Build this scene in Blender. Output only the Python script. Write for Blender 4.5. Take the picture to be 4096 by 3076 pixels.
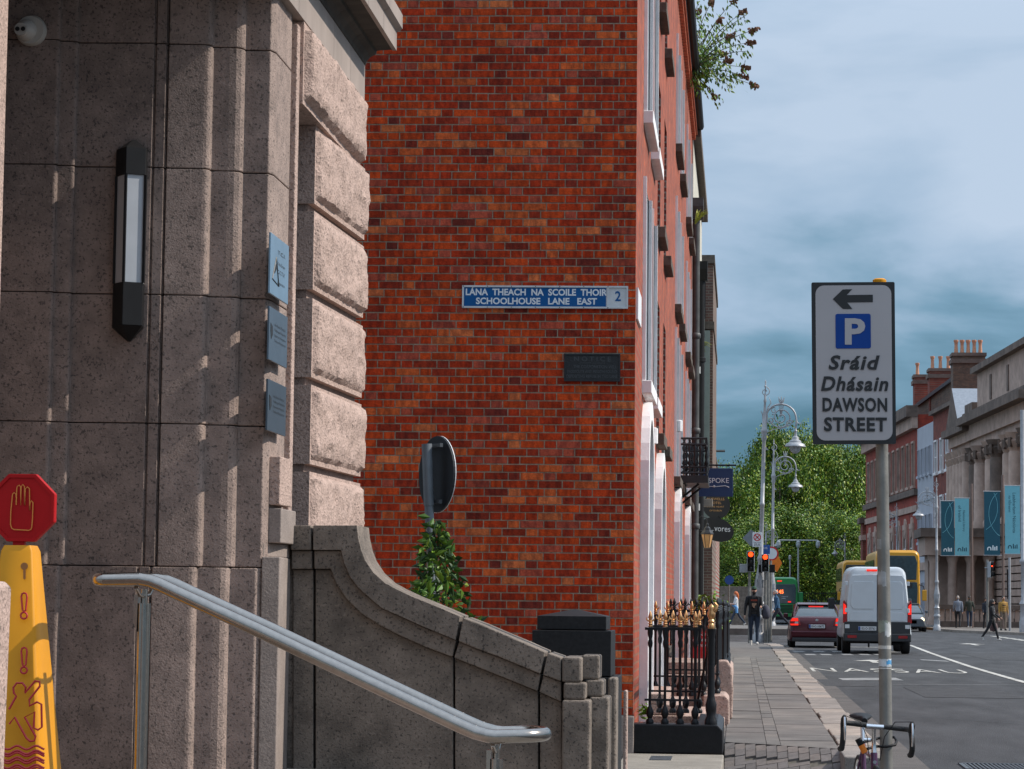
import bpy, bmesh, math, random, time
_T0 = time.time()
from mathutils import Vector, Matrix, noise
random.seed(7)
for o in list(bpy.data.objects): bpy.data.objects.remove(o)
SC = bpy.context.scene
COL = SC.collection
rad = math.radians
# ------------------------------------------------------------ camera
F = 10000.0                       # focal length in photograph pixels (4096 wide)
EYE = Vector((0, 0, 1.5))
YAW, PITCH, ROLL = rad(5.235), rad(4.885), 0.011
ROT = Matrix.Rotation(YAW, 3, 'Z') @ Matrix.Rotation(math.pi / 2 + PITCH, 3, 'X') @ Matrix.Rotation(ROLL, 3, 'Z')
cd = bpy.data.cameras.new('camera')
cam = bpy.data.objects.new('camera', cd); COL.objects.link(cam)
cam.matrix_world = Matrix.Translation(EYE) @ ROT.to_4x4()
cd.sensor_width = 36; cd.lens = 36 * F / 4096; cd.clip_start = 0.1; cd.clip_end = 6000
SC.camera = cam
SC.render.resolution_x, SC.render.resolution_y = 1024, 769
# ------------------------------------------------------------ sky and sun
SUN = Vector((0.78, 0.09, 0.70)).normalized()
w = bpy.data.worlds.new('World'); SC.world = w; w.use_nodes = True
nt = w.node_tree; N = nt.nodes; L = nt.links; N.clear()
out = N.new('ShaderNodeOutputWorld'); bg = N.new('ShaderNodeBackground'); bg.inputs[1].default_value = 0.1
sky = N.new('ShaderNodeTexSky'); sky.sky_type = 'NISHITA'; sky.sun_disc = False
sky.sun_elevation = math.asin(SUN.z); sky.sun_rotation = math.atan2(SUN.x, SUN.y); sky.air_density = 1.0; sky.dust_density = 1.0
tc = N.new('ShaderNodeTexCoord')
mp = N.new('ShaderNodeMapping'); mp.inputs['Scale'].default_value = (1.0, 1.0, 3.6); mp.inputs['Rotation'].default_value = (0.0, -0.22, 0.0)
mp.inputs['Location'].default_value = (0.35, 0.1, 0.28)
n1 = N.new('ShaderNodeTexNoise'); n1.inputs['Scale'].default_value = 5.0; n1.inputs['Detail'].default_value = 7; n1.inputs['Roughness'].default_value = 0.5; n1.inputs['Distortion'].default_value = 0.35
sep = N.new('ShaderNodeSeparateXYZ')
L.new(tc.outputs['Generated'], mp.inputs[0]); L.new(mp.outputs[0], n1.inputs['Vector']); L.new(tc.outputs['Generated'], sep.inputs[0])
el = N.new('ShaderNodeMapRange'); el.inputs[1].default_value = 0.060; el.inputs[2].default_value = 0.175
L.new(sep.outputs[2], el.inputs[0])
ad = N.new('ShaderNodeMath'); ad.operation = 'MULTIPLY_ADD'; ad.inputs[1].default_value = 2.5; L.new(n1.outputs[0], ad.inputs[0])
su = N.new('ShaderNodeMath'); su.operation = 'SUBTRACT'; su.inputs[1].default_value = 1.24; L.new(el.outputs[0], su.inputs[0]); L.new(su.outputs[0], ad.inputs[2])
cr = N.new('ShaderNodeValToRGB'); E = cr.color_ramp.elements
E[0].position = 0.0; E[0].color = (.85, 2.1, 3.05, 1)
E[1].position = 1.0; E[1].color = (5.3, 6.5, 8.1, 1)
e = E.new(0.3); e.color = (1.9, 3.5, 4.9, 1)
e = E.new(0.62); e.color = (3.9, 5.3, 7.0, 1)
L.new(ad.outputs[0], cr.inputs[0])
mx = N.new('ShaderNodeMix'); mx.data_type = 'RGBA'; mx.inputs[0].default_value = 0.93
# standard overcast sky: brightness grows with elevation as (1 + 2 sin el) / 3
ov = N.new('ShaderNodeMath'); ov.operation = 'MULTIPLY_ADD'; ov.inputs[1].default_value = 2/1.42; ov.inputs[2].default_value = 1/1.42; L.new(sep.outputs[2], ov.inputs[0])
om = N.new('ShaderNodeMath'); om.operation = 'MAXIMUM'; om.inputs[1].default_value = 1.0; L.new(ov.outputs[0], om.inputs[0])
sv = N.new('ShaderNodeVectorMath'); sv.operation = 'SCALE'; L.new(cr.outputs[0], sv.inputs[0]); L.new(om.outputs[0], sv.inputs['Scale'])
L.new(sky.outputs[0], mx.inputs[6]); L.new(sv.outputs[0], mx.inputs[7]); L.new(mx.outputs[2], bg.inputs[0]); L.new(bg.outputs[0], out.inputs[0])
sd = bpy.data.lights.new('sun', 'SUN'); sd.energy = 4.6; sd.angle = rad(0.6); sd.color = (1.0, 0.93, 0.84)
sun = bpy.data.objects.new('sun', sd); COL.objects.link(sun); sun.location = (20, 10, 30)
sun.rotation_euler = (-SUN).to_track_quat('-Z', 'Y').to_euler()
vs = SC.view_settings; vs.view_transform = 'Standard'; vs.look = 'None'; vs.exposure = 0.0; vs.gamma = 1.0; vs.use_curve_mapping = False
# ------------------------------------------------------------ helpers
def ray(px, py): return ROT @ Vector(((px - 2048) / F, -(py - 1538) / F, -1.0))
def atY(px, py, Y): d = ray(px, py); return EYE + d * (Y / d.y)
def atX(px, py, X): d = ray(px, py); return EYE + d * (X / d.x)
def atZ(px, py, z): d = ray(px, py); return EYE + d * ((z - EYE.z) / d.z)
def lerp(a, b, t): return a + (b - a) * t
class MB:
    def __init__(s): s.v = []; s.f = []; s.m = []; s.t = []
    def add(s, vs, fs, m=0, tone=None):
        b = len(s.v); s.v += [Vector(p) for p in vs]
        s.f += [tuple(b + i for i in f) for f in fs]; s.m += [m] * len(fs)
        s.t += [tone or (1, 1, 1)] * len(vs); return s
    def box(s, x0, x1, y0, y1, z0, z1, m=0, tone=None):
        return s.add([(x0,y0,z0),(x1,y0,z0),(x1,y1,z0),(x0,y1,z0),(x0,y0,z1),(x1,y0,z1),(x1,y1,z1),(x0,y1,z1)],
              [(0,3,2,1),(4,5,6,7),(0,1,5,4),(1,2,6,5),(2,3,7,6),(3,0,4,7)], m, tone)
    def obox(s, c, ux, uy, uz, hx, hy, hz, m=0, tone=None):
        c = Vector(c); a = Vector(ux).normalized()*hx; b = Vector(uy).normalized()*hy; d = Vector(uz).normalized()*hz
        return s.add([c-a-b-d, c+a-b-d, c+a+b-d, c-a+b-d, c-a-b+d, c+a-b+d, c+a+b+d, c-a+b+d],
              [(0,3,2,1),(4,5,6,7),(0,1,5,4),(1,2,6,5),(2,3,7,6),(3,0,4,7)], m, tone)
    def prism(s, poly, a, b, axis='z', m=0, caps=True):
        n = len(poly)
        def P(p, h): return (p[0], p[1], h) if axis == 'z' else ((p[0], h, p[1]) if axis == 'y' else (h, p[0], p[1]))
        vs = [P(p, a) for p in poly] + [P(p, b) for p in poly]
        fs = [(i, (i+1) % n, n + (i+1) % n, n + i) for i in range(n)]
        if caps: fs += [tuple(range(n))[::-1], tuple(range(n, 2*n))]
        return s.add(vs, fs, m)
    def loft(s, rings, m=0, caps=True, closed=True):
        n = len(rings[0]); vs = [p for r in rings for p in r]; fs = []
        for k in range(len(rings) - 1):
            for i in range(n if closed else n - 1):
                j = (i + 1) % n; fs.append((k*n+i, k*n+j, (k+1)*n+j, (k+1)*n+i))
        if caps: fs += [tuple(range(n))[::-1], tuple(range((len(rings)-1)*n, len(rings)*n))]
        return s.add(vs, fs, m)
    def tube(s, pts, r, n=8, m=0):
        pts = [Vector(p) for p in pts]; rs = r if isinstance(r, (list, tuple)) else [r]*len(pts); rings = []
        t0 = (pts[1]-pts[0]).normalized(); up = Vector((0,0,1)) if abs(t0.z) < .9 else Vector((1,0,0))
        u = t0.cross(up).normalized()
        for i, p in enumerate(pts):
            t = (pts[min(i+1, len(pts)-1)] - pts[max(i-1, 0)]).normalized()
            u = (u - t * u.dot(t)).normalized(); v = t.cross(u)
            rings.append([p + (u*math.cos(2*math.pi*k/n) + v*math.sin(2*math.pi*k/n))*rs[i] for k in range(n)])
        return s.loft(rings, m)
    def lathe(s, prof, c=(0,0,0), n=16, axis='z', m=0):
        c = Vector(c); rings = []
        for r, h in prof:
            r = max(r, 1e-4); R = []
            for k in range(n):
                a = 2*math.pi*k/n; x, y = r*math.cos(a), r*math.sin(a)
                R.append(c + (Vector((x,y,h)) if axis == 'z' else (Vector((x,h,y)) if axis == 'y' else Vector((h,x,y)))))
            rings.append(R)
        return s.loft(rings, m)
    def build(s, name, mat, parent=None, origin=None, smooth=False, bevel=0, xf=None):
        me = bpy.data.meshes.new(name); o0 = Vector(origin) if origin is not None else Vector((0,0,0))
        vs = [(xf @ p if xf else p) - o0 for p in s.v]
        me.from_pydata(vs, [], s.f)
        for mt in (mat if isinstance(mat, (list, tuple)) else [mat]): me.materials.append(mt)
        if any(s.m): me.polygons.foreach_set('material_index', s.m)
        if any(t != (1,1,1) for t in s.t):
            at = me.color_attributes.new('tone', 'FLOAT_COLOR', 'POINT')
            at.data.foreach_set('color', [c for t in s.t for c in (t[0], t[1], t[2], 1.0)])
        bm = bmesh.new(); bm.from_mesh(me); bmesh.ops.recalc_face_normals(bm, faces=bm.faces); bm.to_mesh(me); bm.free()
        if smooth: 
            me.polygons.foreach_set('use_smooth', [True]*len(me.polygons)); me.set_sharp_from_angle(angle=rad(smooth if smooth > 1 else 40))
        me.update()
        ob = bpy.data.objects.new(name, me); COL.objects.link(ob)
        if parent is not None: ob.parent = parent
        if bevel:
            b = ob.modifiers.new('Bevel', 'BEVEL'); b.width = bevel; b.segments = 2; b.limit_method = 'ANGLE'
        return ob
def tag(o, label=None, cat=None, group=None, kind=None):
    if label: o['label'] = label
    if cat: o['category'] = cat
    if group: o['group'] = group
    if kind: o['kind'] = kind
    return o
def thing(name, label, cat, loc=(0,0,0), rz=0, group=None):
    o = bpy.data.objects.new(name, None); COL.objects.link(o); o.location = loc; o.rotation_euler = (0,0,rz); o.empty_display_size = .1
    return tag(o, label, cat, group)
def copy_tree(o, parent=None, mats=None):
    c = o.copy(); COL.objects.link(c); c.parent = parent
    for ch in list(o.children): copy_tree(ch, c)
    return c
def text_mesh(body, w=None, h=None, extrude=.002, shear=0, bold=0, spacing=1.0):
    cu = bpy.data.curves.new('t', 'FONT'); cu.body = body; cu.align_x = 'LEFT'; cu.extrude = 0; cu.shear = shear; cu.offset = bold; cu.space_character = spacing; cu.resolution_u = 3
    ob = bpy.data.objects.new('t', cu); COL.objects.link(ob)
    dg = bpy.context.evaluated_depsgraph_get(); me = bpy.data.meshes.new_from_object(ob.evaluated_get(dg))
    vs = [v.co.copy() for v in me.vertices]; fs = [tuple(p.vertices) for p in me.polygons]
    bpy.data.objects.remove(ob); bpy.data.curves.remove(cu); bpy.data.meshes.remove(me)
    x0 = min(v.x for v in vs); x1 = max(v.x for v in vs); y0 = min(v.y for v in vs); y1 = max(v.y for v in vs)
    sx = w / (x1 - x0) if w else None; sy = h / (y1 - y0) if h else sx
    if sx is None: sx = sy
    return [((v.x - (x0+x1)/2)*sx, (v.y - (y0+y1)/2)*sy) for v in vs], fs
def put_text(mb, body, c, ux, uy, w=None, h=None, m=0, lift=.0, **k):
    vs, fs = text_mesh(body, w, h, **k); c = Vector(c); ux = Vector(ux).normalized(); uy = Vector(uy).normalized(); n = ux.cross(uy)
    base = [c + ux*x + uy*y + n*lift for x, y in vs]
    return mb.add(base, fs, m)
# ------------------------------------------------------------ materials
MATS = {}
def pm(name, col, rough=.75, metal=0, var=.12, vscale=6, bump=0, bscale=60, spec=.5, coat=0, emit=0, speck=0, sscale=70, speckcol=(.03,.025,.022), stain=0, tone=False, glass=False, stretch=(1,1,1), sheen=None):
    if name in MATS: return MATS[name]
    m = bpy.data.materials.new(name); m.use_nodes = True; t = m.node_tree; n = t.nodes; l = t.links; b = n['Principled BSDF']
    b.inputs['Roughness'].default_value = rough; b.inputs['Metallic'].default_value = metal; b.inputs['Specular IOR Level'].default_value = spec; b.inputs['Coat Weight'].default_value = coat
    tcn = n.new('ShaderNodeTexCoord'); mpn = n.new('ShaderNodeMapping'); mpn.inputs['Scale'].default_value = stretch; l.new(tcn.outputs['Object'], mpn.inputs[0]); V = mpn.outputs[0]
    def noise_(sc, det=2.5, ro=.55):
        q = n.new('ShaderNodeTexNoise'); q.inputs['Scale'].default_value = sc; q.inputs['Detail'].default_value = det; q.inputs['Roughness'].default_value = ro; l.new(V, q.inputs['Vector']); return q.outputs[0]
    def ramp(src, a, c, ca=(0,0,0,1), cb=(1,1,1,1)):
        r = n.new('ShaderNodeValToRGB'); r.color_ramp.elements[0].position = a; r.color_ramp.elements[1].position = c; r.color_ramp.elements[0].color = ca; r.color_ramp.elements[1].color = cb; l.new(src, r.inputs[0]); return r.outputs[0]
    def mix(f, a, c, mode='MIX'):
        x = n.new('ShaderNodeMix'); x.data_type = 'RGBA'; x.blend_type = mode
        for sk, val in ((0, f), (6, a), (7, c)):
            if isinstance(val, (int, float)): x.inputs[sk].default_value = val
            elif isinstance(val, tuple): x.inputs[sk].default_value = val if len(val) == 4 else (*val, 1)
            else: l.new(val, x.inputs[sk])
        return x.outputs[2]
    lo = tuple(c*(1-var) for c in col); hi = tuple(min(1, c*(1+var)) for c in col)
    base = mix(ramp(noise_(vscale), .3, .7), lo, hi)
    if tone:
        a = n.new('ShaderNodeAttribute'); a.attribute_name = 'tone'; base = mix(1.0, base, a.outputs[0], 'MULTIPLY')
    if stain: base = mix(ramp(noise_(1.3, 4, .65), .38, .72), base, mix(1.0, base, (stain, stain, stain), 'MULTIPLY'))
    if speck:
        base = mix(ramp(noise_(sscale, 3, .6), .56, .64, (0,0,0,1), (speck,)*3 + (1,)), base, speckcol)
        base = mix(ramp(noise_(sscale*.8, 2, .5), .30, .40, (.35,)*3 + (1,), (0,0,0,1)), base, tuple(min(1, c*1.5) for c in col))
    l.new(base, b.inputs['Base Color'])
    if bump:
        bp = n.new('ShaderNodeBump'); bp.inputs['Strength'].default_value = bump; bp.inputs['Distance'].default_value = .02; l.new(noise_(bscale, 3), bp.inputs['Height']); l.new(bp.outputs[0], b.inputs['Normal'])
    if emit: l.new(base, b.inputs['Emission Color']); b.inputs['Emission Strength'].default_value = emit
    if glass: b.inputs['Transmission Weight'].default_value = glass
    MATS[name] = m; return m
def brick_mat(name, c1, c2, mortar, bw=.235, rh=.075, axis='x', ms=.012, bump=.35):
    # brick courses for surfaces seen too edge-on to tell bricks apart; axis: which object axis runs along the wall
    if name in MATS: return MATS[name]
    m = bpy.data.materials.new(name); m.use_nodes = True; t = m.node_tree; n = t.nodes; l = t.links; b = n['Principled BSDF']; b.inputs['Roughness'].default_value = .85
    tcn = n.new('ShaderNodeTexCoord'); sx = n.new('ShaderNodeSeparateXYZ'); cx = n.new('ShaderNodeCombineXYZ'); l.new(tcn.outputs['Object'], sx.inputs[0])
    l.new(sx.outputs[0 if axis == 'x' else 1], cx.inputs[0]); l.new(sx.outputs[2], cx.inputs[1])
    br = n.new('ShaderNodeTexBrick'); br.inputs['Scale'].default_value = 1; br.inputs['Brick Width'].default_value = bw; br.inputs['Row Height'].default_value = rh; br.inputs['Mortar Size'].default_value = ms
    br.inputs['Color1'].default_value = (*c1, 1); br.inputs['Color2'].default_value = (*c2, 1); br.inputs['Mortar'].default_value = (*mortar, 1); l.new(cx.outputs[0], br.inputs[0])
    nz = n.new('ShaderNodeTexNoise'); nz.inputs['Scale'].default_value = 1.8; nz.inputs['Detail'].default_value = 8; l.new(tcn.outputs['Object'], nz.inputs['Vector'])
    r = n.new('ShaderNodeValToRGB'); r.color_ramp.elements[0].position = .3; r.color_ramp.elements[1].position = .7; r.color_ramp.elements[0].color = (.55,.56,.58,1); r.color_ramp.elements[1].color = (1.12,1.1,1.05,1); l.new(nz.outputs[0], r.inputs[0])
    x = n.new('ShaderNodeMix'); x.data_type = 'RGBA'; x.blend_type = 'MULTIPLY'; x.inputs[0].default_value = 1; l.new(br.outputs[0], x.inputs[6]); l.new(r.outputs[0], x.inputs[7]); l.new(x.outputs[2], b.inputs['Base Color'])
    bp = n.new('ShaderNodeBump'); bp.inputs['Strength'].default_value = bump; bp.inputs['Distance'].default_value = .01; l.new(br.outputs[1], bp.inputs['Height']); bp.invert = True; l.new(bp.outputs[0], b.inputs['Normal'])
    MATS[name] = m; return m
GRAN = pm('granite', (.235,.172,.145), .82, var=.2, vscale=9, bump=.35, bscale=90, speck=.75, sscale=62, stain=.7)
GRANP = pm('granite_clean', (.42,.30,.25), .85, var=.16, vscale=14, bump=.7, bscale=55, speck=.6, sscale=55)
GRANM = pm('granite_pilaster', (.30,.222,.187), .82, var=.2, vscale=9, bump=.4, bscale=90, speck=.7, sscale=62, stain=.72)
GRAND = pm('granite_weathered', (.195,.157,.127), .88, var=.3, vscale=7, bump=.4, bscale=80, speck=.8, sscale=60, stain=.5)
GRANL = pm('granite_smooth', (.29,.235,.205), .8, var=.16, vscale=5, bump=.2, bscale=70, stain=.75, speck=.4, sscale=80)
PORT = pm('cornice_stone', (.33,.27,.235), .7, var=.12, vscale=3, bump=.05, stain=.75, stretch=(1,1,.4))
BLACKST = pm('polished_black_granite', (.016,.016,.017), .5, var=.3, vscale=40, spec=.25)
BLACKPT = pm('black_gloss_paint', (.006,.006,.0075), .42, var=.3, vscale=30, spec=.3, bump=.1, bscale=120)
GOLD = pm('gold_paint', (.56,.30,.13), .3, metal=.85, var=.15, vscale=40)
WHITE = pm('white_paint', (.84,.82,.82), .6, var=.06, vscale=6, bump=.15, bscale=25, stain=.88)
GLASSD = pm('dark_window_glass', (.02,.025,.03), .06, var=.3, vscale=2, spec=.8)
STEEL = pm('brushed_steel', (.36,.32,.285), .21, metal=1, var=.08, vscale=50)
GALV = pm('galvanised_steel', (.22,.21,.19), .55, metal=.4, var=.22, vscale=9, bump=.08, stain=.8)
SILVER = pm('silver_paint', (.36,.36,.37), .45, metal=.35, var=.15, vscale=6)
DGREY = pm('dark_grey_metal', (.055,.062,.07), .5, var=.2)
BLK = pm('matt_black', (.009,.009,.010), .55, var=.2, spec=.22)
RUB = pm('rubber', (.015,.015,.016), .8, var=.2)
# ============================================================ GROUND
ASPH = pm('asphalt', (.047,.047,.050), .85, var=.35, vscale=1.6, bump=.5, bscale=90, spec=.3, speck=.5, sscale=55, speckcol=(.10,.10,.105), stain=.7, stretch=(1,.22,1))
LANEM = pm('lane_concrete', (.22,.205,.185), .9, var=.25, vscale=5, bump=.3, bscale=90, stain=.6)
GUTT = pm('gutter_asphalt', (.088,.078,.072), .9, var=.25, vscale=2, bump=.4, bscale=120)
FLAGM = [pm('paving_flag_%d' % i, c, .85, var=.2, vscale=3, bump=.2, bscale=80, stain=.72, speck=.25, sscale=90) for i, c in enumerate([(.155,.138,.124), (.138,.125,.115), (.17,.15,.134), (.125,.113,.104)])]
KERBM = [pm('granite_kerb_%d' % i, c, .85, var=.2, vscale=5, bump=.4, bscale=60, stain=.7, speck=.4, sscale=70) for i, c in enumerate([(.31,.26,.22), (.28,.24,.21), (.34,.28,.235), (.245,.215,.19)])]
BLOCKM = [pm('paver_block_%d' % i, c, .9, var=.15, vscale=14, bump=.3, bscale=120) for i, c in enumerate([(.135,.115,.105), (.15,.125,.112), (.118,.104,.098), (.14,.122,.115)])]
PATCH = pm('patched_asphalt', (.040,.040,.043), .9, var=.3, vscale=3, bump=.5, bscale=90, stain=.75); SEAM = pm('tar_seam', (.02,.02,.021), .6, var=.3)
PAINT = pm('road_paint', (.50,.48,.44), .8, var=.35, vscale=5, stain=.45)
PAINTW = pm('worn_road_paint', (.25,.25,.25), .85, var=.4, vscale=9, stain=.5)
g = MB(); g.box(-1500, 1500, -60, 3500, -.6, -.16); tag(g.build('ground', LANEM), kind='structure')
r = MB(); r.box(1.30, 60, 15, 420, -.158, 0); r.box(.9, 1.30, 10, 22.4, -.158, -.002); r.box(-40, 1.30, 86, 112, -.158, 0); r.box(-40, 1.30, 128, 420, -.158, 0); r.box(1.3, 60, -30, 15, -.158, 0)
road = tag(r.build('road', ASPH), kind='structure')
ln = MB(); ln.box(-40, .9, -30, 25.4, -.157, -.12); lane = tag(ln.build('lane', LANEM), kind='structure')
gs = MB(); gs.add([(1.35,22.4,.004),(1.72,22.4,.004),(1.70,85,.004),(1.35,85,.004)], [(0,1,2,3)]); gs.build('gutter_strip', GUTT, road)
# left pavement: bed, flags, kerb stones
def Yb(x): return lerp(24.75, 23.95, max(0, min(1, (x + .14) / 1.09)))
pv = MB(); pv.prism([(-.14,24.77),(.945,23.97),(.945,85.6),(-1.0,85.6),(-1.0,24.77)], -.155, .108, 'z')
pave = tag(pv.build('pavement', FLAGM[1]), kind='structure')
rng = random.Random(3)
for (xa, xb, st) in ((-.135, .262, 1.05), (.268, .398, .62), (.404, .94, 1.0)):
    y = Yb((xa + xb)/2) + .02
    while y < 62:
        d = st * rng.uniform(.85, 1.15); e = .007; mb = MB(); dz = rng.uniform(-.003, .004); tl = rng.uniform(-.003, .003)
        ya, ybb = y + e, y + d - e
        if y < 25.2:
            pa, pb = Yb(xa) + .02, Yb(xb) + .02
            if abs(y - (Yb((xa+xb)/2)+.02)) < .01: p4 = [(xa, pa), (xb, pb), (xb, ybb), (xa, ybb)]
            else: p4 = [(xa, ya), (xb, ya), (xb, ybb), (xa, ybb)]
        else: p4 = [(xa, ya), (xb, ya), (xb, ybb), (xa, ybb)]
        mb.prism(p4, .05, .12 + dz); mb.build('paving_flag', rng.choice(FLAGM), pave); y += d
y = 22.6; 
while y < 84:
    d = rng.uniform(.85, 1.5); mb = MB(); off = .02*math.sin(y*1.3); dz = rng.uniform(-.004, .008)
    bend = -.0 if y < 78 else -((y-78)/6)**2*.5
    mb.box(.952 + off + bend, 1.35 + .5*off + rng.uniform(-.012,.012) + bend, y + .006, y + d - .006, -.15, .122 + dz); mb.build('kerb_stone', rng.choice(KERBM), pave, bevel=.012); y += d
# block paved ramp dropping from the footway to the lane
def ramp_z(x, y): return .12 - .235 * max(0, Yb(x) - .03 - y)
bp = MB(); nx, ny = 12, 16; vs = []; fs = []
for j in range(ny+1):
    for i in range(nx+1):
        x = lerp(-.14, .95, i/nx); y = lerp(22.9 - .0, Yb(x), j/ny); vs.append((x, y, ramp_z(x, y) - .022))
for j in range(ny):
    for i in range(nx): a = j*(nx+1)+i; fs.append((a, a+1, a+nx+2, a+nx+1))
bp.add(vs, fs); ramp = tag(bp.build('block_paving', pm('block_bed', (.10,.088,.07), .95, var=.3, vscale=20)), kind='structure')
U = .1
def blk(x0, x1, y0, y1):
    if x0 < -.145 or x1 > .955: x0 = max(x0, -.138); x1 = min(x1, .95)
    if x1 - x0 < .03 or y1 < 22.9: return
    mb = MB(); e = .003; j = rng.uniform(-.0025, .0025)
    P = [(x0+e,y0+e),(x1-e,y0+e),(x1-e,y1-e),(x0+e,y1-e)]
    mb.add([(x,y,ramp_z(x,y)-.05) for x,y in P] + [(x,y,ramp_z(x,y)+j+rng.uniform(-.0012,.0012)) for x,y in P], [(4,5,6,7),(0,1,5,4),(1,2,6,5),(2,3,7,6),(3,0,4,7)])
    mb.build('paver_block', rng.choice(BLOCKM), ramp)
for c in range(11):
    x0 = -.14 + c*U; yt = Yb(x0 + U/2) - .03; k = 0
    for q in range(2):
        y1 = yt - q*.2 - (0 if c % 2 == 0 else 0); blk(x0, x0+U, y1-.2, y1)
for i in range(-2, 12):
    for j in range(-20, 22):
        x0 = -.14 + i*U; y0 = 23.0 + j*U; lim = Yb(x0 + U) - .44
        t = (i - j) % 4
        if t == 0 and y0 + U < lim: blk(x0, x0 + 2*U, y0, y0 + U)
        if t == 3 and y0 + 2*U < lim + .05: blk(x0, x0 + U, y0, y0 + 2*U)
# road markings (children of the road)
def mark(name, poly, m=PAINT, z=.008): 
    mb = MB(); mb.add([(x, y, z) for x, y in poly], [tuple(range(len(poly)))]); return mb.build(name, m, road)
mb = MB(); put_text(mb, 'NASSAU', (3.25, 55.8, .008), (1,0,0), (0,1,0), w=3.35, h=2.9, bold=-.005, spacing=1.15); mb.build('road_lettering', PAINT, road)
def gp(px, py, z=.0): p = atZ(px, py, z); return (p.x, p.y)
ws = .07
pts = [gp(*p) for p in ((3640,2581),(3720,2612),(3800,2640),(3880,2667),(3960,2691),(4040,2714),(4140,2742))]
mark('lane_line', [(x - ws, y) for x, y in pts] + [(x + ws, y) for x, y in reversed(pts)])
for a in ((3432,2642,.9,3.2), (3830,2574,.9,4.0)):
    x, y = gp(a[0] + 60, a[1] + 4); k, h = a[2]*.55, a[3]
    mark('direction_arrow', [(x-.09,y-h*.5),(x+.09,y-h*.5),(x+.09,y+h*.05),(x+k,y+h*.05),(x,y+h*.5),(x-k,y+h*.05),(x-.09,y+h*.05)])
for px in (3175, 3255, 3330, 3400, 3470, 3540): 
    x, y = gp(px, 2607); mark('dash_mark', [(x, y-1.1), (x+.34, y-1.1), (x+.3, y+1.1), (x-.04, y+1.1)], PAINTW)
for px in (3222, 3285, 3370, 3440, 3500):
    x, y = gp(px, 2619); mark('dash_mark', [(x, y-.8), (x+.3, y-.8), (x+.26, y+.8), (x-.04, y+.8)], PAINTW)
for k in range(5):
    x, y = gp(3975 + 28*k, 2546 + 4*k); mark('dash_mark', [(x-.1, y-1), (x+.3, y-1), (x+.3, y+1), (x-.1, y+1)])
x0, y0 = gp(3372, 2722); x1, y1 = gp(3612, 2722); mark('stop_bar', [(x0, y0), (x1, y0+.3), (x1-.05, y1+1.5), (x0-.05, y0+1.2)], PAINTW)
x0, y0 = gp(3690, 2642); x1, y1 = gp(3800, 2648); mark('cover_patch', [(x0, y0), (x1, y1), (x1, y1+1.2), (x0, y0+1.2)], PAINTW, .006)
x0, y0 = gp(3010, 2556, .12); 
for k in range(4): mark('crossing_line', [(1.4, 83.5+k*.0), (4.8, 84.2), (4.8, 84.7), (1.4, 84.0)] if k == 0 else [(1.6, 98 + k*3.2), (5.0, 98.4 + k*3.2), (5.0, 98.8+k*3.2), (1.6, 98.4+k*3.2)], PAINT if k == 0 else PAINTW)
for (pa, pb_, w_) in (((3560,2738),(4200,2742),.10), ((3150,2792),(3560,2800),.06), ((3650,2560),(4090,2566),.12), ((3420,2850),(4200,2905),.03)):
    a = gp(*pa); b2 = gp(*pb_); mark('tar_seam', [a, b2, (b2[0], b2[1]+w_), (a[0], a[1]+w_)], SEAM if w_ < .08 else PAINTW, .005)
for (px, py, w_, h_) in ((3700,2790,1.6,5.0), (3300,2745,.9,4.0), (3950,2640,2.4,9.0)):
    x, y = gp(px, py); mark('asphalt_patch', [(x, y), (x+w_, y+.1), (x+w_-.05, y+h_), (x-.04, y+h_-.1)], PATCH, .0045)
# drain grate at lower right
dg_ = MB(); c = atZ(3990, 3068, .0)
for k in range(14): dg_.box(c.x - .28 + k*.04, c.x - .262 + k*.04, c.y - .5, c.y + .3, 0, .012)
dg_.box(c.x - .33, c.x - .29, c.y-.5, c.y+.34, 0, .014); dg_.box(c.x - .33, c.x + .3, c.y+.3, c.y+.34, 0, .014)
tag(dg_.build('drain_grate', DGREY, None, origin=None), 'dark iron drain grate in the road at the lower right corner', 'drain')
# far side pavements
p2 = MB(); p2.box(-40, 2.4, 111, 127, -.15, .28); tag(p2.build('far_pavement', FLAGM[0]), kind='structure')
p3 = MB(); K = [(10.7,137),(11.2,131),(12.2,126),(13.9,121),(20,117),(60,115),(60,420),(2,420),(5.0,330),(8.6,220),(9.9,170)]
p3.prism(K, -.15, .12); rp = tag(p3.build('right_pavement', FLAGM[0]), kind='structure')
kb = MB()
for a, b2 in zip(K[:4] , K[1:5]):
    A = Vector((*a, 0)); B = Vector((*b2, 0)); n_ = Vector((B.y-A.y, A.x-B.x, 0)).normalized(); c = (A+B)/2; kb.obox((c.x, c.y, 0), B-A, n_, (0,0,1), (B-A).length/2, .16, .13)
kb.build('kerb', KERBM[0], rp)
# ============================================================ GRANITE BUILDING
gb = thing('granite_building', 'weathered brown granite building with stepped entrance and rock faced blocks', 'building', (-4, 14.3, 0)); GO = Vector((-4, 14.3, 0))
def plan(pts, dy=0, ref=1500): 
    o = []
    for px, Y in pts: p = atY(px, ref, Y + dy); o.append((p.x, p.y))
    return o
def arc(p0, p1, bul, n=4):
    # rounded strip between two plan points (px, Y), bulging towards the camera/right
    o = []
    for k in range(n + 1):
        t = k / n; o.append((lerp(p0[0], p1[0], math.sin(t*math.pi/2)**.9), lerp(p0[1], p1[1], 1 - math.cos(t*math.pi/2))))
    return o
lamp_prof = [(-90,13.73),(190,13.76)] + arc((190,13.76),(208,13.80),1) + [(262,13.81)] + arc((262,13.81),(281,13.85),1) + [(586,13.875),(588,13.905),(595,13.905),(597,13.885),(636,13.89),(638,13.93),(644,13.93)]
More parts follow.
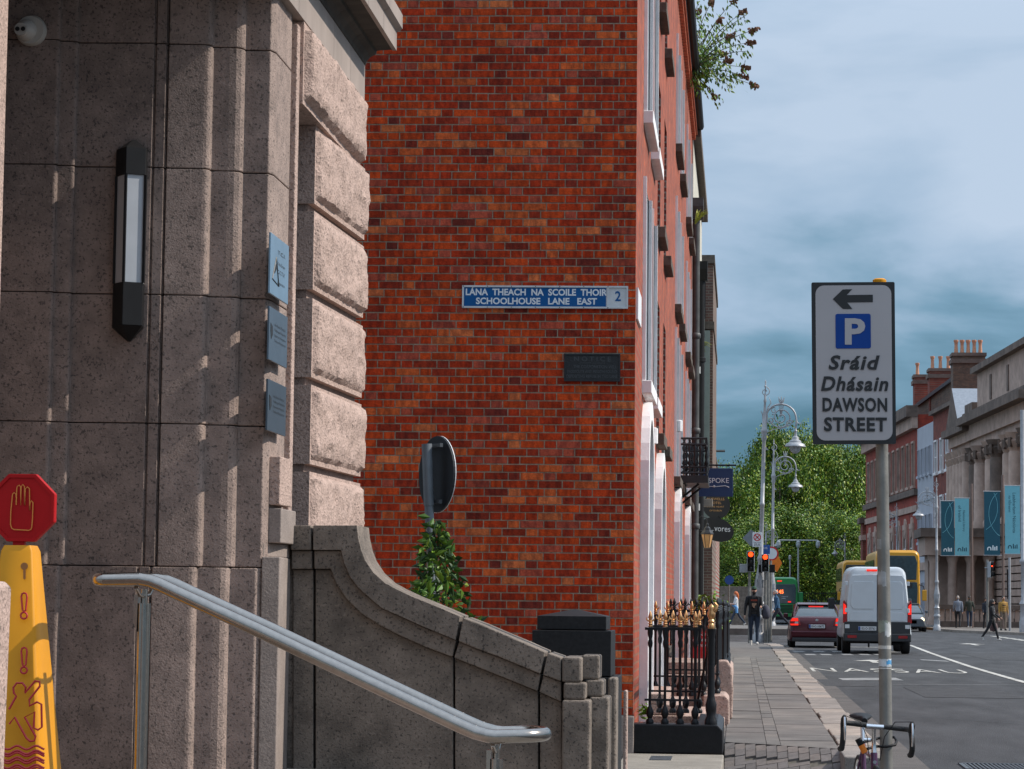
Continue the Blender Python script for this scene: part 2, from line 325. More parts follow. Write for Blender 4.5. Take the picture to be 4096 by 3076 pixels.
pil_prof = [(646,13.90),(792,13.93)] + arc((792,13.93),(826,14.00),1) + [(893,14.01)] + arc((893,14.01),(957,14.09),1) + [(1058,14.10),(1081,14.17)]
ZJ = [.3, 1.657, 2.465, 3.20, 3.93, 4.65, 5.4, 6.2]
for k in range(len(ZJ) - 1):
    z0, z1 = ZJ[k] + .003, ZJ[k+1] - .003; base = k == 0; dy = -.035 if base else 0
    a = plan(lamp_prof, dy); p = plan(pil_prof, dy)
    sh = (lambda q: [(x - (.03 if base else 0), y) for x, y in q])
    poly = sh(a) + [(a[-1][0], 14.9), (a[0][0], 14.9)]
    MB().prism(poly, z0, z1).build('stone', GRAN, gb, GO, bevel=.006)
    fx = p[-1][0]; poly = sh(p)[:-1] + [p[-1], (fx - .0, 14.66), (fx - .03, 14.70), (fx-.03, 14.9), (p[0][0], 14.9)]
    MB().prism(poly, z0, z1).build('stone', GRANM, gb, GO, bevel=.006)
MB().box(-9, -3.12, 14.75, 17.10, 0, 12).build('wall', GRAN, gb, GO)
MB().box(-6.5, -2.98, 8.6, 13.7, 5.36, 5.7).build('added_shade_soffit', GRAN, gb, GO)  # unseen roof and side, added to keep sky light off the entrance wall
MB().box(-6.5, -4.25, 8.6, 13.7, .5, 5.36).build('added_shade_side', GRAN, gb, GO)
MB().box(-6.5, -2.98, 8.5, 8.8, 3.95, 5.7).build('added_shade_lintel', GRAN, gb, GO)  # unseen front beam, added to darken the top of that wall further
MB().box(-2.95, -2.60, 14.72, 15.0, -.1, 1.88).build('return_block', GRAND, gb, GO)
MB().box(-9, -2.72, 14.25, 14.72, .2, 6.3).build('mortar_core', GRAND, gb, GO)
# thin edge strip next to the window recess
MB().box(-2.80, -2.672, 14.705, 14.80, .3, 4.95).build('edge_strip', GRANP, gb, GO, bevel=.006)
# base stone right of the pilaster
q = atY(1040, 2600, 14.08); q2 = atY(1166, 2600, 14.62)
MB().prism([(q.x, 14.08), (q.x + .10, 14.10), (-2.655, 14.62), (-2.655, 14.70), (q.x, 14.70)], .1, 1.72).build('base_stone', GRANL, gb, GO, bevel=.006)
MB().prism([(q.x, 14.12), (-2.66, 14.5), (-2.66, 14.70), (q.x, 14.70)], 1.722, 1.80).build('base_cap', GRANL, gb, GO, bevel=.006)
# stepped stone under the plaques
MB().box(-2.70, -2.635, 14.20, 14.60, 2.02, 2.30).build('base_block', GRANP, gb, GO, bevel=.006)
MB().box(-2.70, -2.625, 14.20, 14.68, 1.802, 2.0).build('base_block', GRANL, gb, GO, bevel=.006)
# pier of rock faced blocks
A = Vector((-2.735, 15.5, 0)); B = Vector((-2.660, 17.12, 0)); UX = (B - A).normalized(); LEN = (B - A).length; NR = Vector((UX.y, -UX.x, 0))
def rock(z0, z1, a, ux, nrm, ln, name='rock_faced_block', pro=.045, seed=0, parent=None, rockd=.045):
    mb = MB(); nu = max(10, int(ln / .03)); nv = max(8, int((z1 - z0) / .03)); mg = .03
    # flat margin block
    c = a + ux*(ln/2) + nrm*(pro/2 - .1); mb.obox((c.x, c.y, (z0+z1)/2), ux, nrm, (0,0,1), ln/2, pro/2 + .1, (z1-z0)/2)
    vs = []; fs = []
    for j in range(nv+1):
        for i in range(nu+1):
            u = lerp(mg, ln - mg*.2, i/nu); v = lerp(z0 + mg, z1 - mg*.6, j/nv)
            ed = min(i, nu - i, j, nv - j); eu = min(i/nu, 1-i/nu)*nu*.03; ev = min(j/nv, 1-j/nv)*nv*.03; e_ = min(eu, ev)
            P = Vector((u*3.2, v*3.2, seed*7.7)); f = noise.noise(P)*.6 + noise.noise(P*2.7)*.35 + noise.noise(P*7)*.28 + noise.noise(P*17)*.12
            cell = noise.cell(Vector((u*4.5 + noise.noise(P*2)*.5, v*4.5, seed)))
            h = (0 if ed == 0 else (1 - math.exp(-e_/.022))*(rockd + .036*f + .007*cell))
            p = a + ux*u + nrm*(pro + h - .001); vs.append((p.x, p.y, v + (0 if ed == 0 else .008*noise.noise(P*5))))
    for j in range(nv):
        for i in range(nu): q = j*(nu+1)+i; fs.append((q, q+1, q+nu+2, q+nu+1))
    mb.add(vs, fs); return mb.build(name, GRANP, parent or gb, GO, smooth=30)
zb = [1.23, 1.778, 2.326, 2.873, 3.43, 3.977]
for k in range(6): rock(zb[k] + .0, zb[k] + .50, A, UX, NR, LEN, seed=k + 1)
MB().obox((A + UX*LEN/2 - NR*.12).to_tuple()[:2] + (2.7,), UX, NR, (0,0,1), LEN/2 - .02, .12, 1.9).build('pier_core', GRAN, gb, GO)
# window recess beside the pier
MB().box(-3.1, -3.05, 14.78, 16.05, .5, 4.5).build('window_pane', GLASSD, gb, GO)
MB().box(-3.06, -2.95, 15.9, 15.98, .5, 4.48).build('window_frame', GRAND, gb, GO)
rock(4.48, 4.985, Vector((-2.672, 14.80, 0)), Vector((0,1,0)), Vector((1,0,0)), 2.32, 'rock_faced_lintel', .02, 9, rockd=.06)
SOFSHADE = pm('shaded_soffit_stone', (.055,.047,.038), .9, var=.35, vscale=6, stain=.6)  # shade under the cornice, put into the stone colour
# cornice run along the street front
prof = [(-2.9,4.99),(-2.648,4.99),(-2.648,5.24),(-2.9,5.24)]; profs = [(-2.9,5.242),(-2.642,5.242),(-2.635,5.27),(-2.61,5.30),(-2.57,5.32),(-2.565,5.345),(-2.455,5.352),(-2.455,5.42),(-2.9,5.42)]; profo = [(-2.454,5.345),(-2.425,5.345),(-2.425,5.475),(-2.40,5.49),(-2.385,5.50),(-2.385,5.60),(-2.9,5.7),(-2.9,5.425),(-2.454,5.425)]
ys = [13.2, 14.6, 15.9, 16.6, 17.25]
for a, b2 in zip(ys[:-1], ys[1:]): MB().prism(prof, a + .003, b2 - .003, 'y').build('frieze_stone', PORT, gb, GO); MB().prism(profs, a + .003, b2 - .003, 'y').build('soffit_stone', SOFSHADE, gb, GO); MB().prism(profo, a + .003, b2 - .003, 'y').build('cornice_stone', PORT, gb, GO)
MB().box(-9, -2.7, 13.2, 17.2, 5.7, 11).build('upper_wall', GRAN, gb, GO)
# near pier at the left edge of the view
a = atY(36, 0, 12.1); b2 = atY(2, 1400, 12.1)
MB().prism([(a.x - .6, a.z + .3), (a.x, a.z + .3), (b2.x - .006, b2.z), (b2.x - .03, .5), (a.x - .6, .5)], 11.6, 12.1, 'y').build('entrance_pier', GRANP, gb, GO, bevel=.01)
# stair cheek wall with swept coping
cw = thing('stair_cheek_wall', 'curved granite stair wall with swept moulded coping and stepped end', 'wall', (-1.9, 14.8, 0)); CO = Vector((-1.9, 14.8, 0))
T = [(1172,2103),(1436,2103),(1441,2150),(1453,2200),(1469,2242),(1501,2290),(1548,2332),(1596,2358),(1654,2385),(1738,2419),(1844,2464),(1928,2497),(2024,2538),(2100,2570),(2189,2609),(2247,2629)]
Mi = [(1172,2201),(1372,2201),(1385,2253),(1406,2305),(1443,2353),(1490,2395),(1533,2432),(1606,2464),(1686,2500),(1828,2559),(1900,2589),(2008,2629),(2167,2695),(2247,2723)]
Lo = [(1172,2276),(1327,2276),(1348,2332),(1390,2395),(1448,2453),(1527,2503),(1606,2543),(1712,2590),(1812,2627),(1900,2662),(2024,2712),(2153,2764),(2247,2806)]
def ip(c, x):
    for (a, b_) in zip(c[:-1], c[1:]):
        if a[0] <= x <= b_[0]: t = (x - a[0]) / max(1e-6, b_[0] - a[0]); return lerp(a[1], b_[1], t)
    return c[-1][1]
def cut(c, xa, xb): return [(xa, ip(c, xa))] + [p for p in c if xa < p[0] < xb] + [(xb, ip(c, xb))]
def slab(name, up, dn, Y0, Y1, m=GRAND, bev=.006):
    poly = [atY(*p, 14.7) for p in up] + [atY(*p, 14.7) for p in reversed(dn)]
    MB().prism([(p.x, p.z) for p in poly], Y0, Y1, 'y').build(name, m, cw, CO, bevel=bev)
# courses: (top xs, bottom xs) so the joints slant with the coping
J = [((1172,1172,1172),(1252,1252,1252)), ((1262,1262,1262),(1846,1828,1812)), ((1858,1840,1820),(2185,2165,2152)), ((2195,2176,2160),(2247,2247,2247))]
for k, (s0, s1) in enumerate(J):
    slab('coping', cut(T, s0[0], s1[0]), cut(Mi, s0[1], s1[1]), 14.62, 15.10)
    slab('coping_moulding', [(x, y + 2.0) for x, y in cut(Mi, s0[1], s1[1])], cut(Lo, s0[2], s1[2]), 14.655, 15.08)
    slab('panel', [(x, y + 2.0) for x, y in cut(Lo, s0[2], s1[2])], [(s0[2], 3280), (s1[2], 3280)], 14.70, 15.06)
MB().box(-2.63, -1.06, 14.76, 15.0, -.1, .8).build('core', BLK, cw, CO)
def fr(x0, x1, y0, y1, Y, d, name='end_block', m=GRAND):
    a = atY(x0, y0, Y); b_ = atY(x1, y1, Y); MB().box(a.x, b_.x, Y, Y + d, b_.z, a.z).build(name, m, cw, CO, bevel=.012)
fr(2248,2324,2629,2730,14.62,.5); fr(2326,2396,2620,2718,14.80,.3)
fr(2254,2341,2731,2799,14.60,.5); fr(2343,2412,2719,2787,14.79,.32)
fr(2249,2356,2800,3290,14.57,.55); fr(2358,2430,2788,3290,14.77,.36); fr(2432,2462,2712,3290,15.15,.25)
# dark granite gate pier behind
gp_ = thing('gate_pier', 'black stone gate pier with shallow pyramid cap behind the stair wall', 'pier'); 
def pb(x0, x1, y0, y1, Y, dep, name):
    a = atY(x0, y0, Y); b_ = atY(x1, y1, Y); return MB().box(a.x, b_.x, Y, Y + dep, b_.z, a.z).build(name, BLACKST, gp_, PO, bevel=.004)
c = atY(2286, 3000, 17.5); gp_.location = (c.x, 17.8, -.1); PO = Vector(gp_.location)
pb(2129,2443,2520,2706,17.5,.60,'shaft'); pb(2149,2425,2463,2520,17.53,.54,'cap')
a = atY(2149,2463,17.53); b_ = atY(2425,2463,17.53); ap = atY(2300,2436,17.8)
MB().add([(a.x,17.53,a.z),(b_.x,17.53,a.z),(b_.x,18.07,a.z),(a.x,18.07,a.z),ap], [(0,1,4),(1,2,4),(2,3,4),(3,0,4),(0,3,2,1)]).build('pyramid_top', BLACKST, gp_, PO)
pb(2140,2463,2706,3300,17.48,.75,'plinth'); 
a = atX(2463, 2730, -.868)
MB().box(-.872,-.86,17.62,18.1,.35,.95).build('plaque', DGREY, gp_, PO)
po = MB(); a = atY(2494, 2762, 18.6); b_ = atY(2509, 2762, 18.6); po.box(a.x, b_.x, 18.6, 18.75, -.12, a.z); tag(po.build('stone_bollard', GRANP, None, bevel=.01), 'slim pale stone post beside the black gate pier', 'post')
# landing and steps
st = thing('entrance_steps', 'granite landing and steps in front of the entrance', 'steps', (-2.5, 10.5, -.12)); SO = Vector((-2.5, 10.5, -.12))
MB().box(-5, -2.12, 6.5, 14.68, -.12, .49).build('landing', GRAND, st, SO, bevel=.01)
for k in range(3): MB().box(-2.118 + k*.32, -1.80 + k*.32, 6.5, 14.68, -.12, .335 - k*.155).build('step', GRANL, st, SO, bevel=.01)
# low near post at lower left
a = atY(0, 2322, 7.7); b_ = atY(48, 2326, 7.7)
tag(MB().prism([(a.x-.25,.49),(b_.x-.014,.49),(b_.x,b_.z-.02),(b_.x-.02,b_.z),(a.x-.25,b_.z)], 7.4, 7.7, 'y').build('stone_post', GRANP, None, bevel=.008), 'rough pale stone post at the lower left edge in front of the cone', 'post')
# ============================================================ BRICK HOUSE, side wall of single bricks
FX = -.985
CY = 23.4
TH = rad(2.3)
WU = Vector((-math.cos(TH), -math.sin(TH), 0)); WN = Vector((math.sin(TH), -math.cos(TH), 0)); WC = Vector((FX, CY, 0))
BRK = pm('red_brick', (1,1,1), .8, var=.0, tone=True, bump=.35, bscale=60, spec=.18)
def _brick_nodes(m):
    t = m.node_tree; n = t.nodes; l = t.links; b = n['Principled BSDF']; src = b.inputs['Base Color'].links[0].from_socket
    tcn = n.new('ShaderNodeTexCoord'); mpn = n.new('ShaderNodeMapping'); mpn.inputs['Scale'].default_value = (1, 1, .35); l.new(tcn.outputs['Object'], mpn.inputs[0])
    nz = n.new('ShaderNodeTexNoise'); nz.inputs['Scale'].default_value = 24; nz.inputs['Detail'].default_value = 3; l.new(mpn.outputs[0], nz.inputs['Vector'])
    r = n.new('ShaderNodeValToRGB'); r.color_ramp.elements[0].position = .38; r.color_ramp.elements[1].position = .62; r.color_ramp.elements[0].color = (.66,.60,.66,1); r.color_ramp.elements[1].color = (1.18,1.12,1.05,1); l.new(nz.outputs[0], r.inputs[0])
    x = n.new('ShaderNodeMix'); x.data_type = 'RGBA'; x.blend_type = 'MULTIPLY'; x.inputs[0].default_value = 1; l.new(src, x.inputs[6]); l.new(r.outputs[0], x.inputs[7])
    nz2 = n.new('ShaderNodeTexNoise'); nz2.inputs['Scale'].default_value = 55; nz2.inputs['Detail'].default_value = 6; l.new(tcn.outputs['Object'], nz2.inputs['Vector'])
    r2 = n.new('ShaderNodeValToRGB'); r2.color_ramp.elements[0].position = .35; r2.color_ramp.elements[1].position = .7; r2.color_ramp.elements[0].color = (.8,.8,.82,1); r2.color_ramp.elements[1].color = (1.1,1.1,1.1,1); l.new(nz2.outputs[0], r2.inputs[0])
    y = n.new('ShaderNodeMix'); y.data_type = 'RGBA'; y.blend_type = 'MULTIPLY'; y.inputs[0].default_value = 1; l.new(x.outputs[2], y.inputs[6]); l.new(r2.outputs[0], y.inputs[7]); 
    nz3 = n.new('ShaderNodeTexNoise'); nz3.inputs['Scale'].default_value = .9; nz3.inputs['Detail'].default_value = 5; nz3.inputs['Roughness'].default_value = .65; l.new(mpn.outputs[0], nz3.inputs['Vector'])
    r3 = n.new('ShaderNodeValToRGB'); r3.color_ramp.elements[0].position = .34; r3.color_ramp.elements[1].position = .6; r3.color_ramp.elements[0].color = (.82,.82,.84,1); r3.color_ramp.elements[1].color = (1.08,1.06,1.04,1); l.new(nz3.outputs[0], r3.inputs[0])
    z = n.new('ShaderNodeMix'); z.data_type = 'RGBA'; z.blend_type = 'MULTIPLY'; z.inputs[0].default_value = 1; l.new(y.outputs[2], z.inputs[6]); l.new(r3.outputs[0], z.inputs[7]); l.new(z.outputs[2], b.inputs['Base Color'])
_brick_nodes(BRK)
MORT = pm('mortar', (.30,.255,.19), .95, var=.3, vscale=30, bump=.4, bscale=100)
bh = thing('brick_house', 'red brick corner house with white painted sills and a blank side wall', 'house', (FX, CY, 0)); HO = Vector((FX, CY, 0))
def wall_pt(u, v, d=0): p = WC + WU*u + WN*d; return Vector((p.x, p.y, v))
rb = random.Random(11)
PAL = [((.47,.046,.008),5), ((.52,.062,.010),5), ((.41,.036,.008),4.5), ((.33,.034,.011),2.6), ((.25,.030,.014),1.5), ((.60,.115,.028),2.2), ((.63,.16,.050),1.0), ((.42,.076,.040),2.2), ((.19,.028,.017),.5)]
def tone():
    c = rb.choices([p[0] for p in PAL], [p[1] for p in PAL])[0]; f = rb.uniform(.85, 1.18); return tuple(x*f for x in c)
P_ = .0751; H_ = .0645; SL, HL = .2165, .1035; JT = .0095; Z0 = .43
def brick_box(mb, u0, u1, v0, v1):
    pr = rb.uniform(-.0015, .003); e = .0015; tn = tone(); j = lambda: rb.uniform(-.0012, .0012)
    fr_ = [wall_pt(u0+e+j(), v0+e+j(), pr), wall_pt(u1-e+j(), v0+e+j(), pr), wall_pt(u1-e+j(), v1-e+j(), pr), wall_pt(u0+e+j(), v1-e+j(), pr)]
    md = [wall_pt(u0, v0, pr-.004), wall_pt(u1, v0, pr-.004), wall_pt(u1, v1, pr-.004), wall_pt(u0, v1, pr-.004)]
    bk = [wall_pt(u0, v0, -.03), wall_pt(u1, v0, -.03), wall_pt(u1, v1, -.03), wall_pt(u0, v1, -.03)]
    mb.add(fr_ + md + bk, [(0,1,2,3)] + [(i, (i+1) % 4, 4+(i+1) % 4, 4+i) for i in range(4)] + [(4+i, 4+(i+1) % 4, 8+(i+1) % 4, 8+i) for i in range(4)], 0, tn)
bl = []
for k in range(146):
    v0 = Z0 + k*P_; u = 0; hd = k % 2 == 0; first = True
    if k % 2 == 0: seq = ['S']
    else: seq = ['H', 'Q']
    while u < (4.3 if k < 60 else 6.5):
        t = seq.pop(0) if seq else None
        if t is None:
            t = 'H' if last == 'S' else ('S' if last in ('H',) else 'S')
            if last == 'Q': t = 'S'
        ln_ = {'S': SL, 'H': HL, 'Q': .05}[t] + rb.uniform(-.002, .002); bl.append((u, u + ln_, v0 + rb.uniform(-.0012,.0012), v0 + H_)); u += ln_ + JT; last = t
def score(b):
    x = (b[0]+b[1])/2; z = (b[2]+b[3])/2
    vis = 0 < x < 2.55 and .5 < z < 7.1
    sign = .05 < x < 1.0
    return (0 if vis else 1, abs(z - 3.4) + .3*abs(x - .7))
bl.sort(key=score)
for b in bl[:300]:
    mb = MB(); brick_box(mb, *b); mb.build('brick', BRK, bh, HO)
mb = MB()
for b in bl[300:]: brick_box(mb, *b)
tag(mb.build('brickwork', BRK, bh, HO), kind='stuff')
MB().add([wall_pt(0,.2,-.0045), wall_pt(9,.2,-.0045), wall_pt(9,11.4,-.0045), wall_pt(0,11.4,-.0045)], [(0,1,2,3)]).build('mortar_joints', MORT, bh, HO)
BRF = brick_mat('brick_front', (.44,.078,.028), (.28,.042,.018), (.27,.11,.065), axis='y')
BRX = brick_mat('brick_side_upper', (.36,.03,.012), (.22,.02,.012), (.3,.27,.23), axis='x')
MB().box(FX-.12, FX+.012, CY-.012, CY+.1, -.12, .42).build('corner_stone', GRANL, bh, HO, bevel=.01)
MB().add([wall_pt(0.05,-.12,.0), wall_pt(9,-.12,.0), wall_pt(9,.43,.0), wall_pt(.05,.43,.0)], [(0,1,2,3)]).build('base_course', GRANL, bh, HO)
# ------------------------------------------------------------ street fronts of the row
DSILL = pm('grimy_stone_sill', (.10,.078,.062), .9, var=.3, vscale=12, bump=.4, bscale=60)
REV = pm('white_reveal', (.90,.88,.87), .65, var=.06, vscale=5, bump=.1, bscale=30)
BREV = brick_mat('brick_reveal', (.30,.05,.03), (.2,.035,.025), (.34,.28,.24), axis='x')
def front(root, O, X, y0, y1, z0, z1, ops, wallm, revd=.26):
    # ops: (ya, yb, za, zb, kind, reveal material, sill material or None, arch)
    ys_ = sorted({y0, y1, *[o[0] for o in ops], *[o[1] for o in ops]}); zs_ = sorted({z0, z1, *[o[2] for o in ops], *[o[3] for o in ops]})
    mb = MB()
    for a, b_ in zip(ys_[:-1], ys_[1:]):
        for c, d in zip(zs_[:-1], zs_[1:]):
            if any(o[0] <= a and b_ <= o[1] and o[2] <= c and d <= o[3] for o in ops): continue
            mb.add([(X,a,c),(X,b_,c),(X,b_,d),(X,a,d)], [(0,1,2,3)])
    mb.build('front_wall', wallm, root, O)
    for (ya, yb, za, zb, kind, rm, sm, *ar) in ops:
        xi = X - revd
        wn = MB(); fw = .07
        for q in ((ya, ya+fw, za, zb), (yb-fw, yb, za, zb), (ya+fw, yb-fw, za, za+fw), (ya+fw, yb-fw, zb-fw, zb), (ya+fw, yb-fw, (za+zb)/2-.03, (za+zb)/2+.03)):
            wn.box(xi - .05, xi + .02, *q)
        if kind == 'door':
            wn = MB(); wn.box(xi - .05, xi, ya, yb, za, zb)
        wo = wn.build(kind, WHITE if kind == 'window' else DOORM.get(round(ya), WHITE), root, O)
        if kind == 'window': MB().add([(xi-.02,ya,za),(xi-.02,yb,za),(xi-.02,yb,zb),(xi-.02,ya,zb)], [(0,1,2,3)]).build('pane', GLASSD, wo)  if False else MB().add([(xi-.02,ya,za),(xi-.02,yb,za),(xi-.02,yb,zb),(xi-.02,ya,zb)], [(0,1,2,3)]).build('pane', GLASSD, wo, O)
        rv = MB()
        rv.add([(X,ya,za),(xi,ya,za),(xi,ya,zb),(X,ya,zb)], [(0,1,2,3)]); rv.add([(X,yb,za),(xi,yb,za),(xi,yb,zb),(X,yb,zb)], [(0,1,2,3)])
        rv.add([(X,ya,zb),(xi,ya,zb),(xi,yb,zb),(X,yb,zb)], [(0,1,2,3)]); rv.add([(X,ya,za),(xi,ya,za),(xi,yb,za),(X,yb,za)], [(0,1,2,3)])
        rv.build('reveal', rm, wo, O)
        if rm is REV and kind == 'window':
            for q in (ya - .06, yb): MB().box(X - .01, X + .035, q, q + .06, za, zb).build('casing', WHITE, wo, O)
        if sm: MB().box(X - .2, X + .10, ya - .08, yb + .08, za - .13, za).build('sill', sm, wo, O, bevel=.008)
        if ar and ar[0]:
            # painted surround with round head standing proud of the wall
            n = 14; cy = (ya + yb)/2; R = (yb - ya)/2; prr = [(ya-.18, za), (ya-.18, zb)] + [(cy - (R+.18)*math.cos(math.pi*k/n), zb + (R+.18)*math.sin(math.pi*k/n)) for k in range(n+1)] + [(yb+.18, zb), (yb+.18, za)]
            inn = [(yb, za), (yb, zb)] + [(cy + R*math.cos(math.pi*k/n), zb + R*math.sin(math.pi*k/n)) for k in range(n+1)] + [(ya, zb), (ya, za)]
            MB().prism(prr + inn, X - .02, X + .085, 'x').build('arched_surround', WHITE, wo, O)
            MB().prism([(cy - R*math.cos(math.pi*k/n), zb + R*math.sin(math.pi*k/n)) for k in range(n+1)], X - revd, X + .002, 'x').build('fanlight', GLASSD, wo, O)
DOORM = {}
for k_, c_ in ((25, (.55,.55,.58)), (29, (.5,.5,.52)), (38, (.02,.05,.12)), (45, (.1,.02,.02))): DOORM[k_] = pm('door_paint_%d' % k_, c_, .4)
def Zt(px, py, X): p = atX(px, py, X); return p.z
W = REV
opsA = [(25.15,26.65,6.45,8.5,'window',W,WHITE), (27.25,28.49,6.45,8.5,'window',W,WHITE), (25.15,26.65,3.70,5.78,'window',W,WHITE), (27.25,28.49,3.70,5.78,'window',W,WHITE),
        (25.03,26.32,.3,2.7,'door',W,None,True), (29.05,30.49,.3,2.55,'door',W,None,True)]
opsA += [(25.15,26.65,9.2,10.4,'window',W,WHITE), (27.25,28.49,9.2,10.4,'window',W,WHITE)]
# door opening of the near house must not overlap the windows above
front(bh, HO, FX, CY, 28.9, .0, 11.4, [o for o in opsA if o[1] < 28.9], BRF)
MB().box(FX-7, FX-.30, CY+.05, 28.9, 0, 11.3).build('house_core', BRX, bh, HO)
h2 = thing('brick_terrace_house', 'red brick terraced house with grimy stone sills next to the corner house', 'house', (FX, 28.9, 0), group='red brick terrace on the left'); O2 = Vector((FX, 28.9, 0))
ops2 = [(29.41,30.44,5.9,7.7,'window',BREV,DSILL), (31.93,32.96,5.9,7.7,'window',BREV,DSILL), (29.41,30.44,3.45,5.05,'window',BREV,DSILL), (31.93,32.96,3.45,5.05,'window',BREV,DSILL), (29.41,30.44,8.6,10.2,'window',BREV,DSILL), (31.93,32.96,8.6,10.2,'window',BREV,DSILL),
        (29.20,30.64,.3,2.35,'door',W,None,True), (32.14,33.27,.9,2.5,'window',BREV,DSILL)]
front(h2, O2, FX, 28.9, 35.6, .0, 11.4, ops2, BRF)
MB().box(FX-7, FX-.30, 28.9, 35.6, 0, 11.3).build('house_core', BRX, h2, O2)
def row_house(y0, y1, far, label, X=FX, top=11.2, zz=(3.35,5.6,5.95,7.6,8.4,10.1)):
    r_ = thing('brick_terrace_house', label, 'house', (X, y0, 0), group='red brick terrace on the left'); O = Vector((X, y0, 0)); ops = []
    for fy in far:
        for a, b_ in ((zz[0], zz[1]), (zz[2], zz[3]), (zz[4], zz[5])): ops.append((fy - 1.5, fy, a, b_, 'window', W, DSILL))
    ops.append((far[0] - 1.1, far[0] + .1, .3, 2.5, 'door', W, None, True)); ops.append((far[1] - 1.0, far[1], .9, 2.5, 'window', W, None))
    front(r_, O, X, y0, y1, 0, top, ops, BRF); MB().box(X-7, X-.30, y0, y1, 0, top-.1).build('house_core', BRX, r_, O)
    return r_, O
h3, O3 = row_house(35.6, 43.6, (39.1, 41.8), 'red brick terraced house with black iron balcony', top=11.1)
h4, O4 = row_house(43.6, 50.4, (46.4, 49.0), 'red brick terraced house with brick dentil eaves and a bush on its gutter', top=11.1)
TERR = pm('orange_dentil_brick', (.50,.13,.06), .85, var=.2)
for hh, O, y0, y1 in ((h3, O3, 35.6, 43.6), (h4, O4, 43.6, 50.4)):
    d = MB(); y = y0
    while y < y1 - .1: d.box(FX + .001, FX + .07, y, y + .11, 10.80, 10.92); y += .225
    tag(d.build('dentil_course', TERR, hh, O), kind='stuff'); MB().box(FX-.1, FX + .10, y0, y1, 10.93, 11.05).build('eaves_course', TERR, hh, O); MB().tube([(FX+.16, y0, 11.12), (FX+.16, y1, 11.10)], .075, 8).build('gutter', BLK, hh, O)
# balcony on the third house
bal = MB(); by0, by1, bx1 = 40.3, 42.1, -.54
IRON = pm('cast_iron', (.012,.012,.014), .4, var=.3, vscale=20, spec=.5)
bl_ = thing('balcony', 'ornate black cast iron balcony on the brick terrace', 'balcony', (FX, 41.2, 3.38)); BO = Vector((FX, 41.2, 3.38))
MB().box(FX, bx1 + .03, by0 - .03, by1 + .03, 3.38, 3.50).build('floor_slab', IRON, bl_, BO)
def bal_run(p, q, n):
    m_ = MB(); p = Vector(p); q = Vector(q)
    for zt in (3.54, 3.64, 4.0, 4.10): m_.tube([p + Vector((0,0,zt)), q + Vector((0,0,zt))], .017, 6)
    for i in range(n + 1):
        c = p.lerp(q, i/n); m_.tube([c + Vector((0,0,3.5)), c + Vector((0,0,4.10))], .013, 6); m_.lathe([(.014,3.65),(.036,3.69),(.016,3.75),(.028,3.8),(.014,3.87),(.034,3.94),(.014,3.99)], c, 8)
        if i < n:
            d = (q-p)/n; cc = c + d/2; rr = d.length*.42
            for zc in (3.59, 4.05): m_.tube([cc + d.normalized()*rr*.9*math.cos(a) + Vector((0,0,zc + .04*math.sin(a))) for a in [k*math.pi/5 for k in range(11)]], .007, 5)
    m_.build('balustrade', IRON, bl_, BO, smooth=50)
bal_run((FX,by0,0),(bx1,by0,0),5); bal_run((bx1,by0,0),(bx1,by1,0),13); bal_run((FX,by1,0),(bx1,by1,0),5)
for yy in (by0 + .1, by1 - .1): MB().tube([(FX,yy,3.1),(FX+.1,yy,3.18),(bx1-.12,yy,3.37)], .02, 6).build('bracket', IRON, bl_, BO)
# rainwater pipes
def pipe(px, Y, z0, z1, r_, label, m=BLK, hop=True, X=FX + .1):
    p = thing('rainwater_pipe', label, 'drainpipe', (X, Y, z0)); mb = MB(); mb.tube([(0,0,0),(0,0,z1-z0)], r_, 10)
    for z in [k*1.9 + .9 for k in range(int((z1-z0)/1.9))]: mb.lathe([(r_,z),(r_*1.3,z+.02),(r_*1.3,z+.1),(r_,z+.12)], (0,0,0), 10)
    mb.build('downpipe', m, p, smooth=50)
    if hop: MB().prism([(-.09,0),(.09,0),(.2,.25),(.2,.42),(-.2,.42),(-.2,.25)], -.14, .14, 'x').build('hopper', m, p).location = (0,0,z1-z0)
    return p
PIPEG = pm('grey_cast_iron', (.07,.072,.07), .55, var=.3, vscale=6, stain=.6)
pipe(0, 49.8, .1, 9.1, .075, 'tall grey cast iron rainwater pipe with hopper at the terrace end', PIPEG)
pipe(0, 54.8, .1, 8.5, .085, 'black rainwater pipe with weeds growing from its hopper', X=FX + .12)
# further buildings on the left
CREAM = pm('cream_render', (.55,.52,.44), .8, var=.08, stain=.8); SAGE = pm('sage_render', (.23,.26,.235), .8, var=.08, stain=.8); SLATE = pm('slate', (.10,.10,.115), .7, var=.25)
def block(name, label, x0, x1, y0, y1, z1, m, cat='building', extra=None, group=None):
    o = thing(name, label, cat, (x1, y0, 0), 0, group); O = Vector((x1, y0, 0)); MB().box(x0, x1, y0, y1, 0, z1).build('wall', m, o, O); return o, O
b5, O5 = block('rendered_house', 'cream rendered house front beyond the brick terrace', -8, FX + .02, 50.4, 62, 10.9, CREAM)
for k in range(3):
    for z in (.8, 3.6, 6.6):
        wz = MB(); wz.box(FX+.0, FX+.05, 51.2+k*3.7, 52.5+k*3.7, z, z+1.9); wo = wz.build('window', GLASSD, b5, O5); MB().box(FX+.0, FX+.12, 51.0+k*3.7, 52.7+k*3.7, z-.15, z).build('sill', WHITE, wo, O5)
MB().box(-8, FX+.17, 50.4, 62, 10.9, 11.15).build('cornice', DSILL, b5, O5)
BBR = brick_mat('brown_brick', (.16,.075,.055), (.10,.05,.04), (.19,.15,.12), axis='x')
b6, O6 = block('brown_brick_building', 'tall brown brick building with stone coping beyond the terrace', -8, -.72, 66, 76, 10.4, BBR)
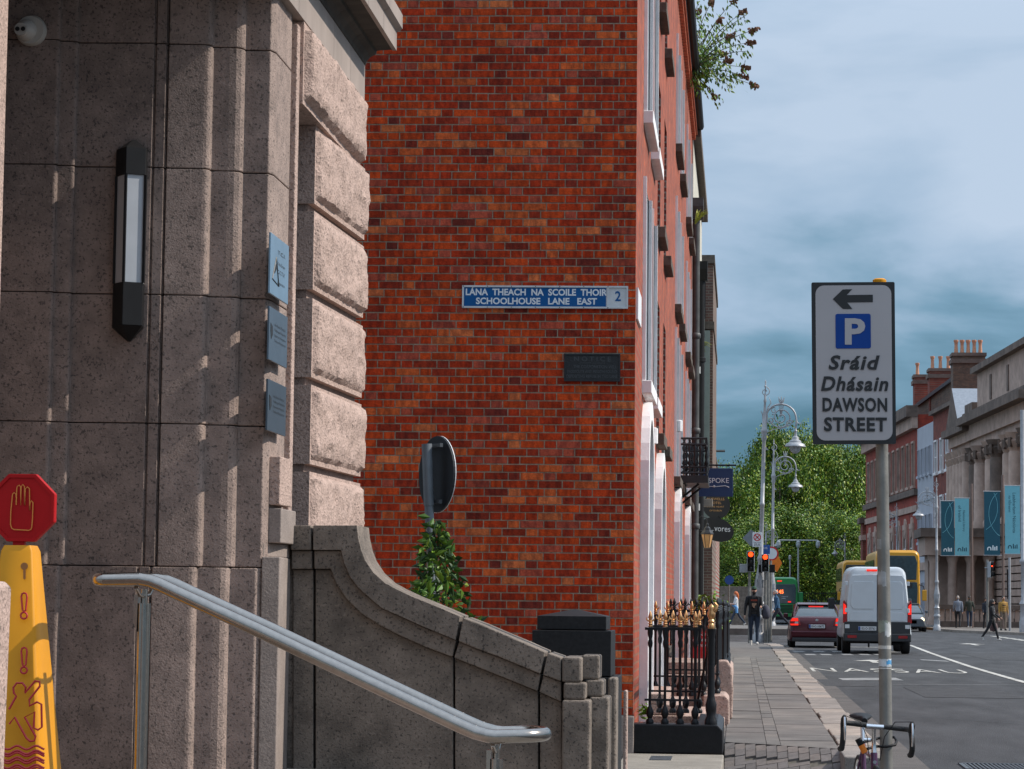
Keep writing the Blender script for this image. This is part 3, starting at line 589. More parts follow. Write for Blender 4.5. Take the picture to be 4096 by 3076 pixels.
MB().box(-8, -.68, 65.9, 76.1, 10.4, 10.62).build('coping', DSILL, b6, O6); MB().box(-8, -.69, 65.92, 76.05, 8.65, 8.85).build('string_course', DSILL, b6, O6)
MB().box(-.97, -.80, 65.85, 65.99, 3.2, 8.6).build('render_panel', SAGE, b6, O6)
tag(MB().tube([(-.99, 65.8, 8.9), (-.99, 65.8, 9.9), (-.93, 65.8, 9.95), (-.93, 65.8, 8.9)], .012, 5).build('roof_hook', BLK, b6, O6))
b7, O7 = block('corner_brick_building', 'small red brick building with white gable and bracket far down the left side', -8, -.90, 92, 112, 6.6, BRX)
MB().box(-8, -.86, 91.9, 112, 6.6, 6.75).build('coping', DSILL, b7, O7); MB().box(-3, -1.0, 92.1, 94, 6.76, 7.5).build('white_gable', WHITE, b7, O7); MB().tube([(-.95, 92.5, 7.0), (-.55, 92.5, 7.0)], .05, 6).build('bracket', PIPEG, b7, O7)
b8, O8 = block('sage_house', 'sage green rendered house between the cream house and the brown brick building', -8, -.94, 62, 66, 9.2, SAGE)
for z in (3.4, 6.3): MB().box(-.945, -.91, 63.2, 64.6, z, z+2).build('window', GLASSD, b8, O8)
# ============================================================ RAILINGS
def bar_mesh(h):
    return MB().lathe([(.016,0),(.036,.0),(.038,.025),(.02,.05),(.033,.08),(.036,.115),(.02,.15),(.014,.165),(.0125,.18),(.0125,h-.17),(.02,h-.15),(.024,h-.12),(.016,h-.085),(.026,h-.03),(.026,h)], (0,0,0), 8)
def finial_mesh(s=1.0):
    m_ = MB(); m_.lathe([(.024*s,0),(.034*s,.015*s),(.022*s,.03*s),(.034*s,.045*s),(.022*s,.06*s),(.03*s,.075*s),(.014*s,.09*s),(.016*s,.10*s),(.030*s,.125*s),(.026*s,.15*s),(.012*s,.19*s),(.001,.215*s)], (0,0,0), 8)
    for sg in (-1, 1): m_.tube([(sg*.01*s,0,.085*s),(sg*.035*s,0,.09*s),(sg*.05*s,0,.105*s),(sg*.052*s,0,.13*s)], [.012*s,.013*s,.011*s,.004*s], 6)
    return m_
_bm = {}
def railing(name, label, p, q, n, z0=.35, zt=1.23, gold=True, group=None, corner=False):
    p = Vector((*p, 0)); q = Vector((*q, 0)); c = (p+q)/2; r_ = thing(name, label, 'railing', (c.x, c.y, z0), group=group); O = Vector((c.x, c.y, z0)); d = (q-p).normalized()
    key = round(zt - z0, 2)
    if key not in _bm: _bm[key] = (bar_mesh(zt - z0), None)
    for zz, nm, hh in ((zt, 'top_rail', .012), (z0 + .22, 'bottom_rail', .010)):
        m_ = MB(); e = .0 if nm == 'top_rail' else 0; m_.obox((c.x, c.y, zz), d, Vector((-d.y, d.x, 0)), (0,0,1), (q-p).length/2 + .05, .022, hh); m_.build(nm, BLACKPT, r_, O)
    b0 = None; f0 = None; ang = math.atan2(d.y, d.x)
    for i in range(n):
        x = p.lerp(q, i/(n-1))
        if b0 is None:
            b0 = bar_mesh(zt - z0 - .012).build('bar', BLACKPT, r_, smooth=50); f0 = finial_mesh(.72).build('finial', GOLD if gold else BLACKPT, r_, smooth=50); b, f = b0, f0
        else: b = b0.copy(); COL.objects.link(b); f = f0.copy(); COL.objects.link(f)
        b.location = x - Vector((O.x, O.y, 0)); f.location = Vector((x.x - O.x, x.y - O.y, zt + .013 - z0)); f.rotation_euler = (0,0,ang)
    return r_
GR = 'iron railings before the terrace'
railing('front_railing', 'black railing with gold spear finials on the black plinth nearest the camera', (-.83,23.52), (-.41,23.52), 4, group=GR)
railing('area_railing', 'second black railing with gold finials behind the front one', (-.945,25.8), (-.41,25.8), 5, group=GR)
railing('area_railing', 'third black railing with gold finials, beside the white doorcase', (-.945,28.5), (-.40,28.5), 5, z0=.42, zt=1.32, group=GR)
railing('street_railing', 'short run of gold tipped railing along the pavement at the black plinth', (-.27,23.8), (-.27,25.75), 14, group=GR)
railing('street_railing', 'black spear railing along the pavement before the second terraced house', (-.25,28.6), (-.25,34.3), 40, z0=.45, zt=1.36, gold=False, group=GR)
railing('street_railing', 'black spear railing along the pavement before the third terraced house', (-.22,34.8), (-.22,42.0), 48, z0=.4, zt=1.34, gold=False, group=GR)
railing('street_railing', 'black spear railing along the pavement before the fourth terraced house', (-.20,42.6), (-.20,49.0), 42, z0=.35, zt=1.30, gold=False, group=GR)
railing('area_railing', 'black railing with plain finials across the steps of the second terraced house', (-.94,31.2), (-.40,31.2), 5, z0=.42, zt=1.36, gold=False, group=GR)
railing('area_railing', 'black railing across the steps between the second and third terraced house', (-.94,34.6), (-.38,34.6), 5, z0=.42, zt=1.36, gold=False, group=GR)
# corner post with gilded head
cp = thing('corner_post', 'thick black iron corner post with gilded head on the plinth', 'post', (-.262,23.52,.35))
MB().lathe([(.06,0),(.06,.04),(.04,.08),(.05,.13),(.053,.18),(.04,.23),(.034,.26),(.032,.8),(.042,.86),(.045,.885)], n=12).build('post', BLACKPT, cp, smooth=50)
MB().lathe([(.03,.886),(.034,.91),(.02,.935),(.032,.955),(.022,.975),(.036,1.0),(.04,1.03),(.026,1.06),(.032,1.08),(.018,1.105),(.001,1.12)], n=12).build('gilded_head', GOLD, cp, smooth=50)
MB().tube([(0,0,1.02),(.04,-.01,1.06),(.055,0,1.10),(.03,0,1.13)], [.014,.016,.014,.008], 8).build('scroll', GOLD, cp, smooth=50)
MB().tube([(0,.02,.82),(-.08,.25,.45),(-.16,.5,.05)], .012, 6).build('stay', BLACKPT, cp)
# plinths
PL = 'painted plinths'
tag(MB().prism([(-.985,.08),(-.15,.08),(-.152,.30),(-.20,.35),(-.985,.35)], 23.42, 23.72, 'y').build('black_plinth', BLACKPT, None, bevel=.012), 'black painted stone plinth under the front railing', 'plinth')
tag(MB().prism([(-.40,.06),(-.15,.06),(-.152,.30),(-.20,.34),(-.40,.34)], 23.725, 25.95, 'y').build('black_plinth', BLACKPT, None, bevel=.012), 'black painted plinth along the pavement behind the corner post', 'plinth')
for y0, y1, h, lb in ((28.3, 34.4, .44, 'granite plinth below the spear railing of the second terraced house'), (34.6, 42.2, .39, 'granite plinth below the spear railing of the third terraced house'), (42.4, 49.1, .34, 'granite plinth below the spear railing of the fourth terraced house')):
    tag(MB().prism([(-.40,.1),(-.11,.1),(-.115,h-.05),(-.16,h),(-.40,h)], y0, y1, 'y').build('granite_plinth', GRANP, None, bevel=.015), lb, 'plinth')
ds = thing('door_steps', 'pale granite steps leading up to the white doorcase', 'steps', (-.6, 27.2, .1)); DO = Vector((-.6, 27.2, .1))
for k in range(4): MB().box(-.96, -.16 - k*.2, 25.95 if k < 2 else 26.0, 28.25, .1 + k*.11, .205 + k*.11).build('step', GRANP, ds, DO, bevel=.01)
MB().prism([(-.30,.12),(-.08,.12),(-.07,.45),(-.09,.72),(-.14,.80),(-.24,.80),(-.30,.70)], 29.6, 30.0, 'y').build('end_scroll', GRANP, ds, DO, bevel=.02)
d2 = thing('door_steps', 'granite step platform of the next doorway carrying the red board', 'steps', (-.6, 33.0, .1)); 
for k in range(4): MB().box(-.96, -.42 - k*.02, 31.4 + k*.2, 34.4, .1 + k*.155, .25 + k*.155).build('step', GRANP, d2, Vector((-.6,33.0,.1)), bevel=.01)
MB().box(-.96,-.3,23.73,28.2,-.1,.095).build('area_floor', LANEM, ds, DO)
# concrete apron in front of the plinth with iron cover
ap_ = MB(); ap_.prism([(-1.05,21.2),(-.145,21.2),(-.14,23.41),(-1.05,23.41)], -.118, .078); apron = tag(ap_.build('concrete_apron', pm('apron_concrete', (.27,.24,.20), .9, var=.15, vscale=4, bump=.3, bscale=70, stain=.75), None, bevel=.012), kind='structure')
a = atZ(2597, 3040, .079); b_ = atZ(2690, 3026, .079); MB().box(a.x, b_.x, a.y, b_.y, .079, .083).build('cover_plate', DGREY, apron)
# ferns
def leaf_blob(mb, c, n, r, size, rg, m=0, flat=1.0, droop=.3):
    for _ in range(n):
        d = Vector((rg.gauss(0,1), rg.gauss(0,1), rg.gauss(0,1)*flat)).normalized()*r*rg.random()**.5; p = Vector(c) + d
        a = Vector((rg.gauss(0,1), rg.gauss(0,1), rg.gauss(-droop,.7))).normalized(); b = a.cross(Vector((rg.gauss(0,1), rg.gauss(0,1), rg.gauss(0,1)))).normalized(); s = size*rg.uniform(.6,1.3)
        nn = a.cross(b)*s*.12
        mb.add([p - a*s, p + b*s*.42 + nn, p + a*s, p - b*s*.42 + nn], [(0,1,2),(0,2,3)], m)
LEAF = [pm('leaf_%d' % i, c, .5, var=.3, vscale=3, spec=.35) for i, c in enumerate([(.060,.135,.012), (.115,.20,.014), (.20,.26,.02), (.020,.055,.010), (.27,.28,.03)])]
rg = random.Random(5)
fe = MB(); leaf_blob(fe, (-.88, 23.62, .46), 40, .07, .035, rg); tag(fe.build('fern', LEAF[1]), 'small green fern growing at the corner behind the black plinth', 'plant')
# red board
rbd = thing('advertising_board', 'red pavement board with white lettering behind the railings', 'sign', (-.52, 33.4, .73)); RBO = Vector((-.52,33.4,.73))
RED = pm('red_panel', (.55,.008,.012), .4); MB().box(-.64,-.40,33.4,33.43,.73,1.16).build('panel', RED, rbd, RBO)
tx = MB()
for k, s_ in enumerate(('Food', 'steaks & beer', 'supper')): put_text(tx, s_, (-.50, 33.396, 1.05 - k*.075), (1,0,0), (0,0,1), h=.035)
tx.build('lettering', WHITE, rbd, RBO)
# planter bush beside the railings
bu = thing('planter_bush', 'leafy green bush in a planter behind the railings', 'plant', (-.5, 44, .1)); BUO = Vector((-.5,44,.1))
MB().lathe([(.2,.1),(.26,.9),(.28,1.0)], (-.5,44,0), 12).build('planter', BLK, bu, BUO); fb = MB(); leaf_blob(fb, (-.5,44,1.3), 420, .38, .06, rg, flat=.7); fb.build('foliage', LEAF[1], bu, BUO)
# ============================================================ TREES
def make_crown(seed, nleaf, size):
    rg = random.Random(seed); mb = MB(); cl = []
    for k in range(95):
        while True:
            p = Vector((rg.uniform(-1,1), rg.uniform(-1,1), rg.uniform(-1,1)))
            if p.length < 1: break
        q = p.normalized()*(p.length**.5)
        wz = 1.0 if q.z < 0 else 1.0
        cl.append((Vector((q.x*.42, q.y*.42, .52 + q.z*.44)) + Vector((noise.noise(q*2+Vector((seed,0,0)))*.05,)*3), rg.uniform(.08,.17)))
    for _ in range(nleaf):
        c, r = rg.choice(cl); d = Vector((rg.gauss(0,1), rg.gauss(0,1), rg.gauss(0,.8))).normalized()*r*rg.random()**.45; p = c + d
        if p.z < .03: continue
        a = Vector((rg.gauss(0,1), rg.gauss(0,1), rg.gauss(0,.6))).normalized(); b = a.cross((d.normalized() + Vector((rg.gauss(0,.5), rg.gauss(0,.5), rg.gauss(.3,.5)))).normalized()).normalized(); s = size*rg.uniform(.6,1.35)
        m = rg.choices([0,1,2,3,4],[4,5,3,2,1])[0]
        mb.add([p - a*s, p + b*s*.7, p + a*s, p - b*s*.7], [(0,1,2,3)], m)
    return mb
def make_trunk(seed):
    rg = random.Random(seed); mb = MB(); mb.tube([(0,0,0),(.004,.003,.1),(-.004,.004,.25),(0,0,.45),(.01,0,.7)], [.022,.016,.014,.010,.004], 8)
    for k in range(9):
        a = rg.uniform(0,6.28); z = rg.uniform(.16,.5); e = Vector((math.cos(a)*rg.uniform(.2,.36), math.sin(a)*rg.uniform(.2,.36), z + rg.uniform(.1,.3)))
        mb.tube([(0,0,z), e*.5 + Vector((0,0,z*.5 + .02)), e], [.007,.005,.002], 6)
    return mb
BARK = pm('bark', (.08,.065,.05), .9, var=.3, bump=.5, bscale=30)
_tc = {}
def tree(label, px, pytop, Y, wid, var, rz, z0=0):
    p = atY(px, pytop, Y); h = p.z - z0; t = thing('tree', label, 'tree', (p.x, Y, z0), rz, group='leafy trees closing the far end of the street'); t.scale = (wid*h, wid*h, h)
    if var not in _tc: _tc[var] = (make_crown(var, 34000, .0098).build('crown', LEAF, t), make_trunk(var).build('trunk', BARK, t))
    else:
        for o in _tc[var]: c = o.copy(); COL.objects.link(c); c.parent = t
    return t
tree('broad leafy tree behind the pub signs at the left of the tree line', 2925, 1840, 285, .62, 21, 0)
tree('leafy tree just left of the tall silver lamp post', 3010, 1830, 305, .60, 22, 1.1)
tree('tall yellow green tree right behind the first silver street lamp', 3120, 1690, 290, .50, 23, 2.0)
tree('tallest broad tree in the middle of the tree line', 3225, 1680, 300, .52, 21, 2.6)
tree('dense green tree behind the right half of the lamp gantry', 3330, 1735, 296, .58, 22, 4.0)
tree('leafy tree above the white van', 3430, 1755, 305, .60, 23, 5.0)
tree('rightmost leafy tree, partly behind the parking sign post', 3525, 1775, 310, .60, 21, 3.9)
tree('low dark tree filling the gap behind the crossing', 2960, 2060, 262, .9, 22, .4)
tree('low dark tree behind the green bus', 3130, 2010, 268, .9, 23, 3.3)
tree('low bushy tree behind the park railings', 3290, 2020, 266, .9, 21, 5.3)
tree('low bushy tree behind the yellow bus', 3440, 2050, 270, .9, 22, 2.2)
# park railing
pr_ = thing('park_railing', 'dark iron park railing below the trees at the far end', 'railing', (6, 255, 0)); PRO = Vector((6,255,0))
MB().box(-14, 16, 255.2, 255.5, 0, .7).build('base_wall', GRAND, pr_, PRO); m_ = MB()
for k in range(150): m_.box(-14 + k*.2, -13.96 + k*.2, 255.3, 255.34, .7, 2.5)
tag(m_.build('bars', BLK, pr_, PRO), kind='stuff'); MB().box(-14, 16, 255.28, 255.36, 2.3, 2.36).build('top_rail', BLK, pr_, PRO)
# bush growing out of the gutter
bd = thing('gutter_bush', 'wild bush with brown flower heads growing from the roof gutter of the terrace', 'plant', (FX+.15, 44.8, 10.6)); BD = Vector((FX+.15,44.8,10.6))
rg = random.Random(31); stems = MB(); lv = MB(); fl = MB()
root0 = atY(2766, 292, 44.8); ends = [(2795,5),(2840,20),(2925,15),(2955,60),(2960,120),(2985,60),(3000,125),(2990,172),(2985,205),(2968,268),(3000,335),(2930,350),(2873,395),(2850,375),(2800,345),(2880,215),(2905,150),(2870,90),(2820,100),(2830,300),(2895,300),(2960,300),(2790,60),(2850,250),(2800,180),(2900,240),(2815,250)]
for ex, ey in ends:
    e = atY(ex, ey, 44.8 + rg.uniform(-.9,.9)); mid = root0.lerp(e, .5) + Vector((-.1, rg.uniform(-.15,.15), .18)); pth = [root0.lerp(mid, t)*(1-t) + mid.lerp(e, t)*t for t in [k/8 for k in range(9)]]
    stems.tube(pth, [.012]*4 + [.008]*3 + [.005]*2, 5)
    for k in range(2, 9):
        for _ in range(6):
            p = pth[k] + Vector((rg.gauss(0,.05), rg.gauss(0,.05), rg.gauss(-.02,.05))); a = Vector((rg.uniform(-.2,.6), rg.gauss(0,.5), -rg.uniform(.3,1))).normalized(); b = a.cross(Vector((rg.gauss(0,1),1,0))).normalized(); s = rg.uniform(.035,.06)
            lv.add([p, p + a*s + b*s*.4, p + a*s*2.1, p + a*s - b*s*.4], [(0,1,2,3)], rg.choices([0,1,2],[3,3,2])[0])
    if rg.random() < .62:
        for _ in range(26): 
            t = rg.random(); p = e + (e - mid).normalized()*.16*t + Vector((rg.gauss(0,.02), rg.gauss(0,.02), rg.gauss(0,.022))); s = .022; fl.obox(p, (rg.gauss(0,1),1,rg.gauss(0,1)), (1,0,0), (0,0,1), s, s*.6, s*.7)
stems.build('stems', BARK, bd, BD); lv.build('leaves', LEAF[:3], bd, BD); tag(fl.build('flower_heads', pm('dry_flower', (.13,.06,.03), .9), bd, BD), kind='stuff')
# weeds in the hopper
wd = MB(); p = atX(2781, 895, FX + .14)
for k in range(14): 
    d = Vector((rg.uniform(.0,.25), rg.gauss(0,.1), rg.uniform(.05,.3))); wd.tube([p, p + d*.6 + Vector((0,0,.05)), p + d], [.012,.01,.003], 4)
tag(wd.build('hopper_weeds', LEAF[4]), 'tuft of weeds sprouting from the black pipe hopper', 'plant')
wd = MB(); p = atY(2802, 1395, 64)
for k in range(12): 
    d = Vector((rg.uniform(.0,.35), rg.gauss(0,.1), rg.uniform(-.15,.2))); wd.tube([p, p + d*.6 + Vector((0,0,.08)), p + d], [.012,.01,.003], 4)
tag(wd.build('ledge_weeds', LEAF[4]), 'grass tuft growing on the ledge of the sage green house', 'plant')
# ============================================================ BUILDINGS ON THE RIGHT
def RX(Y): return 14 + .063*(200 - Y)
def rz_(px, py, Y): return atY(px, py, Y).z
RD = Vector((-.063, 1, 0)).normalized(); RN = Vector((-RD.y, RD.x, 0))      # along the fronts / out of the fronts
def rp_(Y, out=0): return Vector((RX(Y), Y, 0)) + RN*out
def rbox(mb, Ya, Yb_, z0, z1, o0, o1, m=0):
    P = [rp_(Ya, o0), rp_(Yb_, o0), rp_(Yb_, o1), rp_(Ya, o1)]
    return mb.prism([(p.x, p.y) for p in P], z0, z1, 'z', m)
RBR = brick_mat('club_brick', (.40,.042,.018), (.29,.028,.014), (.26,.07,.045), axis='y', rh=.09)
RBR2 = brick_mat('georgian_brick', (.26,.04,.022), (.18,.03,.018), (.2,.08,.055), axis='y', rh=.09)
STO = pm('portland_stone', (.47,.335,.27), .8, var=.14, vscale=.8, stain=.65, bump=.2, bscale=10)
STOD = pm('grimy_stone', (.16,.115,.092), .85, var=.25, vscale=1.2, stain=.55)
GREYC = pm('pale_panel', (.40,.42,.47), .7, var=.06, vscale=.7)
LEAD = pm('lead_roof', (.26,.28,.31), .45, metal=.3, var=.1)
POT = pm('terracotta', (.52,.24,.14), .8, var=.15, vscale=8)
def rbuilding(label, Yn, Yf, z1, m, name='building', depth=14):
    o = thing(name, label, 'building', (RX(Yn), Yn, 0)); O = Vector((RX(Yn), Yn, 0)); mb = MB(); rbox(mb, Yn, Yf, 0, z1, 0, -depth); mb.build('wall', m, o, O); return o, O
def rwin(o, O, Y, w_, z0, z1, sm=STO, fr_=.12, head=None, mull=True):
    mb = MB(); rbox(mb, Y - w_/2, Y + w_/2, z0, z1, .005, .03); wo = mb.build('window', GLASSD, o, O)
    mb = MB(); rbox(mb, Y - w_/2 - fr_, Y - w_/2, z0, z1, .0, .14); rbox(mb, Y + w_/2, Y + w_/2 + fr_, z0, z1, .0, .14); rbox(mb, Y - w_/2 - fr_, Y + w_/2 + fr_, z1, z1 + fr_*1.4, 0, .16)
    mb.build('surround', sm, wo, O); mb = MB(); rbox(mb, Y - w_/2 - .2, Y + w_/2 + .2, z0 - .2, z0, 0, .22); mb.build('sill', sm, wo, O)
    if mull: mb = MB(); rbox(mb, Y - .04, Y + .04, z0, z1, .03, .06); rbox(mb, Y - w_/2, Y + w_/2, (z0+z1)/2 - .04, (z0+z1)/2 + .04, .03, .07); mb.build('glazing_bar', WHITE, wo, O)
def band(o, O, Yn, Yf, z0, z1, out, m=STO, name='string_course'):
    mb = MB(); rbox(mb, Yn - .0, Yf, z0, z1, -.02, out); return mb.build(name, m, o, O)
# R1 red club
z1 = 16.4; o, O = rbuilding('long red brick club building with pale stone bands and arched windows', 200, 236, z1, RBR)
band(o, O, 199.8, 236.2, z1 - .2, z1 + .7, .9, STOD, 'cornice'); band(o, O, 199.9, 236, 15.3, z1 - .2, .45, STO, 'frieze'); band(o, O, 199.9, 236, 10.0, 10.5, .3, STOD); band(o, O, 199.9, 236, 8.7, 9.2, .15, STO); band(o, O, 199.9, 236, 3.4, 4.0, .35, STOD)
for k in range(11): rwin(o, O, 202 + k*3.1, 1.3, 10.8, 14.2, STO, .0 + .12, mull=False)
for k in range(8):
    Yk = 203 + k*4.2; rwin(o, O, Yk, 1.7, 4.3, 7.4, STO, .3); mb = MB(); p = rp_(Yk, .03); mb.lathe([(.01,-.1),(.85,-.1),(.85,.1),(.01,.1)], (p.x, p.y, 7.5), 14, 'x'); mb.build('arch_head', STO, o, O)
# R2 pale block
o, O = rbuilding('narrow pale grey modern office front between two red brick buildings', 191, 200, 15.2, GREYC)
for zf in (11.4, 6.2, 1.0):
    for k in range(4): rwin(o, O, 192.4 + k*2.1, .7, zf - (.3 if zf < 5 else 0), zf + 2.0, GREYC, .05, mull=False)
band(o, O, 190.9, 200, 9.3, 9.4, .06, LEAD, 'panel_joint'); band(o, O, 190.9, 200, 4.0, 4.6, .2, STO)
# R3 georgian
o, O = rbuilding('dark red brick Georgian house with white sash windows', 178, 191, 15.6, RBR2)
for zf in (11.2, 7.0, 3.0):
    for k in range(4): rwin(o, O, 180.4 + k*2.9, 1.1, zf, zf + 2.3, WHITE, .1)
band(o, O, 178.1, 191, 15.6, 15.9, .35, STOD, 'parapet'); rp3 = MB(); p = rp_(178.4, .12); rp3.tube([(p.x, p.y, 0), (p.x, p.y, 15)], .09, 6); rp3.build('downpipe', BLK, o, O)
# R4 temple-fronted stone building
o, O = rbuilding('stone building with pediment and tall fluted columns beside the brick house', 169, 178, 13.0, STO)
band(o, O, 168.8, 178.0, 11.9, 12.3, .5, STO, 'architrave'); band(o, O, 168.7, 178.1, 12.3, 13.0, .75, STO, 'frieze'); band(o, O, 168.5, 178.2, 13.0, 13.5, 1.25, STOD, 'cornice'); band(o, O, 168.6, 178.1, 4.6, 5.2, 1.1, STOD); band(o, O, 168.7, 171.9, 13.5, 14.9, .55, STOD, 'parapet')
for k in range(6):
    p = rp_(170.2 + k*1.45, .6); MB().lathe([(.55,5.2),(.55,5.5),(.42,5.7),(.40,10.9),(.36,11.0),(.52,11.4),(.42,11.45),(.58,11.9)], (p.x, p.y, 0), 14).build('column', STO, o, O, smooth=40)
mb = MB(); A1, B1 = rp_(172, .95), rp_(178.1, .95); C1 = (A1+B1)/2; A2, B2 = rp_(172, -6), rp_(178.1, -6); C2 = (A2+B2)/2
mb.add([(A1.x,A1.y,13.5),(B1.x,B1.y,13.5),(C1.x,C1.y,16.2),(A2.x,A2.y,13.5),(B2.x,B2.y,13.5),(C2.x,C2.y,16.2)], [(0,1,2),(0,2,5,3),(1,4,5,2)]); mb.build('pediment', STOD, o, O)
mb = MB(); up = Vector((0,0,.12)); mb.add([A1+Vector((0,0,13.55)), C1+Vector((0,0,16.35)), C2+Vector((0,0,16.35)), A2+Vector((0,0,13.55))], [(0,1,2,3)]); mb.build('lead_roof', LEAD, o, O)
for k in range(4): rwin(o, O, 170.4 + k*2.1, 1.0, 1.0, 3.6, STO, .2)
for k in range(3): rwin(o, O, 170.4 + k*1.5, .8, 7.0, 9.2, STOD, .2, mull=False)
# R5 library wing with giant order
o, O = rbuilding('ornate grey stone library wing with giant columns at the right edge', 146, 169, 12.6, STO)
band(o, O, 145.8, 169.2, 11.7, 12.3, .55, STO, 'architrave'); band(o, O, 145.7, 169.3, 12.3, 13.3, .8, STO, 'frieze'); band(o, O, 145.4, 169.6, 13.3, 13.8, 1.5, STOD, 'cornice'); band(o, O, 145.6, 169.4, 13.8, 14.1, 1.1, STOD, 'cornice_top')
band(o, O, 146, 168, 14.1, 17.0, .3, STO, 'attic'); band(o, O, 145.8, 168.2, 16.7, 17.1, .75, STOD, 'attic_cornice'); band(o, O, 145.7, 169.2, 5.6, 6.3, .85, STOD, 'base_cornice')
for k in range(11): band(o, O, 145.9, 169, .6 + k*.46, .98 + k*.46, .32, STO, 'rusticated_course')
for k, Yk in enumerate((166.8, 164.6, 160.2, 158.2, 153.6, 151.4, 147.4)):
    p = rp_(Yk, .55); MB().lathe([(.68,6.3),(.68,6.6),(.56,6.85),(.52,10.5),(.46,10.6),(.55,10.8),(.74,11.2),(.6,11.3),(.8,11.7)], (p.x, p.y, 0), 16).build('column', STO if k % 3 else STOD, o, O, smooth=40)
    mb = MB(); rbox(mb, Yk - .9, Yk + .9, 6.3, 11.7, -.02, .3); mb.build('pilaster', STO, o, O)
    for q in range(8):
        a = q*math.pi/4; MB().obox((p.x + .66*math.cos(a), p.y + .66*math.sin(a), 11.1), (math.cos(a), math.sin(a), 0), (-math.sin(a), math.cos(a), 0), (0,0,1), .12, .1, .28).build('acanthus_leaf', STOD, o, O)
for Yk in (162.4, 155.9, 149.5):
    rwin(o, O, Yk, 1.2, 7.0, 9.4, STOD, .25); mb = MB(); p = rp_(Yk, .3); mb.add([rp_(Yk-1.1,.5)+Vector((0,0,9.8)), rp_(Yk+1.1,.5)+Vector((0,0,9.8)), rp_(Yk,.5)+Vector((0,0,10.6)), rp_(Yk-1.1,0)+Vector((0,0,9.8)), rp_(Yk+1.1,0)+Vector((0,0,9.8)), rp_(Yk,0)+Vector((0,0,10.6))], [(0,1,2),(0,2,5,3),(1,4,5,2)]); mb.build('window_pediment', STOD, o, O)
    mb = MB(); rbox(mb, Yk - .3, Yk + .3, 14.6, 16.2, .31, .36); mb.build('attic_slot', STOD, o, O); mb = MB(); rbox(mb, Yk - .55, Yk + .55, 1.8, 3.6, .33, .37); mb.build('lower_window', GLASSD, o, O)
# chimneys and roofs behind
def chimney(px0, px1, py0, py1, Y, pots, label, m, cap=.35):
    a = atY(px0, py0, Y); b = atY(px1, py1, Y); t = thing('chimney_stack', label, 'chimney', ((a.x+b.x)/2, Y, 8.0)); O = Vector(t.location); w_ = b.x - a.x
    MB().box(a.x, b.x, Y, Y + 2.0, 8.0, a.z).build('stack', m, t, O); MB().box(a.x - .15, b.x + .15, Y - .15, Y + 2.15, a.z - .75, a.z - .42).build('band', STOD, t, O); MB().box(a.x - .1, b.x + .1, Y - .1, Y + 2.1, a.z - .2, a.z + .05).build('cap', STOD, t, O)
    for k in range(pots):
        x = lerp(a.x + .3, b.x - .3, k/max(1, pots-1)); MB().lathe([(.17,0),(.15,.15),(.12,.6),(.14,.85),(.18,.9),(.18,1.05),(.12,1.06)], (x, Y + .8, a.z + .05), 10).build('chimney_pot', POT, t, O, smooth=40)
YB = brick_mat('sooty_brick', (.17,.09,.055), (.09,.055,.04), (.12,.09,.07), axis='x', rh=.09)
chimney(3812, 3942, 1413, 1600, 192, 5, 'tall sooty brick chimney with a row of five terracotta pots', YB)
chimney(3718, 3812, 1475, 1640, 205, 3, 'broad red brick chimney with small mixed pots', RBR2)
chimney(3658, 3722, 1500, 1640, 213, 1, 'left red brick chimney stack with stepped top', RBR2)
gr = thing('gable_roof', 'sloping slate roof with brick gable below the chimneys', 'roof', (16, 190, 12)); P0 = atY(3660, 1632, 212); P1 = atY(3812, 1520, 196); GRO = Vector((16,190,12))
MB().add([P0, P1, Vector((P1.x, P1.y, 12)), Vector((P0.x, P0.y, 12)), P0 + Vector((.2,8,0)), P1 + Vector((.2,8,0))], [(0,1,2,3)]).build('gable_wall', YB, gr, GRO)
MB().obox(((P0+P1)/2 + Vector((0,.0,.1))), P1-P0, (0,1,0), Vector((-(P1-P0).z,0,(P1-P0).x)), (P1-P0).length/2, 3, .12).build('slates', SLATE, gr, GRO)
# low brick building and gate at the foot of the club
o = thing('brick_lodge', 'low dark red brick gateway beside the yellow bus', 'building', (12.6, 236, 0)); a = atY(3450, 2092, 236); b = atY(3530, 2092, 236)
MB().box(a.x, b.x + 3, 236, 240, 0, a.z).build('wall', RBR2, o, Vector((12.6,236,0))); MB().box(a.x - .3, b.x + 3, 235.7, 240.3, a.z, a.z + .5).build('coping', STOD, o, Vector((12.6,236,0))); MB().box(a.x - .15, b.x + 3, 235.85, 240.1, a.z - 1.6, a.z - 1.1).build('string_course', STO, o, Vector((12.6,236,0)))
# porch with columns at pavement level
o = thing('stone_porch', 'stone porch with twin columns between lamp post and banners', 'building', (13.6, 160, 0)); PO2 = Vector((13.6,160,0)); a = atY(3700, 2112, 160); b = atY(3830, 2112, 160)
MB().box(a.x - .3, b.x + 2, 159.6, 166, a.z - .55, a.z).build('cornice', STOD, o, PO2); MB().box(a.x, b.x + 2, 160, 166, a.z - 1.7, a.z - .55).build('entablature', STO, o, PO2)
for k in range(4): MB().lathe([(.4,.1),(.4,.5),(.32,.7),(.28,a.z - 2.2),(.4,a.z - 1.9),(.42,a.z - 1.7)], (a.x + .6 + k*1.15, 160.6, 0), 12).build('column', STO, o, PO2, smooth=40)
MB().box(a.x + .4, b.x + 2, 163, 166, .1, a.z - 1.7).build('back_wall', STO, o, PO2)
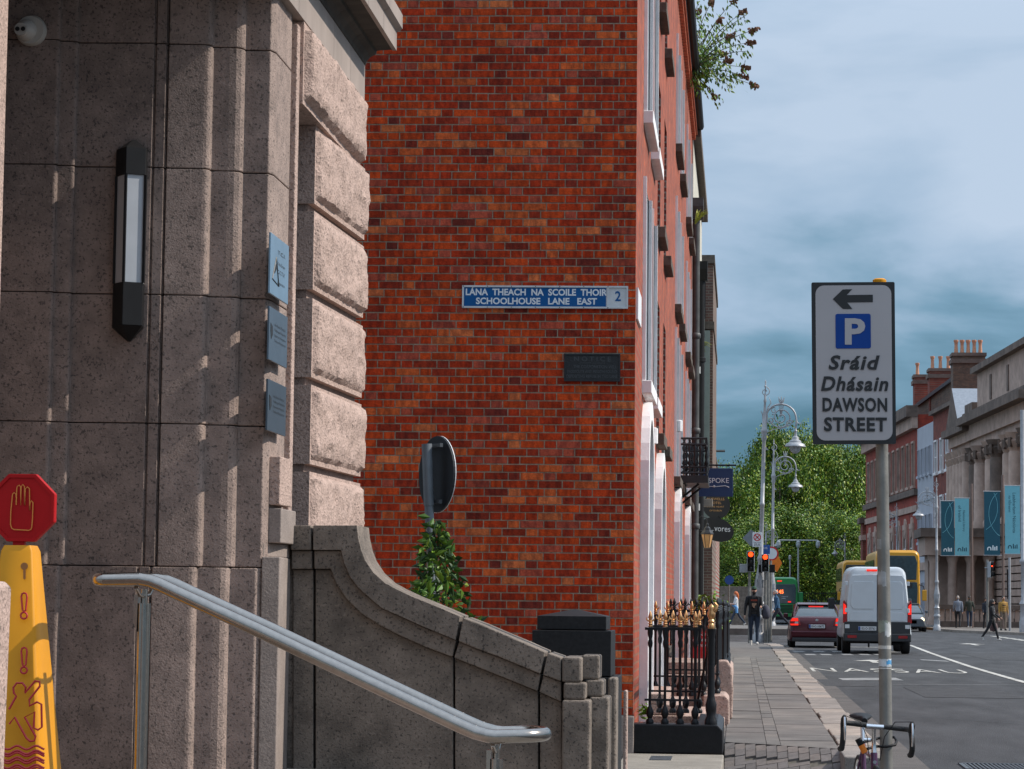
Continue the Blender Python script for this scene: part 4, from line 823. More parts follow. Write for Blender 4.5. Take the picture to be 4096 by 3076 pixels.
# low balustrade in front of the library
o = thing('stone_balustrade', 'low stone balustrade wall behind the people on the right pavement', 'wall', (15, 147, .1)); BLO = Vector((15,147,.1)); a = atY(3755, 2470, 147); b = atY(4130, 2470, 147)
MB().box(a.x, b.x, 147, 147.5, .1, .45).build('base', STOD, o, BLO); MB().box(a.x, b.x, 146.9, 147.6, 1.15, 1.4).build('rail', STOD, o, BLO)
for k in range(16):
    x = lerp(a.x + .2, b.x - .2, k/15); MB().box(x - .12, x + .12, 147.1, 147.4, .45, 1.15).build('baluster', STO, o, BLO)
# banners
TEAL = pm('dark_teal_banner', (.008,.075,.11), .7, var=.05); AQUA = pm('aqua_banner', (.16,.43,.50), .7, var=.05); INKT = pm('banner_ink', (.01,.05,.075), .7); PALE = pm('banner_white', (.75,.8,.8), .7); POLEM = pm('brown_pole', (.14,.095,.08), .6)
def banner(x0, x1, y0, y1, Y, dark, txt, label):
    a = atY(x0, y0, Y); b = atY(x1, y1, Y); t = thing('banner', label, 'banner', ((a.x+b.x)/2, Y, b.z), group='library banners'); O = Vector(t.location); w_, h_ = b.x-a.x, a.z-b.z; cx = (a.x+b.x)/2
    MB().box(a.x, b.x, Y, Y + .02, b.z, a.z).build('cloth', TEAL if dark else AQUA, t, O); MB().tube([(a.x-.05,Y+.01,a.z),(b.x+.05,Y+.01,a.z)], .025, 6).build('batten', SILVER, t, O); MB().tube([(a.x-.05,Y+.01,b.z-.02),(b.x+.1,Y+.01,b.z-.02)], .018, 6).build('batten', SILVER, t, O)
    lg = MB(); ink = PALE if dark else INKT; zc = b.z + .30*h_/3.1 + .0; u = w_*.115; yy = Y - .004
    # emblem: rounded n followed by three bars
    n = 8; cxn = cx - u*1.6; r0, r1 = u*1.15, u*.6
    arc_ = [(cxn - r0, zc - u*.9)] + [(cxn - r0*math.cos(math.pi*k/n), zc + r0*math.sin(math.pi*k/n)) for k in range(n+1)] + [(cxn + r0, zc - u*.9), (cxn + r1, zc - u*.9)] + [(cxn + r1*math.cos(math.pi*k/n), zc + r1*math.sin(math.pi*k/n)) for k in range(n+1)] + [(cxn - r1, zc - u*.9)]
    lg.prism(arc_, yy, yy + .003, 'y')
    for k, hh in enumerate((1.9, 1.1, 1.5)): lg.box(cx + u*.1 + k*u*1.05, cx + u*.7 + k*u*1.05, yy, yy + .003, zc - u*.9, zc + u*hh)
    lg.build('emblem', ink, t, O)
    if dark:
        c = MB(); s_ = AQUA
        for ccx, ccz, R in ((cx - w_*.9, b.z + h_*.75, w_*1.25), (cx + w_*1.1, b.z + h_*.65, w_*1.3)):
            pp = [(ccx + R*math.cos(t_), ccz + R*math.sin(t_)*1.25) for t_ in [k*2*math.pi/60 for k in range(61)]]
            for p_, q_ in zip(pp[:-1], pp[1:]):
                if a.x + .02 < min(p_[0], q_[0]) and max(p_[0], q_[0]) < b.x - .02 and b.z + .1 < min(p_[1], q_[1]) and max(p_[1], q_[1]) < a.z - .05: c.tube([(p_[0], yy, p_[1]), (q_[0], yy, q_[1])], .012, 4)
        c.build('ring_lines', s_, t, O)
    else:
        tx = MB()
        for k, s_ in enumerate(txt): put_text(tx, s_, (cx + w_*(.12 - .27*k), yy, a.z - h_*(.40 if k == 0 else .27)), (0,0,-1), (1,0,0), h=w_*.21)
        tx.build('lettering', INKT, t, O)
banner(3764,3817,2003,2222,143,True,None,'dark teal banner with fine ring lines, leftmost of the four')
banner(3819,3877,1992,2222,143,False,('National Library','of Ireland'),'aqua banner with English lettering, second from the left')
banner(3936,4001,1965,2220,140,True,None,'dark teal banner between the two brown flagpoles')
banner(4019,4081,1942,2215,140,False,('Leabharlann Náisiúnta','na hÉireann'),'aqua banner with Irish lettering, rightmost of the four')
for px, Y, top, lb in ((3886,143.2,1935,'brown flagpole right of the aqua banner with English lettering'), (4010,140.2,1900,'brown flagpole between the two right banners')):
    a = atY(px, top, Y); fp = MB(); fp.tube([(a.x, Y, .1), (a.x, Y, a.z)], .075, 8); tag(fp.build('flagpole', POLEM), lb, 'flagpole')
# ============================================================ STREET LAMPS
def spiral(c, r0, r1, turns, a0, n=40, sx=1):
    return [Vector((c[0] + sx*lerp(r0, r1, k/n)*math.cos(a0 + turns*2*math.pi*k/n), 0, c[1] + lerp(r0, r1, k/n)*math.sin(a0 + turns*2*math.pi*k/n))) for k in range(n+1)]
LG = 'ornate silver street lamps'
GLAMP = pm('lamp_bowl_glass', (.32,.34,.36), .15, var=.1, spec=.7)
def make_lamp():
    t = thing('street_lamp', 'x', 'street lamp', group=LG)
    col = MB(); col.lathe([(.21,0),(.21,.25),(.17,.3),(.155,.75),(.19,.8),(.19,.88),(.14,.95),(.135,1.25),(.17,1.32),(.12,1.4),(.12,1.55),(.15,1.62),(.17,1.9),(.15,2.2),(.10,2.5),(.085,2.7),(.12,2.78),(.12,2.86),(.075,2.95),(.07,4.6),(.085,4.62),(.085,4.7),(.068,4.72),(.06,6.8),(.10,6.9),(.07,7.0),(.11,7.1),(.11,7.18),(.075,7.26),(.07,7.7),(.05,7.8),(.035,8.1),(.055,8.16),(.03,8.24),(.045,8.34),(.022,8.42),(.02,8.62),(.04,8.66),(.018,8.72),(.03,8.8),(.001,8.9)], n=14)
    col.build('column', SILVER, t, smooth=40)
    fl = MB()
    for z in (.5, 1.08, 2.0): 
        for k in range(8): a = k*math.pi/4; r = {.5:.165,1.08:.14,2.0:.165}[z]; fl.obox((r*math.cos(a), r*math.sin(a), z), (math.cos(a),math.sin(a),0), (-math.sin(a),math.cos(a),0), (0,0,1), .015, .03, .12)
    tag(fl.build('base_ornament', SILVER, t), kind='stuff')
    arm = MB(); arch = [Vector((.05,0,7.35)), Vector((.08,0,7.6))] + [Vector((.54 + .5*math.cos(a), 0, 7.6 + .47*math.sin(a))) for a in [math.pi*(.9 - k*.085) for k in range(11)]] + [Vector((1.06,0,7.5)), Vector((1.04,0,7.3))]
    arm.tube(arch, [.035]*8 + [.03]*(len(arch)-8), 8)
    arm.tube([Vector((1.04,0,7.55)), Vector((1.10,0,7.46)), Vector((1.18,0,7.42)), Vector((1.24,0,7.46))], [.02,.02,.014,.008], 6)
    arm.tube([Vector((.05,0,7.05)), Vector((.12,0,6.98)), Vector((.16,0,7.04)), Vector((.10,0,7.10)), Vector((.3,0,7.2)), Vector((.6,0,7.26)), Vector((.85,0,7.36)), Vector((.94,0,7.55))], .016, 6)
    arm.build('arm', SILVER, t, smooth=50)
    sc = MB(); sc.tube(spiral((.54,7.62), .37, .06, 1.9, math.pi*1.1, 56), .024, 6); sc.tube(spiral((.0,8.48), .04, .16, 1.2, 0), .018, 6); sc.tube(spiral((.2,7.52), .13, .03, 1.2, math.pi), .02, 6); sc.tube(spiral((.82,7.42), .13, .03, 1.2, 0), .02, 6); sc.tube(spiral((.3,7.85), .10, .03, 1.1, 1), .018, 6)
    for x in (.46, .5, .54, .58, .62): sc.tube([Vector((.54,0,7.62)), Vector((x,0,8.03))], .010, 4)
    for a in (-.6, 0, .6): sc.tube([Vector((.54,0,8.06)), Vector((.54 + .1*math.sin(a),0,8.17)), Vector((.54 + .17*math.sin(a),0,8.24 + .1*math.cos(a)))], [.02,.035,.008], 6)
    sc.tube([Vector((.06,0,7.7)), Vector((.1,0,7.95)), Vector((.2,0,8.1)), Vector((.16,0,8.22)), Vector((.12,0,8.3))], [.03,.025,.02,.014,.006], 6); sc.tube([Vector((-.05,0,7.4)), Vector((-.07,0,7.7)), Vector((-.12,0,7.82)), Vector((-.15,0,7.78))], [.02,.02,.016,.008], 6)
    for k in range(7): a = k*.9; c_ = Vector((.54 + .3*math.cos(a), 0, 7.6 + .28*math.sin(a))); sc.lathe([(.001,-.035),(.035,0),(.001,.035)], c_, 6)
    sc.build('scrollwork', SILVER, t, smooth=50)
    hd = MB(); hd.lathe([(.03,7.3),(.03,7.22),(.05,7.18),(.035,7.12),(.055,7.0),(.10,6.97),(.12,6.88),(.19,6.84),(.20,6.78),(.30,6.74),(.345,6.66),(.345,6.64),(.30,6.65),(.20,6.68)], (1.04,0,0), 18); h_ = hd.build('lamp_shade', SILVER, t, smooth=40)
    MB().lathe([(.19,6.66),(.185,6.58),(.15,6.48),(.08,6.42),(.001,6.40)], (1.04,0,0), 14).build('glass_bowl', GLAMP, h_, smooth=60)
    MB().prism([(.06,6.62),(.17,6.5),(.06,6.5)], -.01, .01, 'y').build('bracket', SILVER, t)
    return t
lamp0 = None
for px, py, Y, rz, z0, lab in ((3034,2566,83.5,0,.12,'tall silver ornate street lamp carrying the traffic lights, nearest of them'), (3086,2513,125,0,.12,'second silver ornate lamp just right of and behind the tallest one'),
        (3063,2470,200,0,.1,'small far silver lamp with its arm to the right behind the traffic lights'), (3380,2468,232,math.pi,.1,'small far silver lamp above the white van with its arm to the left'), (3748,2518,127,math.pi,.12,'silver ornate lamp on the right pavement left of the banners'), (3588,2490,161,math.pi,.1,'silver ornate lamp half hidden behind the parking sign post')):
    o = make_lamp() if lamp0 is None else copy_tree(lamp0); lamp0 = lamp0 or o
    p = atY(px, py, Y); top = {3034:1517, 3086:1755, 3063:2085, 3380:2130, 3748:1909, 3588:2010}[px]; tz = atY(px, top, Y).z; s = (tz - z0)/8.9
    o.location = (p.x, Y, z0); o.rotation_euler = (0, rad(1.4) if px == 3034 else (rad(.6) if px == 3086 else 0), rz); o.scale = (s if px != 3034 else 1.0, s, s); o['label'] = lab
# plain steel lamp mast with T bar
def mast(px, base, top, Y, label, arm=None, r_=.07):
    a = atY(px, top, Y); t = thing('lamp_mast', label, 'lamp post', (a.x, Y, .1)); MB().tube([(0,0,0),(0,0,2.0),(0,0,a.z-.1)], [r_*1.3, r_, r_*.7], 8).build('mast', SILVER, t)
    if arm:
        l_, r2 = atY(arm[0], top, Y).x - a.x, atY(arm[1], top, Y).x - a.x; MB().tube([(l_,0,a.z-.12),(r2,0,a.z-.12)], .05, 6).build('cross_arm', SILVER, t)
        for x in (l_, 0, r2): MB().lathe([(.04,0),(.14,-.1),(.16,-.35),(.1,-.5),(.001,-.55)], (x,0,a.z-.12), 8).build('lamp_head', GLAMP, t)
    else: MB().lathe([(.05,0),(.12,.1),(.12,.35),(.05,.45)], (0,0,a.z-.3), 8).build('camera_head', SILVER, t)
mast(3193, 2430, 2160, 175, 'slim steel mast with a T shaped cross arm of lamps before the trees', (3115, 3272)); mast(3160, 2400, 2232, 210, 'thin grey camera mast above the green bus')
# ============================================================ TRAFFIC LIGHTS AND SIGNS AT THE CROSSING
REDL = pm('red_signal_lens', (1.0,.055,.008), .3, var=0, emit=3.2); LENS = pm('dark_lens', (.02,.022,.02), .2)
TGREY = pm('grey_signal_case', (.32,.34,.36), .5)
def tlight(px, py0, py1, Y, w_, label, side=None):
    a = atY(px, py0, Y); b = atY(px, py1, Y); t = thing('traffic_light', label, 'traffic light', (a.x, Y, b.z), group='red traffic lights'); h_ = a.z - b.z
    MB().box(-w_/2, w_/2, 0, .16, 0, h_).build('case', TGREY, t, bevel=.01); MB().box(-w_*.42, w_*.42, -.012, -.001, .02, h_-.02).build('face', BLK, t)
    for k in range(3):
        zc = h_*(.84 - .335*k); MB().lathe([(.001,0),(w_*.33,0),(w_*.30,-.03),(.001,-.045)], (0,-.012,zc), 16, 'y').build('lens', REDL if k == 0 else LENS, t, smooth=40)
        v = MB(); n = 10; R = w_*.37
        ring = [[Vector((R*math.cos(a_), y_, zc + R*math.sin(a_))) for a_ in [math.pi*(-.15 + 1.3*j/n) for j in range(n+1)]] for y_ in (-.012, -.14)]; v.loft(ring, caps=False, closed=False); v.build('visor', BLK, t)
    MB().box(-.04, .04, .16, .35, h_*.6, h_*.6 + .05).build('bracket', TGREY, t)
    return t
tlight(3003, 2204, 2288, 82.6, .25, 'left red traffic light left of the tall lamp column'); tlight(3061, 2217, 2288, 83.0, .25, 'right red traffic light right of the tall lamp column')
def signbox(name, label, x0, x1, y0, y1, Y, m, cat='sign', d=.05, foot=None):
    a = atY(x0, y0, Y); b = atY(x1, y1, Y); t = thing(name, label, cat, ((a.x+b.x)/2, Y, b.z)); O = Vector(t.location); MB().box(a.x, b.x, Y, Y + d, b.z, a.z).build('panel', m, t, O, bevel=.008); return t, O, a, b
signbox('signal_box', 'grey pedestrian signal box left of the traffic lights', 2958, 2988, 2256, 2290, 82.8, TGREY, 'signal', .25)
signbox('signal_box', 'black pedestrian signal box between the two red lights', 3034, 3050, 2258, 2290, 83.2, BLK, 'signal', .2)
signbox('signal_box', 'grey framed black signal box right of the red lights', 3078, 3100, 2258, 2290, 83.2, BLK, 'signal', .2)
SIGNW = pm('sign_white', (.68,.70,.72), .5, var=.03); SIGNB = pm('sign_blue', (.01,.07,.28), .4, var=.03); SIGNR = pm('sign_red', (.55,.02,.02), .4, var=.03); SIGNG = pm('sign_back_grey', (.20,.225,.25), .5, metal=.3, var=.1); ORANGE = pm('sign_orange', (.75,.20,.01), .5); INK = pm('sign_black', (.01,.01,.011), .5, var=.05)
t, O, a, b = signbox('clearway_sign', 'white clearway sign with red crossed circle and 24 hour plate', 3010, 3048, 2130, 2188, 82.9, SIGNW); c = (a+b)/2; zc = atY(3029, 2149, 82.9).z; R = .125
def disc(mb, cx, Y, cz, r0, r1, n=24):
    if r0 == 0: mb.add([(cx + r1*math.cos(2*math.pi*k/n), Y, cz + r1*math.sin(2*math.pi*k/n)) for k in range(n)], [tuple(range(n))]); return mb
    vs = [(cx + r*math.cos(2*math.pi*k/n), Y, cz + r*math.sin(2*math.pi*k/n)) for r in (r0, r1) for k in range(n)]; return mb.add(vs, [(k, (k+1) % n, n + (k+1) % n, n + k) for k in range(n)])
m_ = disc(MB(), c.x, 82.895, zc, R*.78, R)
for s in (-1, 1): m_.obox((c.x, 82.893, zc), (1,0,s), (0,1,0), (-s,0,1), R*.85, .001, .014)
m_.build('red_cross_ring', SIGNR, t, O); tx = MB(); z2 = atY(3029, 2176, 82.9).z; put_text(tx, 'Cuan Urscair', (c.x, 82.894, z2 + .055), (1,0,0), (0,0,1), w=.24); put_text(tx, '24 hr', (c.x, 82.894, z2), (1,0,0), (0,0,1), w=.2); put_text(tx, 'MON-SUN', (c.x, 82.894, z2 - .055), (1,0,0), (0,0,1), w=.2); tx.build('lettering', INK, t, O)
p = atY(3003, 2152, 83.8); dm = MB(); dm.prism([(p.x-.27,p.z),(p.x,p.z-.28),(p.x+.45,p.z),(p.x,p.z+.28)], 83.8, 83.83, 'y'); tag(dm.build('diamond_sign', SIGNG), 'grey back of a diamond shaped sign behind the clearway sign', 'sign')
t, O, a, b = signbox('bus_stop_sign', 'blue bus information sign above the right red light', 3038, 3080, 2180, 2216, 84.6, SIGNB); tx = MB(); put_text(tx, 'BUS', ((a.x+b.x)/2, 84.59, (a.z+b.z)/2 + .05), (1,0,0), (0,0,1), w=.18); tx.build('lettering', SIGNW, t, O); MB().tube([((a.x+b.x)/2+.1, 84.7, .1), ((a.x+b.x)/2+.1, 84.7, b.z)], .04, 8).build('pole', GALV, t, O)
p = atY(3086, 2214, 86.0); t = thing('no_entry_disc', 'round white sign with red ring right of the blue sign', 'sign', (p.x, 86, p.z - .3)); O = Vector(t.location); disc(MB(), p.x, 86, p.z, 0, .24).build('face', SIGNW, t, O); disc(MB(), p.x, 85.995, p.z, .19, .24).build('ring', SIGNR, t, O); MB().tube([(p.x-.02,86.05,.1),(p.x-.02,86.05,p.z+.2)], .04, 8).build('pole', GALV, t, O)
p = atY(3108, 2252, 98); dm = MB(); h_ = .36; dm.prism([(p.x-h_,p.z),(p.x,p.z-h_),(p.x+h_*.55,p.z),(p.x,p.z+h_)], 98, 98.03, 'y'); tag(dm.build('roadworks_sign', ORANGE), 'orange diamond roadworks sign right of the red lights', 'sign')
for px, Y, top, r_, lb, base in ((2998,82.75,2290,.045,'grey steel signal pole left of the lamp base',.12), (3062,83.1,2288,.045,'grey steel signal pole right of the lamp base',.12), (3074,84,2290,.04,'thin signal pole furthest right at the crossing',.12)):
    a = atY(px, top, Y); tag(MB().tube([(a.x, Y+.2, base), (a.x, Y+.2, a.z)], r_, 8).build('signal_pole', GALV), lb, 'pole')
# blue banana-shaped bike hoops / far kiosk on the left corner
t, O, a, b = signbox('far_wall', 'dark stone wall at the far corner behind the walking woman', 2880, 3010, 2345, 2420, 127.5, GRAND, 'wall', .4); MB().box(a.x, b.x, 127.5, 127.9, .1, b.z).build('base', GRAND, t, O)
p = atY(2917, 2320, 110); t = thing('blue_sign', 'small blue round sign on a pole at the far corner', 'sign', (p.x, 110, .1)); O = Vector(t.location); disc(MB(), p.x, 110, p.z, 0, .2).build('face', SIGNB, t, O); MB().tube([(p.x,110.04,.1),(p.x,110.04,p.z+.2)], .035, 6).build('pole', GALV, t, O)
# ============================================================ HANGING SIGNS, LEFT
NAVY = pm('navy_sign', (.004,.028,.10), .45, var=.04); GOLDT = pm('gold_lettering', (.50,.27,.10), .5)
t, O, a, b = signbox('hanging_sign', 'navy blue hanging sign with white lettering beside the iron balcony', 2782, 2932, 1872, 1987, 50.5, NAVY, 'sign', .04)
tx = MB(); cz = atY(2870, 1922, 50.5).z; cx = (a.x+b.x)/2; put_text(tx, 'BESPOKE', (cx + .02, 50.49, cz), (1,0,0), (0,0,1), w=.55, h=.10); zz = atY(2857, 1945, 50.5).z
tx.tube([(cx-.30,50.492,zz-.02),(cx-.22,50.492,zz+.012),(cx-.1,50.492,zz),(cx,50.492,zz-.01),(cx+.1,50.492,zz),(cx+.22,50.492,zz+.012),(cx+.30,50.492,zz-.02)], .006, 5); tx.lathe([(.001,-.025),(.03,0),(.001,.025)], (cx,50.49,zz), 8); tx.build('lettering', SIGNW, t, O)
MB().tube([(FX,50.5,a.z+.06),(b.x+.06,50.5,a.z+.06)], .018, 8).build('bracket', BLK, t, O)
for x in (a.x+.1, b.x-.08): MB().tube([(x,50.5,a.z),(x,50.5,a.z+.06)], .006, 4).build('hook', BLK, t, O)
p = atY(2866, 2022, 62); t = thing('hotel_sign', 'black oval hotel sign with gold lettering below the navy sign', 'sign', (p.x, 62, p.z-.3)); O = Vector(t.location); n = 28
MB().prism([(p.x + .34*math.cos(k*2*math.pi/n), p.z + .33*math.sin(k*2*math.pi/n)) for k in range(n)], 62, 62.05, 'y').build('panel', INK, t, O); tx = MB()
for k, (s_, w_) in enumerate((('BUSWELLS', .42), ('HOTEL', .28), ('IN THE HEART', .42), ('OF DUBLIN', .3))): put_text(tx, s_, (p.x - .02, 61.99, p.z + .16 - k*.095), (1,0,0), (0,0,1), w=w_, h=.06 if k < 2 else .04)
tx.build('lettering', GOLDT, t, O); MB().tube([(-.97,62,p.z+.36),(p.x+.3,62,p.z+.36)], .02, 6).build('bracket', BLK, t, O); MB().tube(spiral((p.x, p.z-.38), .03, .12, 1.2, 0) , .012, 5, ).build('scroll', BLK, t, O, xf=Matrix.Translation((0,62,0)))
p = atY(2868, 2118, 57); t = thing('oval_sign', 'large tilted black oval sign with pale lettering above the pub entrance', 'sign', (p.x, 57, p.z-.3)); O = Vector(t.location)
MB().prism([(p.x + .38*math.cos(k*2*math.pi/n), p.z + .27*math.sin(k*2*math.pi/n) - .18*.38*math.cos(k*2*math.pi/n)) for k in range(n)], 57, 57.06, 'y').build('panel', INK, t, O); tx = MB(); put_text(tx, 'vores', (p.x + .12, 56.98, p.z - .0), (1,0,-.05), (0.05,0,1), w=.36, h=.09); put_text(tx, 'bar', (p.x - .14, 56.98, p.z - .02), (1,0,-.05), (0.05,0,1), w=.14, h=.06); tx.build('lettering', SIGNW, t, O); MB().tube([(-.97,57,p.z),(p.x-.3,57,p.z)], .015, 6).build('bracket', BLK, t, O)
p = atY(2829, 2150, 54); t = thing('wall_lantern', 'amber glass wall lantern with black top hanging before the pub', 'lantern', (p.x, 54, p.z-.3)); O = Vector(t.location); AMB = pm('amber_glass', (.55,.30,.12), .3, var=.15)
MB().lathe([(.06,p.z-.22),(.07,p.z-.21),(.125,p.z+.06),(.12,p.z+.07)], (p.x,54,0), 6).build('glass', AMB, t, O); MB().lathe([(.14,p.z+.07),(.13,p.z+.1),(.08,p.z+.16),(.07,p.z+.2),(.03,p.z+.24),(.03,p.z+.28),(.001,p.z+.33)], (p.x,54,0), 6).build('cap', IRON, t, O)
m_ = MB()
for k in range(6): an = k*math.pi/3; m_.tube([(p.x+.066*math.cos(an),54+.066*math.sin(an),p.z-.22),(p.x+.13*math.cos(an),54+.13*math.sin(an),p.z+.07)], .007, 4)
m_.build('frame', IRON, t, O); MB().tube([(p.x,54,p.z+.3),(p.x-.02,54,p.z+.42),(p.x-.12,54,p.z+.46),(p.x-.26,54,p.z+.36),(-.97,54,p.z+.3)], .014, 6).build('bracket', IRON, t, O)
tx = MB(); put_text(tx, 'TRUMANS', (p.x, 53.93, p.z-.07), (0,0,-1), (1,0,0), w=.2, h=.03); tx.build('lettering', INK, t, O)
t, O, a, b = signbox('shop_canopy', 'weathered wooden canopy box projecting below the navy sign', 2780, 2850, 1995, 2025, 55, pm('weathered_wood', (.22,.19,.16), .8), 'canopy', .5)
# wall lamps (white tubes) on the terrace
for px, py0, py1, X, lb in ((2613,1710,1778,FX+.06,'white tubular wall lamp near the second doorcase'), (2717,1680,1728,FX+.06,'white tubular wall lamp beside the iron balcony')):
    a = atX(px, py0, X); b = atX(px, py1, X); m_ = MB(); m_.lathe([(.03,b.z),(.05,b.z+.01),(.05,a.z-.01),(.03,a.z)], (X, (a.y+b.y)/2, 0), 10); tag(m_.build('wall_lamp', WHITE), lb, 'lamp')
pq = atX(2652, 1930, FX+.01); tag(MB().box(FX+.001, FX+.03, pq.y-.35, pq.y+.35, 2.9, 3.5).build('bronze_plaque', pm('green_bronze', (.12,.15,.14), .6)), 'greenish bronze plaque on the terrace wall beside the second doorcase', 'plaque')
a = atX(2546, 1160, FX+.02); tag(MB().box(FX+.001, FX+.02, 23.55, 24.35, 4.15, 4.45).build('street_plate', SIGNW), 'white street name plate seen edge on at the corner of the brick house', 'sign')
# ============================================================ PLATES ON THE BRICK SIDE WALL
def wu(px, py): 
    d = ray(px, py); k = (WC - EYE).dot(WN) / d.dot(WN); P = EYE + d*k; return (P - WC).dot(WU), P.z
u0, za = wu(1850, 1143); u1, zb_ = wu(2512, 1236); ur, zr = wu(2433, 1190)
SW = WU*-1
t = thing('street_name_plate', 'blue and white street name plate SCHOOLHOUSE LANE EAST on the brick wall', 'sign', wall_pt((u0+u1)/2, (za+zb_)/2, .004)); O = Vector(t.location); up = Vector((0,0,1)); CN = wall_pt((u0+u1)/2, (za+zb_)/2, .016)
wS, hS = u0 - u1, za - zb_; PBLUE = pm('plate_blue', (.004,.085,.26), .5, var=.08, vscale=5, spec=.2); PW = pm('plate_white', (.55,.57,.59), .5, var=.08, vscale=9)
MB().obox(CN, SW, WN, up, wS/2, .012, hS/2).build('plate', PW, t, O, bevel=.003)
ub, _ = wu(2432, 1190); wb = u0 - ub
MB().obox(wall_pt(u0 - wb/2 , (za+zb_)/2, .0295), SW, WN, up, wb/2 - .018, .001, hS/2 - .018).build('blue_field', PBLUE, t, O)
rim = MB()
for s in (-1, 1): rim.obox(wall_pt((u0+u1)/2, (za+zb_)/2 + s*(hS/2 - .008), .032), SW, WN, up, wS/2, .006, .008)
for uu in (u0 - .008, ub, u1 + .008): rim.obox(wall_pt(uu, (za+zb_)/2, .0322), SW, WN, up, .008, .006, hS/2)
rim.build('rim', PW, t, O)
riv = MB()
for k in range(7):
    for s in (-1, 1): q = wall_pt(lerp(u0 - .012, ub, k/6.0), (za+zb_)/2 + s*(hS/2 - .008), .039); riv.obox(q, SW, WN, up, .004, .002, .004)
tag(riv.build('screws', DGREY, t, O), kind='stuff')
def wall_text(mb, s_, pxc, pyc, wpx, hpx, d=.0315, **k):
    uc, zc = wu(pxc, pyc); us, _ = wu(pxc + wpx/2, pyc); c = wall_pt(uc, zc, d); _, zq = wu(pxc, pyc + hpx/2)
    put_text(mb, s_, c, SW, up, w=2*(uc-us), h=2*(zc-zq), **k)
tx = MB(); wall_text(tx, 'LÁNA  THEACH  NA  SCOILE  THOIR', 2146, 1167, 566, 34, bold=.032); wall_text(tx, 'SCHOOLHOUSE   LANE   EAST', 2146, 1206, 484, 27, bold=.032); tx.build('lettering', SIGNW, t, O)
tx = MB(); wall_text(tx, '2', 2472, 1186, 23, 40, d=.030, bold=.02); tx.build('district_number', PBLUE, t, O)
u0, za = wu(2257, 1415); u1, zb_ = wu(2481, 1527); IRB = pm('black_cast_plate', (.010,.011,.013), .5, var=.3, vscale=30, bump=.2, bscale=60)
t = thing('cast_iron_notice', 'black cast iron NOTICE plate on the brick wall below the street name', 'sign', wall_pt((u0+u1)/2, (za+zb_)/2, .004)); O = Vector(t.location); wS, hS = u0-u1, za-zb_
MB().obox(wall_pt((u0+u1)/2, (za+zb_)/2, .014), SW, WN, up, wS/2, .010, hS/2).build('plate', IRB, t, O, bevel=.004)
rim = MB()
for s in (-1, 1): rim.obox(wall_pt((u0+u1)/2, (za+zb_)/2 + s*(hS/2 - .007), .028), SW, WN, up, wS/2, .005, .007); rim.obox(wall_pt((u0+u1)/2 + s*(wS/2-.007), (za+zb_)/2, .0281), SW, WN, up, .007, .005, hS/2)
rim.build('rim', IRB, t, O); IRL = pm('worn_raised_letters', (.045,.048,.052), .4, var=.3, vscale=40)
tx = MB(); wall_text(tx, 'N O T I C E', 2370, 1437, 148, 20, d=.027, bold=.02); wall_text(tx, '___________', 2370, 1453, 100, 2, d=.027); wall_text(tx, 'THE CORPORATION WILL', 2380, 1468, 174, 13, d=.027, bold=.02); wall_text(tx, 'PROSECUTE ANY PERSON FOUND', 2368, 1487, 200, 12, d=.027, bold=.02); wall_text(tx, 'DEPOSITING REFUSE IN THIS LANE', 2368, 1506, 204, 13, d=.027, bold=.02); tx.build('lettering', IRL, t, O)
# ============================================================ PLAQUES ON THE GRANITE RETURN
PLQ = [pm('steel_plaque_%d' % i, c, .35, metal=.6, var=.08) for i, c in enumerate([(.24,.36,.46), (.11,.15,.19), (.075,.10,.125)])]
for k, (y0, y1, lines, lb) in enumerate(((926, 1212, ('T.C.I.','Tailte Éireann','C.C.T.V.','in operation'), 'pale blue metal plaque with a camera triangle, top of the three'), (1225, 1480, ('An Roinn Fiontar,','Trádála agus Fostaíochta','Department of Enterprise,','Trade and Employment'), 'blue grey metal plaque with harp, middle of the three'), (1518, 1765, ('An Roinn Fiontar,','Trádála agus Fostaíochta','Department of Enterprise,','Trade and Employment'), 'dark grey metal plaque with harp, lowest of the three'))):
    XP = -2.648; ya = atX(1079, 1200, XP).y; yb = atX(1152, 1200, XP).y; zt_ = atX(1081, y0, XP).z; zb_ = atX(1077, y1 - 42, XP).z
    t = thing('wall_plaque', lb, 'plaque', (XP, (ya+yb)/2, zb_), group='metal plaques by the entrance'); O = Vector(t.location)
    MB().box(XP - .012, XP, ya, yb, zb_, zt_).build('plate', PLQ[k], t, O, bevel=.002); tx = MB(); yc = (ya+yb)/2
    for j, s_ in enumerate(lines): put_text(tx, s_, (XP + .002, yc + .05, lerp(zt_, zb_, .3 + .1*j if k else (.24,.42,.56,.75)[j])), (0,1,0), (0,0,1), w=(yb-ya)*(.62 if k else .4), h=.018 if k else .022)
    if k == 0:
        tri = [(ya + .06, zb_ + .09), (ya + .26, zb_ + .07), (ya + .17, zt_ - .12)]
        for p_, q_ in zip(tri, tri[1:] + tri[:1]): tx.tube([(XP+.001, *p_), (XP+.001, *q_)], .004, 4)
        tx.obox((XP+.001, ya + .155, zb_ + .16), (0,.8,.5), (1,0,0), (0,-.5,.8), .04, .001, .015)
    else: tx.prism([(ya + .04, lerp(zt_, zb_, .3)), (ya + .10, lerp(zt_, zb_, .35)), (ya + .11, lerp(zt_, zb_, .5)), (ya + .06, lerp(zt_, zb_, .6)), (ya + .04, lerp(zt_, zb_, .45))], XP, XP + .002, 'x')
    tx.build('lettering', INK, t, O)
